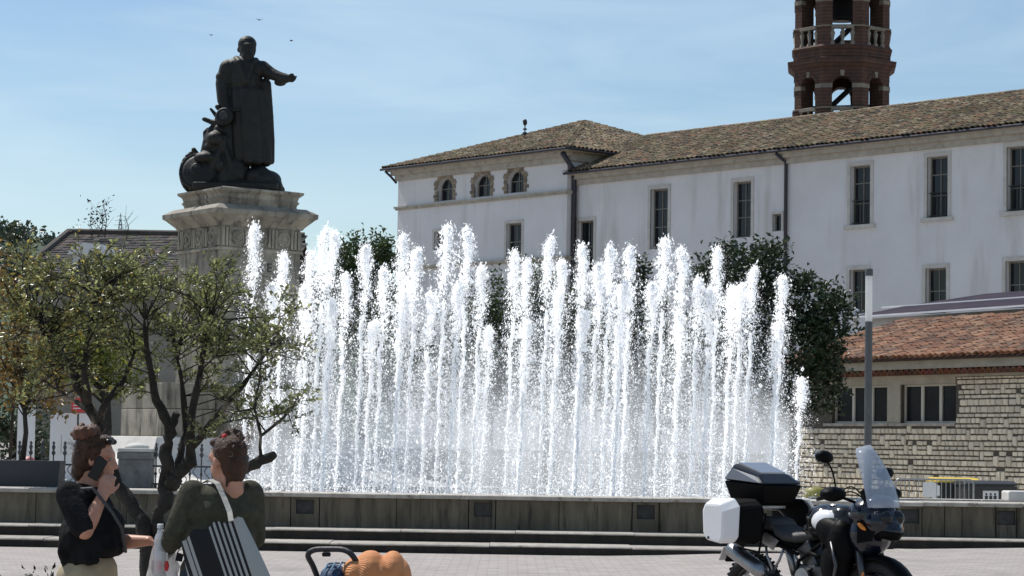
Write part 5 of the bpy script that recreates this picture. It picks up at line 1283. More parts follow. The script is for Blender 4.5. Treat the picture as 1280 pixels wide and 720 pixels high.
for i, (px, py, row) in enumerate(jet_px):
    Y = YJ + (i % 3) * .3 if not row else YJ - .1 + (i % 2) * .45
    H = top_height(px + 4, py, Y); bx_ = GX(px - (3 + H * .035 * 60) * .35, Y)
    o = bpy.data.objects.new('water_jet', VAR[i % 12] if i not in () else VAR[0]); COL.objects.link(o)
    o.location = (bx_, Y, ZWAT); o.scale = (.95, .95, H / 3.6); o.rotation_euler = (0, 0, 0)
    if py > 460: lab = 'short white water jet at the stone building end of the row'
    elif row: lab = 'lower white water jet standing between the taller jets of the fountain'
    else: lab = 'tall white foaming water jet in the row of the fountain'
    tag(o, lab, 'water jet', 'fountain water jets')
# mist drifting between the jets
M_mist = bpy.data.materials.new('fountain_mist'); M_mist.use_nodes = True; nt_ = M_mist.node_tree; nt_.nodes.clear()
oo = nt_.nodes.new('ShaderNodeOutputMaterial'); pv = nt_.nodes.new('ShaderNodeVolumePrincipled'); nt_.links.new(pv.outputs[0], oo.inputs['Volume'])
tcm, spm = nt_.nodes.new('ShaderNodeTexCoord'), nt_.nodes.new('ShaderNodeSeparateXYZ'); nt_.links.new(tcm.outputs['Object'], spm.inputs[0])
mrm = nt_.nodes.new('ShaderNodeMapRange'); mrm.interpolation_type = 'SMOOTHSTEP'; mrm.inputs[1].default_value = .9; mrm.inputs[2].default_value = 3.7; mrm.inputs[3].default_value = .55; mrm.inputs[4].default_value = 0.0
nt_.links.new(spm.outputs[2], mrm.inputs[0])
nzm, mpm, rgm, mum = nt_.nodes.new('ShaderNodeTexNoise'), nt_.nodes.new('ShaderNodeMapping'), nt_.nodes.new('ShaderNodeMapRange'), nt_.nodes.new('ShaderNodeMath'); mpm.inputs['Scale'].default_value = (2.2, 1.0, .35); nzm.inputs['Scale'].default_value = 1.0; nzm.inputs['Detail'].default_value = 2
rgm.inputs[1].default_value = .35; rgm.inputs[2].default_value = .65; rgm.inputs[3].default_value = .35; rgm.inputs[4].default_value = 1.5; mum.operation = 'MULTIPLY'
nt_.links.new(tcm.outputs['Object'], mpm.inputs[0]); nt_.links.new(mpm.outputs[0], nzm.inputs['Vector']); nt_.links.new(nzm.outputs[0], rgm.inputs[0]); nt_.links.new(rgm.outputs[0], mum.inputs[0]); nt_.links.new(mrm.outputs[0], mum.inputs[1]); nt_.links.new(mum.outputs[0], pv.inputs['Density'])
M_mist.cycles.volume_step_rate = 4.0
pv.inputs['Color'].default_value = (.985, .99, 1, 1); pv.inputs['Anisotropy'].default_value = .35
mb = MB(); n = 24; xs = [GX(318, 43) + (GX(992, 43) - GX(318, 43)) * k / (n - 1) for k in range(n)]
vs = []
for i, x in enumerate(xs):
    e = min(1, min(i, n - 1 - i) / 3); h = (3.2 + .1 * math.sin(i * 1.7)) * (.5 + .5 * e)
    for (y, z) in ((42.1, ZWAT + .01), (42.2, ZWAT + h * .8), (43.2, ZWAT + h), (44.3, ZWAT + h * .8), (44.5, ZWAT + .01)): vs.append((x, y, z))
mb.add(vs, [(i * 5 + k, (i + 1) * 5 + k, (i + 1) * 5 + (k + 1) % 5, i * 5 + (k + 1) % 5) for i in range(n - 1) for k in range(5)] + [tuple(range(5)), tuple(range((n - 1) * 5, n * 5))])
mist = mb.build('mist', M_mist, smooth=False); tag(mist, 'fine white spray drifting between the water jets', 'mist', kind='stuff')
# ------------------------------------------------------------------ people
M_skin = pmat('skin', (0.52, 0.27, 0.18), (0.45, 0.215, 0.14), 14, .5, .05, 90, spec=.35)
M_skin.node_tree.nodes['Principled BSDF'].inputs['Subsurface Weight'].default_value = .15
M_skin.node_tree.nodes['Principled BSDF'].inputs['Subsurface Radius'].default_value = (.02, .008, .004)
M_hair = pmat('dark_brown_hair', (0.035, 0.018, 0.011), (0.075, 0.032, 0.016), 30, .5, 1.0, 70, stretch=(1, 1, .25), spec=.3)
M_hair_lit = pmat('sunlit_hair', (0.17, 0.062, 0.026), (0.09, 0.035, 0.018), 30, .45, .8, 90)  # sunlit tone of the brown hair put into the colour
M_black = pmat('black_cotton', (0.008, 0.008, 0.009), (0.016, 0.016, 0.017), 12, .95, .9, 14, spec=.12)
M_beige = pmat('beige_cotton', (0.40, 0.33, 0.21), (0.33, 0.27, 0.17), 10, .85, .3, 40)
M_green = pmat('olive_knit', (0.088, 0.085, 0.060), (0.064, 0.062, 0.044), 30, .9, .8, 160, spec=.15)
M_shoe = pmat('dark_shoe', (0.03, 0.028, 0.026), None, rough=.6)
M_jean = pmat('dark_denim', (0.03, 0.037, 0.055), (0.022, 0.027, 0.04), 20, .85, .3, 90)
M_plast = pmat('black_gloss_plastic', (0.008, 0.008, 0.009), None, rough=.35, spec=.3)
M_redband = pmat('red_hair_band', (0.55, 0.03, 0.03), None, rough=.6)

def hand(mb, wrist, palm_dir, side_dir, curl, sc_=1.0, thumb=1):
    """palm and five bent fingers; curl bends towards palm normal"""
    w = Vector(wrist); d = Vector(palm_dir).normalized(); s = Vector(side_dir); s = (s - d * s.dot(d)).normalized(); n = d.cross(s)
    pc = w + d * .05 * sc_
    for k in range(4): mb.cap(w + s * (k - 1.5) * .012 * sc_, .016 * sc_, w + d * .085 * sc_ + s * (k - 1.5) * .021 * sc_, .0125 * sc_, 8)
    for k, L in enumerate((.068, .078, .073, .058)):
        p = w + d * .085 * sc_ + s * (k - 1.5) * .021 * sc_; a = 0
        for j, f in enumerate((.45, .32, .25)):
            a += curl * (.55 + .2 * j); q = p + (d * math.cos(a) + n * math.sin(a)) * L * f * sc_
            mb.cap(p, (.0098 - .0012 * j) * sc_, q, (.0088 - .0012 * j) * sc_, 8); p = q
    p = w + d * .025 * sc_ - s * thumb * .024 * sc_
    for j, L in enumerate((.038, .03, .025)):
        q = p + (d * (.75 + .1 * j) - s * thumb * (.6 - .25 * j) + n * (.3 + .2 * curl)).normalized() * L * sc_; mb.cap(p, (.0135 - .002 * j) * sc_, q, (.0115 - .002 * j) * sc_, 8); p = q

def head(mb, c, f, up=Vector((0, 0, 1)), s=1.0):
    """skull and face; f = facing direction"""
    f = Vector(f).normalized(); l = up.cross(f).normalized()
    B = Matrix((f, l, up)).transposed()
    def at(a, b_, z): return Vector(c) + (f * a + l * b_ + up * z) * s
    mb.ell(at(-.012, 0, .03), (.096 * s, .077 * s, .09 * s), B); mb.ell(at(.022, 0, -.035), (.07 * s, .062 * s, .075 * s), B); mb.ell(at(.055, 0, -.09), (.034 * s, .034 * s, .028 * s), B)
    mb.ell(at(.062, 0, .03), (.03 * s, .058 * s, .03 * s), B); mb.ell(at(.05, 0, -.03), (.043 * s, .053 * s, .045 * s), B)
    mb.cap(at(.088, 0, .012), .009 * s, at(.106, 0, -.026), .0135 * s, 8); mb.ell(at(.094, .012, -.03), .009 * s); mb.ell(at(.094, -.012, -.03), .009 * s)
    mb.ell(at(.087, 0, -.056), (.011 * s, .024 * s, .0065 * s), B); mb.ell(at(.083, 0, -.068), (.011 * s, .021 * s, .007 * s), B)
    for q in (-1, 1):
        mb.ell(at(-.005, q * .078, -.01), (.017 * s, .009 * s, .03 * s), B); mb.ell(at(.075, q * .03, .024), (.014 * s, .02 * s, .008 * s), B)
    mb.cap(at(-.03, 0, -.06), .055 * s, at(-.035, 0, -.16), .058 * s)
    return at, B

def curls(mb, c, r, n, size, seed, M=None, zmin=-1.0):
    q = random.Random(seed)
    for _ in range(n):
        u = Vector((q.gauss(0, 1), q.gauss(0, 1), q.gauss(0, 1))).normalized()
        if u.z < zmin: continue
        p = Vector(c) + (M @ Vector((u.x * r[0], u.y * r[1], u.z * r[2])) if M else Vector((u.x * r[0], u.y * r[1], u.z * r[2])))
        mb.ell(p, (size * q.uniform(.6, 1.2), size * q.uniform(.6, 1.2), size * q.uniform(.7, 1.5)), nu=8, nv=6)

def legs(body, tr, shoe_parts, hips, spread, fx, waist_z, r0=.105, turn=Vector((1, 0, 0))):
    for q in (-1, 1):
        side = Vector((-turn.y, turn.x, 0))
        h = Vector(hips) + side * q * spread; kn = h + Vector((0, 0, -.43)) + turn * .02; an = kn + Vector((0, 0, -.40)) - turn * .02; an.z = .075
        body.chain([h, kn, an], [.075, .05, .036]); tr.chain([h + Vector((0, 0, .04)), kn, an + Vector((0, 0, .03))], [r0, .075, .062])
        sh = MB(); sh.ell(an + turn * .05 + Vector((0, 0, -.035)), (.0, .0, .0)) if False else None
        Bm = Matrix((turn, side, Vector((0, 0, 1)))).transposed()
        sh.ell(an + turn * .055 + Vector((0, 0, -.03)), (.125, .045, .042), Bm); sh.ell(an + Vector((0, 0, -.0)), (.05, .04, .05), Bm); shoe_parts.append(sh)

# woman in black, in profile, phone at her ear
Y1 = 12.3
B1 = P(113, 560, Y1); w1 = thing('person', 'woman in a loose black shirt and beige trousers holding a phone to her ear', 'person', (B1.x, Y1, 0))
def A(px, py, dy=0.0): p = P(px, py, Y1 + dy); return Vector((p.x - B1.x, dy, p.z))
sk = MB(); hc = A(121, 574)
at, HB = head(sk, hc, Vector((1, -.10, -.12)).normalized(), Vector((.10, 0, 1)).normalized(), 1.0)
sk.cap(A(118, 604), .055, A(110, 622), .06); sk.ell(A(112, 650), (.11, .16, .17)); sk.ell(A(113, 695), (.11, .15, .12)); sk.ell(A(113, 730), (.12, .16, .12))
sh_r, el_r, wr_r = A(86, 618, -.13), A(106, 664, -.23), A(128, 620, -.14)
sk.chain([sh_r, el_r], [.055, .043]); sk.chain([el_r, el_r.lerp(wr_r, .35), wr_r], [.042, .043, .027])
hand(sk, wr_r, (A(136, 596, -.10) - wr_r), Vector((.8, .2, .3)), .55, .95, thumb=-1)
sh_l, el_l, wr_l = A(116, 618, .16), A(142, 678, .10), A(186, 676, -.02)
sk.chain([sh_l, el_l], [.055, .042]); sk.chain([el_l, el_l.lerp(wr_l, .35), wr_l], [.041, .04, .026])
hand(sk, wr_l, Vector((.8, -.1, -.42)), Vector((.3, -.9, 0)), .6, .95)
tr = MB(); shoes = []
legs(sk, tr, shoes, (0.01, 0, .86), .085, 1, 1.0)
tr.ell(A(112, 712), (.145, .17, .11)); tr.ell(A(113, 745), (.165, .185, .14)); tr.ell((0, 0, .9), (.16, .185, .12))
body = sk.fuse('body', M_skin, w1, .0065, 3)
sh = MB()
sh.ell(A(109, 618), (.10, .19, .05)); sh.ell(A(110, 640), (.125, .20, .10)); sh.ell(A(117, 662), (.145, .20, .12)); sh.ell(A(118, 684), (.145, .195, .07)); sh.ell(A(127, 655, -.02), (.12, .16, .10)); sh.ell(A(100, 670), (.105, .19, .14))
sh.chain([sh_r, sh_r.lerp(el_r, .45), sh_r.lerp(el_r, .86)], [.07, .07, .066]); sh.chain([sh_l, sh_l.lerp(el_l, .5), el_l], [.075, .08, .075]); sh.ell(A(103, 612), (.08, .14, .035))
for i in range(26):
    a = i / 26 * 2 * PI; sh.cap(A(113 + 26 * math.cos(a), 640, .16 * math.sin(a)), .02, A(115 + 33 * math.cos(a), 693 - (8 if math.cos(a) > .3 else -7), .175 * math.sin(a)), .024 + .006 * (i % 2), 8)
sh.chain([A(82, 660, -.1), A(80, 690, -.1), A(84, 708, -.08)], [.03, .035, .025])
sh.fuse('shirt', M_black, w1, .009, 3); tr.fuse('trousers', M_beige, w1, .012, 3)
for s_ in shoes: s_.fuse('shoe', M_shoe, w1, .01, 2)
hr_ = MB(); hr_.ell(at(-.03, 0, .045), (.098, .088, .09), HB); hr_.ell(at(-.06, 0, -.01), (.07, .085, .09), HB); hr_.ell(at(-.075, 0, -.07), (.05, .07, .06), HB); hr_.ell(at(.03, 0, .105), (.05, .065, .025), HB)
curls(hr_, at(-.03, 0, .025), (.088, .082, .092), 90, .017, 5, HB, -.9); curls(hr_, at(-.07, 0, -.06), (.045, .065, .055), 40, .016, 6, HB)
hair = hr_.fuse('hair', M_hair, w1, .007, 1)
bn = MB(); curls(bn, A(108, 541), (.06, .06, .036), 70, .017, 8); bn.ell(A(108, 543), (.062, .06, .042)); curls(bn, A(96, 544), (.028, .03, .014), 16, .012, 9); bn.fuse('hair_bun', M_hair_lit, w1, .006, 1)
sg = MB()
for q in (-1, 1): sg.ell(at(.062, q * .034, .098), (.022, .03, .016), HB, nu=12, nv=8); sg.tube([at(.05, q * .07, .09), at(-.03, q * .09, .05)], .003, 6)
sg.tube([at(.07, -.02, .1), at(.075, 0, .102), at(.07, .02, .1)], .003, 6); sg.build('sunglasses', M_plast, w1, smooth=True)
for q in (-1, 1): MB().ell(at(.079, q * .03, .01), .011, nu=10, nv=8).build('eye', pmat('eye', (.25, .22, .2), None, rough=.2) if 'eye' not in MATS else MATS['eye'], w1, smooth=True)
MB().tube([A(96, 612, -.12), A(116, 610, -.19), A(140, 640, -.17), A(152, 660, -.12), A(157, 690, -.02)], .009, 6).build('bag_strap', pmat('grey_strap', (.06, .06, .062), None, rough=.8), w1)
ph = thing('mobile_phone', 'black mobile phone held at the ear of the woman in black', 'phone', tuple(Vector((B1.x, Y1, 0)) + A(122, 586, -.108)))
Mp = Matrix.Rotation(rad(28), 3, 'Y'); mb = MB().box((0, 0, 0), (.058, .009, .115), Mp); mb.build('case', M_plast, ph, bevel=.004); MB().box((0, .0052, 0), (.05, .001, .105), Mp).build('screen', M_glass, ph)

# woman in olive knit, seen from behind
Y2 = 12.0
B2 = P(274, 560, Y2); w2 = thing('person', 'woman seen from behind in an olive green knit with a hair bun', 'person', (B2.x, Y2, 0))
def C2(px, py, dy=0.0): p = P(px, py, Y2 + dy); return Vector((p.x - B2.x, dy, p.z))
sk = MB(); fdir = Vector((-.72, .66, -.12)).normalized(); hc2 = C2(283, 577); at2, HB2 = head(sk, hc2, fdir, Vector((-.08, .04, 1)).normalized(), 1.0)
sk.cap(C2(285, 600), .058, C2(278, 618), .065); sk.ell(C2(274, 655, .03), (.13, .08, .16)); sk.ell(C2(274, 710, .03), (.13, .10, .16)); sk.ell((0, 0, .92), (.16, .13, .13))
sl, el, wl_ = C2(241, 618, .0), C2(219, 668, -.02), C2(206, 690, .18)
sr, er, wr2 = C2(312, 618, .06), C2(318, 672, .10), C2(285, 690, .30)
for (a, b_, c_) in ((sl, el, wl_), (sr, er, wr2)): sk.chain([a, b_, c_], [.055, .042, .026])
hand(sk, wl_, Vector((-.5, -.2, -.6)), Vector((.2, .9, -.2)), .9, .95); hand(sk, wr2, Vector((-.6, .5, -.3)), Vector((.3, .6, .5)), .6, .95)
tr = MB(); shoes = []; legs(sk, tr, shoes, (0, .02, .86), .085, 1, 1.0, turn=Vector((-.6, .8, 0))); tr.ell((0, .02, .93), (.19, .16, .13))
sk.fuse('body', M_skin, w2, .0065, 3); tr.fuse('trousers', M_jean, w2, .012, 3)
for s_ in shoes: s_.fuse('shoe', M_shoe, w2, .01, 2)
sw = MB()
sw.ell(C2(277, 621, .02), (.165, .115, .06)); sw.ell(C2(276, 640, .02), (.195, .14, .11)); sw.ell(C2(272, 672, .02), (.195, .145, .14)); sw.ell(C2(274, 715, .02), (.20, .15, .14)); sw.ell(C2(275, 752, .02), (.20, .15, .1)); sw.ell(C2(282, 611, .02), (.09, .085, .04))
sw.chain([sl, sl.lerp(el, .5), el, wl_], [.074, .07, .06, .042]); sw.chain([sr, sr.lerp(er, .5), er, wr2], [.074, .07, .058, .042])
q = random.Random(2)
for i in range(6): c_ = el.lerp(sl, q.uniform(-.05, .35)); sw.cap(c_ + Vector((-.05, -.03, q.uniform(-.01, .01))), .014, c_ + Vector((.03, -.055, q.uniform(-.03, .03))), .012, 8)
for i in range(7): sw.cap(C2(236 + i * 12, 690 + q.uniform(-8, 8), -.10), .016, C2(246 + i * 12, 705 + q.uniform(-8, 8), -.105), .012, 8)
sw.fuse('knit_top', M_green, w2, .009, 3)
hr_ = MB(); hr_.ell(at2(-.032, 0, .045), (.094, .086, .088), HB2); hr_.ell(at2(-.06, 0, -.015), (.062, .078, .09), HB2); hr_.ell(at2(-.06, 0, -.07), (.045, .06, .05), HB2); hr_.ell(at2(.03, 0, .1), (.055, .065, .03), HB2); hr_.cap(at2(-.06, .05, -.09), .012, at2(-.06, .06, -.13), .006, 8)
curls(hr_, at2(-.04, 0, .02), (.09, .083, .096), 40, .012, 15, HB2, -.9); hr_.fuse('hair', M_hair, w2, .007, 1)
bn = MB(); curls(bn, C2(290, 547, .0), (.055, .05, .036), 46, .014, 18); bn.ell(C2(290, 548, .0), (.057, .052, .038)); bn.fuse('hair_bun', M_hair, w2, .006, 1)
MB().tube([C2(277, 552, -.04), C2(281, 545, -.05), C2(284, 541, -.02), C2(283, 548, .03)], [.008, .014, .012, .008], 8).build('hair_band', M_redband, w2, smooth=True)

def loose_hair(parent, at_, n, seed, mat):
    q = random.Random(seed); m = MB()
    for _ in range(n):
        u = Vector((q.gauss(-.5, .6), q.gauss(0, .9), q.gauss(.3, .7))).normalized(); r0 = .09
        p = at_(-.03 + u.x * r0, u.y * .082, .03 + u.z * .092); o1 = Vector((q.uniform(-.02, .02), q.uniform(-.02, .02), q.uniform(-.005, .025))); out = (p - at_(-.03, 0, .03)) * q.uniform(.08, .3)
        m.tube([p, p + out + o1, p + out * 1.6 + o1 * 2 + Vector((0, 0, -.015))], [.0013, .0011, .0006], 3, cap=False)
    o = m.build('loose_hair', mat, parent); o['kind'] = 'stuff'
loose_hair(w1, at, 130, 4, M_hair_lit); loose_hair(w2, at2, 110, 6, M_hair_lit)
# striped tote bag hanging from her shoulder
def tote_mat():
    m = bpy.data.materials.new('striped_canvas'); m.use_nodes = True; N, L = m.node_tree.nodes, m.node_tree.links; b = N['Principled BSDF']; b.inputs['Roughness'].default_value = .85
    co = N.new('ShaderNodeTexCoord'); sx = N.new('ShaderNodeSeparateXYZ'); mr = N.new('ShaderNodeMapRange'); mr.inputs[1].default_value = -.235; mr.inputs[2].default_value = .235
    rp = N.new('ShaderNodeValToRGB'); rp.color_ramp.interpolation = 'CONSTANT'
    W_, K_ = (.33, .345, .335, 1), (.007, .007, .009, 1)
    stops = [(0, W_), (.13, K_), (.17, W_), (.215, K_), (.23, W_), (.26, K_), (.475, W_), (.50, K_), (.527, W_), (.552, K_), (.579, W_), (.604, K_), (.631, W_), (.656, K_), (.683, W_), (.708, K_), (.735, W_), (.985, K_)]
    el_ = rp.color_ramp.elements
    while len(el_) > 1: el_.remove(el_[-1])
    el_[0].position = 0; el_[0].color = W_
    for p_, c_ in stops[1:]: e = el_.new(p_); e.color = c_
    L.new(co.outputs['Object'], sx.inputs[0]); L.new(sx.outputs[0], mr.inputs[0]); L.new(mr.outputs[0], rp.inputs[0]); L.new(rp.outputs[0], b.inputs['Base Color'])
    nz = N.new('ShaderNodeTexNoise'); nz.inputs['Scale'].default_value = 150; bp = N.new('ShaderNodeBump'); bp.inputs['Strength'].default_value = .25; bp.inputs['Distance'].default_value = .003; L.new(nz.outputs[0], bp.inputs['Height']); L.new(co.outputs['Object'], nz.inputs['Vector']); L.new(bp.outputs[0], b.inputs['Normal'])
    return m
tt = thing('tote_bag', 'black and white striped canvas tote bag on the shoulder of the woman in olive', 'bag', tuple(Vector((B2.x, Y2, 0)) + C2(263, 657, -.25)))
g_ = MB(); NXT, NZT = 17, 15; BW, BH = .205, .50
vs = []
for side in (-1, 1):
    for j in range(NZT):
        for i in range(NXT):
            u, v = i / (NXT - 1) * 2 - 1, j / (NZT - 1)
            wv = BW * (1 - .22 * (1 - v) ** 1.5); dpt = .055 * (1 - u ** 4) * (math.sin(min(1, v * 1.25 + .08) * PI * .62)) + .006
            wr_ = .008 * math.sin(u * 7 + v * 5) * v + .005 * math.sin(v * 14 + u * 3)
            vs.append((u * wv, side * (dpt + wr_ * .6), -v * BH + .02 * (1 - v) * (-u * u) + (.012 * math.sin(u * 9) * (1 - v))))
fs = []
for sI in (0, 1):
    o_ = sI * NXT * NZT
    for j in range(NZT - 1):
        for i in range(NXT - 1): fs.append((o_ + j * NXT + i, o_ + j * NXT + i + 1, o_ + (j + 1) * NXT + i + 1, o_ + (j + 1) * NXT + i))
n1 = NXT * NZT
for j in range(NZT - 1):
    for i in (0, NXT - 1): fs.append((j * NXT + i, (j + 1) * NXT + i, n1 + (j + 1) * NXT + i, n1 + j * NXT + i))
for i in range(NXT - 1): fs.append(((NZT - 1) * NXT + i, (NZT - 1) * NXT + i + 1, n1 + (NZT - 1) * NXT + i + 1, n1 + (NZT - 1) * NXT + i))
g_.add(vs, fs); bg_ = g_.build('bag_body', tote_mat(), tt, smooth=True)
bg_.rotation_euler = (rad(4), rad(-20), rad(6))
def TT(px, py, dy): return C2(px, py, dy) - C2(263, 657, -.25)
M_strap = pmat('canvas_strap', (.36, .35, .32), (.29, .28, .26), 30, .85, .3, 120)
def flat_strap(mb, pts, w, t, wd):
    wd = Vector(wd); vs = []
    for p in pts: 
        p = Vector(p); vs += [p - wd * w, p + wd * w, p + wd * w + Vector((0, -t, t)), p - wd * w + Vector((0, -t, t))]
    n = len(pts); mb.add(vs, [(i * 4 + k, i * 4 + (k + 1) % 4, (i + 1) * 4 + (k + 1) % 4, (i + 1) * 4 + k) for i in range(n - 1) for k in range(4)] + [(0, 1, 2, 3), tuple(range(4 * n - 4, 4 * n))])
m = MB(); flat_strap(m, [TT(289, 652, -.26), TT(287, 640, -.20), TT(280, 622, -.13), TT(272, 605, -.07), TT(262, 600, .0), TT(255, 604, .06)], .013, .004, (.95, .0, .25)); m.build('strap', M_strap, tt)
m = MB(); flat_strap(m, [TT(240, 672, -.24), TT(229, 684, -.16), TT(222, 690, -.08)], .012, .004, (.5, 0, .8)); m.build('strap', M_strap, tt)
MB().prism([(-.018, -.018), (.014, -.024), (.022, .012), (-.010, .022)], -.012, .0).build('tag', M_black, tt).location = TT(224, 696, -.25)

# plastic carrier bag and bottle
M_bagp = bpy.data.materials.new('clear_carrier_plastic'); M_bagp.use_nodes = True
N, L = M_bagp.node_tree.nodes, M_bagp.node_tree.links; b = N['Principled BSDF']; b.inputs['Base Color'].default_value = (.72, .72, .73, 1); b.inputs['Roughness'].default_value = .25
tp_, tl_, mx_, mx2 = N.new('ShaderNodeBsdfTransparent'), N.new('ShaderNodeBsdfTranslucent'), N.new('ShaderNodeMixShader'), N.new('ShaderNodeMixShader'); tl_.inputs[0].default_value = (.8, .8, .8, 1); mx_.inputs[0].default_value = .5; mx2.inputs[0].default_value = .42
L.new(b.outputs[0], mx_.inputs[1]); L.new(tl_.outputs[0], mx_.inputs[2]); L.new(mx_.outputs[0], mx2.inputs[1]); L.new(tp_.outputs[0], mx2.inputs[2]); L.new(mx2.outputs[0], N['Material Output'].inputs[0])
pbo = C2(205, 668, .12); pb = thing('carrier_bag', 'thin clear plastic carrier bag with red print held between the two women', 'bag', tuple(Vector((B2.x, Y2, 0)) + pbo))
q = random.Random(12); mb = MB(); vs = []; n = 22; prof = [(.018, .02), (.028, 0), (.034, -.03), (.05, -.07), (.062, -.11), (.07, -.16), (.078, -.24), (.08, -.32), (.06, -.37), (.01, -.38)]
for r_, z in prof:
    for k in range(n):
        a = 2 * PI * k / n; rr = r_ * (1 + .16 * math.sin(a * 5 + z * 30) + .1 * math.sin(a * 9 - z * 50) + q.uniform(-.05, .05)); vs.append((math.cos(a) * rr, math.sin(a) * rr * .6, z + q.uniform(-.006, .006)))
mb.add(vs, [(i * n + k, i * n + (k + 1) % n, (i + 1) * n + (k + 1) % n, (i + 1) * n + k) for i in range(len(prof) - 1) for k in range(n)]); mb.build('film', M_bagp, pb, smooth=True)
M_redp = pmat('red_print', (.7, .03, .03), None, rough=.5)
for k, (u, w_) in enumerate(((-.014, .017), (.024, .013))): MB().ell((u, -.054, -.155), (w_, .004, .026), nu=12, nv=8).build('red_print', M_redp, pb, smooth=True)
MB().box((.005, -.052, -.108), (.05, .003, .05)).build('white_label', M_panel, pb)
MB().ell((-.03, 0, -.06), (.013, .02, .045)).build('lit_hand', pmat('orange_lit_hand', (.5, .17, .05), None, rough=.5), pb, smooth=True)  # orange light on the hand inside the bag, put into the colour
bt = thing('plastic_bottle', 'clear plastic bottle sticking out of the carrier bag', 'bottle', tuple(Vector((B2.x, Y2, 0)) + pbo + Vector((-.012, -.05, -.10))))
M_clear = bpy.data.materials.new('clear_bottle'); M_clear.use_nodes = True; N, L = M_clear.node_tree.nodes, M_clear.node_tree.links; b = N['Principled BSDF']; b.inputs['Base Color'].default_value = (.8, .82, .85, 1); b.inputs['Roughness'].default_value = .12; tp_ = N.new('ShaderNodeBsdfTransparent'); mx_ = N.new('ShaderNodeMixShader'); mx_.inputs[0].default_value = .45; L.new(b.outputs[0], mx_.inputs[1]); L.new(tp_.outputs[0], mx_.inputs[2]); L.new(mx_.outputs[0], N['Material Output'].inputs[0])
MB().lathe([(.03, -.1), (.032, .0), (.032, .06), (.026, .09), (.014, .115), (.013, .135)], 16).build('body', M_clear, bt, smooth=True); MB().lathe([(.016, .133), (.016, .152), (.012, .154)], 14).build('cap', M_whitemetal, bt)

# ------------------------------------------------------------------ pushchair
YS = 13.7
sb_ = P(432, 800, YS); stt = thing('pushchair', 'pushchair with black handle, blue seat and quilted orange hood', 'pushchair', (sb_.x, YS, 0))
def Q(px, py, dy=0.0): p = P(px, py, YS + dy); return Vector((p.x - sb_.x, dy, p.z))
M_foamgrip = pmat('black_foam_grip', (.014, .014, .016), (.02, .02, .022), 20, .55, .3, 60)
M_orange = pmat('orange_quilted_cloth', (.66, .28, .11), (.58, .23, .085), 6, .8, 0)
n2 = M_orange.node_tree; N, L = n2.nodes, n2.links; bs = [x for x in N if x.type == 'BSDF_PRINCIPLED'][0]; wv = N.new('ShaderNodeTexWave'); wv.inputs['Scale'].default_value = 30; wv.inputs['Distortion'].default_value = 2.2; wv.bands_direction = 'DIAGONAL'; co = N.new('ShaderNodeTexCoord'); L.new(co.outputs['Object'], wv.inputs['Vector']); bp = N.new('ShaderNodeBump'); bp.inputs['Strength'].default_value = .8; bp.inputs['Distance'].default_value = .004; L.new(wv.outputs['Fac'], bp.inputs['Height']); L.new(bp.outputs[0], bs.inputs['Normal'])
M_blue = pmat('blue_seat_cloth', (.02, .06, .14), (.012, .03, .07), 9, .7, .3, 60)
def smooth_path(pts, k=6):
    out = []; n = len(pts)
    for i in range(n - 1):
        p0, p1, p2, p3 = pts[max(0, i - 1)], pts[i], pts[i + 1], pts[min(n - 1, i + 2)]
        for j in range(k):
            t = j / k; out.append(.5 * ((2 * p1) + (p2 - p0) * t + (2 * p0 - 5 * p1 + 4 * p2 - p3) * t * t + (3 * p1 - p0 - 3 * p2 + p3) * t ** 3))
    return out + [pts[-1]]
MB().tube(smooth_path([Q(397, 722, .1), Q(391, 707, .06), Q(385, 694, .02), Q(393, 687.5, 0), Q(412, 686.5, -.04), Q(430, 687.5, -.08), Q(441, 695, -.1), Q(449, 712, -.08), Q(455, 740, -.04)]), .0165, 10).build('handle', M_foamgrip, stt, smooth=True)
MB().box(Q(408, 693, -.04), (.05, .03, .025)).build('handle_latch', M_plast, stt, bevel=.008)
for (a, b_) in ((Q(397, 722, .1), Vector((.28, .22, .12))), (Q(455, 740, -.04), Vector((.30, -.2, .12)))):
    MB().tube([a, a.lerp(b_, .5), b_], .014, 8).build('side_tube', M_plast, stt, smooth=True)
for x_, y_ in ((.32, .24), (.32, -.24), (-.3, .22), (-.3, -.22)):
    W_ = MB(); Mw = Matrix.Translation((x_, y_, .09)) @ Matrix.Rotation(PI / 2, 4, 'X'); W_.lathe([(.03, -.02), (.075, -.02), (.09, -.012), (.09, .012), (.075, .02), (.03, .02)], 16, Mw); W_.build('wheel', M_foamgrip, stt)
    MB().tube([(x_, y_, .09), (x_ * .5, y_ * .95, .4), (x_ * .1, y_ * .9, .62)], .012, 8).build('leg', M_plast, stt)
cn_ = MB()
for (cx_, cy_, rx, rz, ry, dy) in ((463, 715, .10, .125, .21, .02), (477, 717, .08, .10, .20, .03), (491, 714, .078, .118, .20, .05), (503, 726, .055, .12, .19, .06), (445, 716, .08, .09, .19, 0), (455, 722, .1, .09, .2, 0)): cn_.ell(Q(cx_, cy_, dy), (rx, ry, rz))
cn_.fuse('hood', M_orange, stt, .008, 9)
c2_ = MB(); c2_.ell(Q(418, 722, .0), (.085, .17, .075)); c2_.ell(Q(425, 745, 0), (.12, .18, .14)); c2_.ell(Q(455, 775, 0), (.18, .17, .12)); c2_.fuse('seat', M_blue, stt, .012, 3)
for k in range(3): MB().tube([Q(404 + k * 9, 716 - k * 3, -.14 - .01 * k), Q(410 + k * 9, 705 - k, -.09), Q(416 + k * 8, 704, .0)], .006, 6).build('seat_piping', pmat('light_blue_piping', (.12, .25, .36), None, rough=.6) if 'light_blue_piping' not in MATS else MATS['light_blue_piping'], stt)
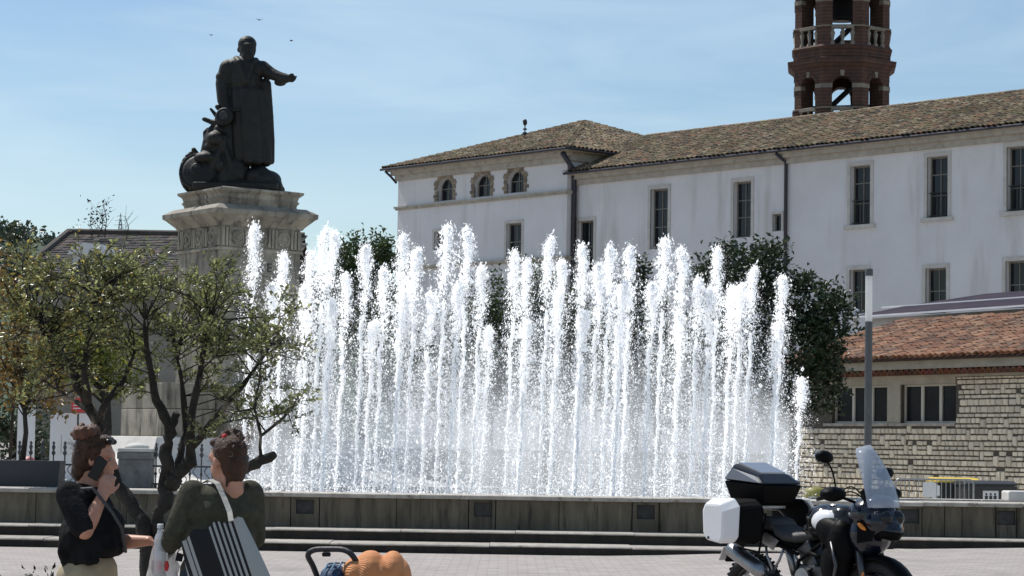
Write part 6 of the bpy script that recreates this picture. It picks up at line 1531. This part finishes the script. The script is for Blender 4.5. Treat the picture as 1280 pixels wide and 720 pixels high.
# ------------------------------------------------------------------ touring motorcycle
YM = 20.1; mx0 = GX(1024, YM); PSI = rad(-55)
bk = thing('motorcycle', 'black touring motorcycle with top box, white edged panniers and clear windscreen', 'motorcycle', (mx0, YM, ground_z(mx0)), PSI)
bk.scale = (1.03, 1.03, 1.03)
M_bp = pmat('black_bike_plastic', (.004, .004, .0045), (.006, .006, .0065), 30, .5, .1, 200, spec=.06)
M_bgloss = pmat('black_bike_gloss', (.008, .008, .009), None, rough=.16, spec=.4, coat=.2)
M_tyre = pmat('tyre_rubber', (.012, .012, .012), (.02, .02, .019), 15, .8, .3, 60)
M_alu = pmat('brushed_aluminium', (.34, .34, .35), (.26, .26, .27), 12, .36, .1, 60, metal=1.0)
M_bwhite = pmat('white_bike_paint', (.80, .80, .81), (.77, .77, .78), 5, .25, coat=.3)
M_borange = pmat('orange_bike_paint', (.62, .19, .04), None, rough=.35)
M_seat = pmat('black_seat_vinyl', (.02, .02, .021), (.03, .03, .031), 40, .5, .3, 200)
M_steel = pmat('dark_steel', (.10, .10, .105), (.06, .06, .063), 10, .4, .1, metal=.9)
M_bblue = pmat('dark_blue_paint', (.004, .006, .014), None, rough=.2, coat=.15)
M_rlens = pmat('red_lens', (.45, .01, .01), None, rough=.15); M_olens = pmat('amber_lens', (.7, .22, .02), None, rough=.15)
M_mirror = pmat('mirror_glass', (.6, .62, .65), None, rough=.03, metal=1.0)
M_screen = bpy.data.materials.new('clear_windscreen'); M_screen.use_nodes = True; N, L = M_screen.node_tree.nodes, M_screen.node_tree.links; b = N['Principled BSDF']; b.inputs['Base Color'].default_value = (.55, .6, .68, 1); b.inputs['Roughness'].default_value = .1; tp_ = N.new('ShaderNodeBsdfTransparent'); tp_.inputs[0].default_value = (.86, .9, .95, 1); mx_ = N.new('ShaderNodeMixShader'); mx_.inputs[0].default_value = .6; L.new(b.outputs[0], mx_.inputs[1]); L.new(tp_.outputs[0], mx_.inputs[2]); L.new(mx_.outputs[0], N['Material Output'].inputs[0])
STEER = Matrix.Translation((.56, 0, 0)) @ Matrix.Rotation(rad(10), 4, 'Z') @ Matrix.Translation((-.56, 0, 0))
def fr_(o): o.matrix_local = STEER; return o          # fork side parts turn with the bars
def ringpart(mb, c, R, a, b_, n=30, m=10):
    vs = []
    for i in range(n):
        t = 2 * PI * i / n
        for j in range(m):
            q = 2 * PI * j / m; rr = R + a * math.cos(q); vs.append((c[0] + rr * math.cos(t), c[1] + b_ * math.sin(q), c[2] + rr * math.sin(t)))
    mb.add(vs, [(i * m + j, ((i + 1) % n) * m + j, ((i + 1) % n) * m + (j + 1) % m, i * m + (j + 1) % m) for i in range(n) for j in range(m)]); return mb
RY = Matrix.Rotation(PI / 2, 4, 'X')
def wheel(cx, R, w, front):
    f_ = fr_ if front else (lambda o: o)
    ty = ringpart(MB(), (cx, 0, R), R - .055, .055, w, 36, 12)
    wh = f_(ty.build('wheel', M_tyre, bk, smooth=True))
    tread = MB()
    for i in range(40):
        t = 2 * PI * i / 40
        for s_ in (-1, 1): tread.box((cx + math.cos(t) * (R - .002), s_ * w * .45, R + math.sin(t) * (R - .002)), (.02, w * .5, .012), Matrix.Rotation(-t + PI / 2, 3, 'Y') @ Matrix.Rotation(s_ * .4, 3, 'Z'))
    tk = tread.build('tread_blocks', M_tyre, wh); tk['kind'] = 'stuff'
    ringpart(MB(), (cx, 0, R), R - .115, .02, w * .7, 30, 8).build('rim', M_bgloss, wh, smooth=True)
    hub = MB().lathe([(.025, -.09), (.05, -.07), (.045, .07), (.025, .09)], 14, Matrix.Translation((cx, 0, R)) @ RY); hub.build('hub', M_alu, wh)
    for i in range(20):
        t = 2 * PI * i / 20; t2 = t + (.35 if i % 2 else -.35); s_ = -1 if i % 4 < 2 else 1
        MB().tube([(cx + .045 * math.cos(t), s_ * .05, R + .045 * math.sin(t)), (cx + (R - .125) * math.cos(t2), s_ * .01, R + (R - .125) * math.sin(t2))], .0035, 4).build('spoke', M_alu, wh)
    for s_ in ((-1, 1) if front else (-1,)):
        ds = MB().lathe([(.09, -.002), (.155, -.002), (.155, .002), (.09, .002)], 24, Matrix.Translation((cx, s_ * .085, R)) @ RY); ds.build('brake_disc', M_alu, wh)
wheel(-.78, .325, .075, False); wheel(.66, .335, .058, True)
# forks, front mudguard, brake calipers
for s_ in (-1, 1):
    fr_(MB().tube([(.48, s_ * .105, 1.06), (.53, s_ * .105, .84)], .029, 12).build('upper_fork', M_bp, bk, smooth=True)); fr_(MB().tube([(.53, s_ * .105, .84), (.645, s_ * .105, .36)], .033, 12).tube([(.645, s_ * .105, .38), (.665, s_ * .1, .30)], .04, 10).build('fork_leg', M_steel, bk, smooth=True))
    fr_(MB().box((.58, s_ * .09, .40), (.07, .04, .10)).build('brake_caliper', M_steel, bk, bevel=.01)); fr_(MB().box((.62, s_ * .145, .52), (.02, .008, .11), Matrix.Rotation(rad(18), 3, 'Y')).build('fork_reflector', M_borange, bk, bevel=.003))
mg = MB(); vs = []
for i in range(15):
    t = rad(18 + i * 10.5); rr = .365
    for (y, dr) in ((-.085, -.03), (-.07, 0), (0, .012), (.07, 0), (.085, -.03)): vs.append((.66 + math.cos(t) * (rr + dr), y * (1 - .25 * (i in (0, 14))), .335 + math.sin(t) * (rr + dr)))
mg.add(vs, [(i * 5 + k, i * 5 + k + 1, (i + 1) * 5 + k + 1, (i + 1) * 5 + k) for i in range(14) for k in range(4)]); o = fr_(mg.build('front_mudguard', M_bp, bk, smooth=True)); so = o.modifiers.new('s', 'SOLIDIFY'); so.thickness = .005
# swingarm, frame, engine
for s_ in (-1, 1): MB().tube([(-.1, s_ * .1, .46), (-.5, s_ * .13, .40), (-.78, s_ * .13, .325)], [.045, .04, .03], 10).build('swingarm', M_steel, bk, smooth=True)
for s_ in (-1, 1):
    m = MB()
    for a, b_ in (((.47, s_ * .06, .98), (-.08, s_ * .15, .62)), ((.46, s_ * .06, .80), (-.02, s_ * .16, .50)), ((.40, s_ * .08, .95), (.2, s_ * .14, .67)), ((.2, s_ * .14, .80), (.22, s_ * .13, .66)), ((.05, s_ * .15, .70), (.2, s_ * .14, .66)), ((-.08, s_ * .15, .62), (-.1, s_ * .14, .42)), ((-.08, s_ * .15, .68), (-.72, s_ * .12, .84))): m.tube([a, b_], .016, 8)
    m.build('frame_tubes', M_bp, bk, smooth=True)
    MB().tube([(.42, s_ * .25, .80), (.50, s_ * .27, .62), (.42, s_ * .24, .42), (.22, s_ * .20, .36)], .014, 8).build('crash_bar', M_steel, bk, smooth=True)
e_ = MB(); e_.box((.10, 0, .47), (.42, .30, .26)).box((.30, 0, .62), (.16, .24, .28), Matrix.Rotation(rad(28), 3, 'Y')).box((-.02, 0, .66), (.16, .22, .24), Matrix.Rotation(rad(-32), 3, 'Y')).box((.12, 0, .31), (.36, .2, .1)); e_.build('engine', M_steel, bk, bevel=.02)
MB().lathe([(.03, .0), (.075, .0), (.085, -.015), (.085, -.04), (.02, -.045)], 22, Matrix.Translation((.02, -.16, .49)) @ Matrix.Rotation(PI / 2, 4, 'X') @ Matrix.Scale(-1, 4, (0, 0, 1))).build('clutch_cover', M_alu, bk)
for k, z in enumerate((.545, .575, .605, .635, .665)): MB().box((.30 + k * .012, 0, z), (.19, .27, .012), Matrix.Rotation(rad(28), 3, 'Y')).build('cooling_fin', M_steel, bk)
MB().tube([(.36, -.1, .58), (.42, -.13, .45), (.30, -.17, .30), (.0, -.18, .29), (-.25, -.2, .38), (-.38, -.215, .50)], .024, 10).build('exhaust_pipe', M_alu, bk, smooth=True)
MB().lathe([(.03, 0), (.06, .03), (.066, .1), (.066, .44), (.058, .48), (.03, .485)], 18, Matrix.Translation((-.40, -.215, .50)) @ Matrix.Rotation(rad(-66), 4, 'Y')).build('silencer', M_alu, bk, smooth=True)
for s_ in (-1, 1):
    MB().tube([(-.08, s_ * .17, .40), (-.08, s_ * .28, .39)], .014, 8).build('footpeg', M_alu, bk); MB().tube([(-.36, s_ * .16, .52), (-.36, s_ * .27, .52)], .012, 8).build('footpeg', M_alu, bk)
    MB().tube([(-.36, s_ * .17, .53), (-.3, s_ * .155, .62), (-.26, s_ * .14, .72)], .011, 6).tube([(-.36, s_ * .17, .53), (-.46, s_ * .15, .66), (-.5, s_ * .13, .77)], .011, 6).build('peg_bracket', M_alu, bk, smooth=True)
MB().tube([(-.14, .17, .35), (-.2, .30, .012)], .013, 8).box((-.2, .305, .008), (.07, .04, .012)).build('side_stand', M_bp, bk)
MB().tube([(-.40, 0, .80), (-.26, 0, .46)], .035, 10).build('rear_shock', M_alu, bk, smooth=True)
# tank
t_ = MB(); t_.ell((.20, 0, .93), (.30, .17, .15)); t_.ell((.10, 0, .97), (.20, .15, .12)); t_.ell((.32, 0, .86), (.20, .21, .16)); t_.ell((-.03, 0, .86), (.14, .10, .09)); t_.ell((.30, 0, 1.0), (.14, .12, .09)); t_.fuse('tank', M_bgloss, bk, .012, 5)
for s_ in (-1, 1):
    p_ = MB(); p_.ell((.20, s_ * .115, .955), (.15, .065, .095), Matrix.Rotation(rad(s_ * 8), 3, 'X')); p_.fuse('tank_panel', M_bwhite, bk, .012, 3)
    p_ = MB(); p_.ell((.34, s_ * .155, .86), (.20, .08, .12), Matrix.Rotation(rad(18), 3, 'Y')); p_.ell((.44, s_ * .16, .78), (.12, .10, .2)); p_.ell((.36, s_ * .15, .62), (.15, .09, .18)); p_.fuse('side_fairing', M_bp, bk, .012, 3)
MB().lathe([(.045, 0), (.05, .008), (.04, .016), (.0, .018)], 16, Matrix.Translation((.2, 0, 1.075))).build('filler_cap', M_alu, bk)
# seat and tail
def loft(mb, secs):
    """secs: list of (x, half width, z bottom, z top)"""
    n = 10; vs = []
    for (x, w, z0, z1) in secs:
        for k in range(n):
            t = 2 * PI * k / n; c_, s_ = math.cos(t), math.sin(t); e = .55
            vs.append((x, math.copysign(abs(c_) ** e, c_) * w, (z0 + z1) / 2 + math.copysign(abs(s_) ** e, s_) * (z1 - z0) / 2))
    mb.add(vs, [(i * n + k, i * n + (k + 1) % n, (i + 1) * n + (k + 1) % n, (i + 1) * n + k) for i in range(len(secs) - 1) for k in range(n)] + [tuple(range(n)), tuple(range((len(secs) - 1) * n, len(secs) * n))]); return mb
loft(MB(), [(.06, .07, .80, .90), (-.02, .09, .78, .875), (-.15, .14, .76, .855), (-.28, .16, .77, .865), (-.38, .15, .80, .91), (-.42, .12, .82, .93)]).build('rider_seat', M_seat, bk, smooth=True, bevel=0)
loft(MB(), [(-.38, .11, .84, .93), (-.44, .14, .84, .965), (-.58, .14, .86, .975), (-.72, .12, .88, .975), (-.78, .09, .90, .96)]).build('pillion_seat', M_seat, bk, smooth=True)
loft(MB(), [(-.15, .10, .70, .78), (-.40, .13, .74, .83), (-.65, .12, .80, .88), (-.90, .08, .86, .92), (-.98, .06, .88, .91)]).build('tail_fairing', M_bp, bk, smooth=True)
for s_ in (-1, 1): MB().add([(-.30, s_ * .162, .78), (-.46, s_ * .158, .84), (-.62, s_ * .15, .80), (-.38, s_ * .16, .70), (-.30, s_ * .150, .78), (-.46, s_ * .146, .84), (-.62, s_ * .138, .80), (-.38, s_ * .148, .70)], [(0, 1, 2, 3), (7, 6, 5, 4), (0, 4, 5, 1), (1, 5, 6, 2), (2, 6, 7, 3), (3, 7, 4, 0)]).build('side_panel', M_alu, bk)
MB().box((-.985, 0, .895), (.02, .12, .04)).build('tail_light', M_rlens, bk, bevel=.008)
# rear hugger and plate carrier
MB().add([(-.90, -.05, .86), (-.90, .05, .86), (-1.10, .06, .58), (-1.10, -.06, .58), (-.88, -.05, .84), (-.88, .05, .84), (-1.075, .06, .57), (-1.075, -.06, .57)], [(0, 1, 2, 3), (7, 6, 5, 4), (0, 4, 5, 1), (1, 5, 6, 2), (2, 6, 7, 3), (3, 7, 4, 0)]).build('plate_carrier', M_bp, bk)
MB().box((-1.095, 0, .64), (.006, .21, .13), Matrix.Rotation(rad(28), 3, 'Y')).build('number_plate', M_bwhite, bk)
for s_ in (-1, 1): MB().ell((-.97, s_ * .17, .80), (.04, .03, .022)).build('indicator', M_olens, bk, smooth=True)
# luggage: rack, top box, panniers
m = MB()
for s_ in (-1, 1): m.tube([(-.5, s_ * .13, .93), (-.62, s_ * .13, 1.02), (-.95, s_ * .12, 1.04)], .011, 8)
m.tube([(-.95, -.12, 1.04), (-.95, .12, 1.04)], .011, 8); m.box((-.72, 0, 1.045), (.34, .26, .02)); m.build('rack', M_alu, bk)
tbx = MB(); zb_ = 1.06
X0, X1, X2 = -.44, -.50, -.90                       # front lip, front of base, back
tbx.add([(X1, -.17, zb_), (X1, .17, zb_), (X2 + .03, .18, zb_), (X2 + .03, -.18, zb_), (X0, -.225, zb_ + .17), (X0, .225, zb_ + .17), (X2 - .02, .235, zb_ + .20), (X2 - .02, -.235, zb_ + .20)], [(0, 1, 2, 3), (4, 7, 6, 5), (0, 4, 5, 1), (1, 5, 6, 2), (2, 6, 7, 3), (3, 7, 4, 0)])
top = tbx.build('top_box', M_bp, bk, bevel=.02)
ld = MB(); ld.add([(X0 + .008, -.23, zb_ + .173), (X0 + .008, .23, zb_ + .173), (X2 - .027, .24, zb_ + .203), (X2 - .027, -.24, zb_ + .203), (X0 - .10, -.16, zb_ + .255), (X0 - .10, .16, zb_ + .255), (X2 + .05, .18, zb_ + .345), (X2 + .05, -.18, zb_ + .345)], [(0, 1, 2, 3), (4, 7, 6, 5), (0, 4, 5, 1), (1, 5, 6, 2), (2, 6, 7, 3), (3, 7, 4, 0)]); ld.build('lid', M_bgloss, top, bevel=.025)
pv_ = [(X0 - .12, -.13, zb_ + .272), (X0 - .12, .13, zb_ + .272), (X2 + .08, .15, zb_ + .350), (X2 + .08, -.15, zb_ + .350)]
MB().add(pv_ + [(x, y, z - .015) for x, y, z in pv_], [(0, 1, 2, 3), (0, 4, 5, 1), (1, 5, 6, 2), (2, 6, 7, 3), (3, 7, 4, 0)]).build('lid_panel', pmat('silver_lid', (.36, .37, .40), None, rough=.25, metal=.6), top)
for s_ in (-1, 1): MB().add([(X0 - .02, s_ * .232, zb_ + .185), (X2, s_ * .24, zb_ + .215), (X2 + .06, s_ * .2, zb_ + .30), (X0 - .11, s_ * .185, zb_ + .235)], [(0, 1, 2, 3)]).build('lid_edge', pmat('dark_silver_lid', (.16, .165, .18), None, rough=.3, metal=.5) if 'dark_silver_lid' not in MATS else MATS['dark_silver_lid'], top)
MB().box((X2 - .03, 0, zb_ + .17), (.012, .09, .04)).build('latch', M_bp, top, bevel=.004)
for s_ in (-1, 1):
    y0, y1 = s_ * .24, s_ * .47; m = MB()
    poly = [(-.38, 1.05), (-.40, .79), (-.47, .74), (-.78, .77), (-.85, .84), (-.87, 1.05), (-.81, 1.12), (-.47, 1.12)]
    n = len(poly); vs = [(x, y0, z) for x, z in poly] + [(-.88 + (x + .87) * .66, y1 - s_ * .03, .9 + (z - .9) * .90 - .01) for x, z in poly]; m.add(vs, [tuple(range(n)), tuple(range(2 * n - 1, n - 1, -1))] + [(i, i + n, (i + 1) % n + n, (i + 1) % n) for i in range(n)])
    pn = m.build('pannier', M_bp, bk, bevel=.025)
    # pale outer shell wrapped over the top edge
    m = MB(); ya, yb_ = y1 - s_ * .07, y1 + s_ * .035
    vs = [(-.888 + (x + .87) * .80, ya, .9 + (z - .9) * 1.0 + .006) for x, z in poly] + [(-.87 + (x + .87) * .56, yb_, .895 + (z - .9) * .86 - .015) for x, z in poly]; m.add(vs, [tuple(range(n)), tuple(range(2 * n - 1, n - 1, -1))] + [(i, i + n, (i + 1) % n + n, (i + 1) % n) for i in range(n)]); m.build('white_shell', M_bwhite, pn, bevel=.02)
    MB().lathe([(.012, 0), (.012, .006), (.006, .007)], 10, Matrix.Translation((-.78, yb_ + s_ * .002, .79)) @ Matrix.Rotation(s_ * -PI / 2, 4, 'X')).build('lock', M_steel, pn)
    MB().tube([(-.42, s_ * .2, 1.0), (-.46, s_ * .235, .68), (-.84, s_ * .235, .72), (-.92, s_ * .2, 1.0)], .010, 8).build('pannier_rail', M_bp, pn)
# front fairing, headlight, screen
f = MB(); f.ell((.62, 0, 1.02), (.20, .19, .15)); f.ell((.74, 0, .96), (.15, .17, .13)); f.ell((.60, 0, .86), (.14, .2, .17)); f.ell((.82, 0, .90), (.12, .10, .06)); f.ell((.70, 0, 1.10), (.12, .14, .08)); f.fuse('front_fairing', M_bblue, bk, .012, 5)
f = MB(); f.ell((.80, 0, .86), (.12, .075, .03), Matrix.Rotation(rad(12), 3, 'Y')); f.ell((.80, 0, .88), (.14, .12, .05)); f.fuse('beak', M_bp, bk, .01, 3)
for s_ in (-1, 1):
    MB().ell((.845, s_ * .06, 1.0), (.05, .055, .06)).build('headlight', M_glass, bk, smooth=True); MB().add([(.66, s_ * .195, .98), (.80, s_ * .13, .92), (.77, s_ * .14, .82), (.66, s_ * .20, .80), (.66, s_ * .185, .98), (.79, s_ * .12, .92), (.76, s_ * .13, .82), (.66, s_ * .19, .80)], [(0, 1, 2, 3), (7, 6, 5, 4), (0, 4, 5, 1), (1, 5, 6, 2), (2, 6, 7, 3), (3, 7, 4, 0)]).build('fairing_panel', M_bp, bk)
    MB().ell((.72, s_ * .205, .93), (.05, .02, .016), Matrix.Rotation(rad(30), 3, 'Y')).build('indicator', M_olens, bk, smooth=True)
ws = MB(); vs = []; nu_, nv_ = 9, 10
for j in range(nv_ + 1):
    v = j / nv_; wdt = .175 * (1 - .50 * v ** 2.4) if v < .95 else .07; zz = 1.08 + .49 * v; xx = .84 - .10 * v - .15 * v * v
    for i in range(nu_):
        u = i / (nu_ - 1) * 2 - 1; vs.append((xx - .085 * u * u, u * wdt, zz - .03 * u * u * v))
ws.add(vs, [(j * nu_ + i, j * nu_ + i + 1, (j + 1) * nu_ + i + 1, (j + 1) * nu_ + i) for j in range(nv_) for i in range(nu_ - 1)]); o = ws.build('windscreen', M_screen, bk, smooth=True); so = o.modifiers.new('s', 'SOLIDIFY'); so.thickness = .004
MB().box((.62, 0, 1.17), (.06, .20, .10), Matrix.Rotation(rad(-25), 3, 'Y')).build('dashboard', M_bp, bk, bevel=.012)
# bars, grips, hand guards, levers, mirrors
fr_(MB().tube(smooth_path([Vector(p) for p in ((.40, -.42, 1.14), (.44, -.26, 1.165), (.52, -.12, 1.12), (.53, 0, 1.10), (.52, .12, 1.12), (.44, .26, 1.165), (.40, .42, 1.14))]), .012, 8).build('handlebar', M_bp, bk, smooth=True))
for s_ in (-1, 1):
    fr_(MB().tube([(.425, s_ * .30, 1.16), (.40, s_ * .43, 1.14)], .018, 10).build('grip', M_tyre, bk, smooth=True))
    h_ = MB(); h_.ell((.50, s_ * .36, 1.18), (.10, .13, .06), Matrix.Rotation(rad(-s_ * 10), 3, 'Z')); fr_(h_.fuse('hand_guard', M_bp, bk, .01, 2))
    fr_(MB().tube([(.46, s_ * .28, 1.17), (.47, s_ * .42, 1.145)], .007, 6).build('lever', M_alu, bk))
    mz = 0 if s_ < 0 else -.13                       # the far mirror is folded low
    fr_(MB().tube(smooth_path([Vector(p) for p in ((.45, s_ * .26, 1.17), (.47, s_ * .30, 1.28 + mz * .4), (.47, s_ * .345, 1.38 + mz), (.455, s_ * .38, 1.43 + mz))], 4), .007, 6).build('mirror_stem', M_bp, bk, smooth=True))
    mm = MB(); mm.ell((.45, s_ * .40, 1.47 + mz), (.05, .09, .05), Matrix.Rotation(rad(s_ * 8), 3, 'X')); mo = fr_(mm.build('mirror', M_bp, bk, smooth=True)); MB().ell((.402, s_ * .40, 1.47 + mz), (.007, .075, .046)).build('mirror_glass', M_mirror, mo, smooth=True)
for k in range(4): fr_(MB().tube(smooth_path([Vector(p) for p in ((.45, -.28 + .56 * (k % 2), 1.15), (.56, -.2 + .4 * (k % 2), 1.2 + .02 * k), (.64, -.1 + .2 * (k % 2), 1.1), (.58, 0, .92))], 5), .006, 6).build('cable', M_tyre, bk, smooth=True))
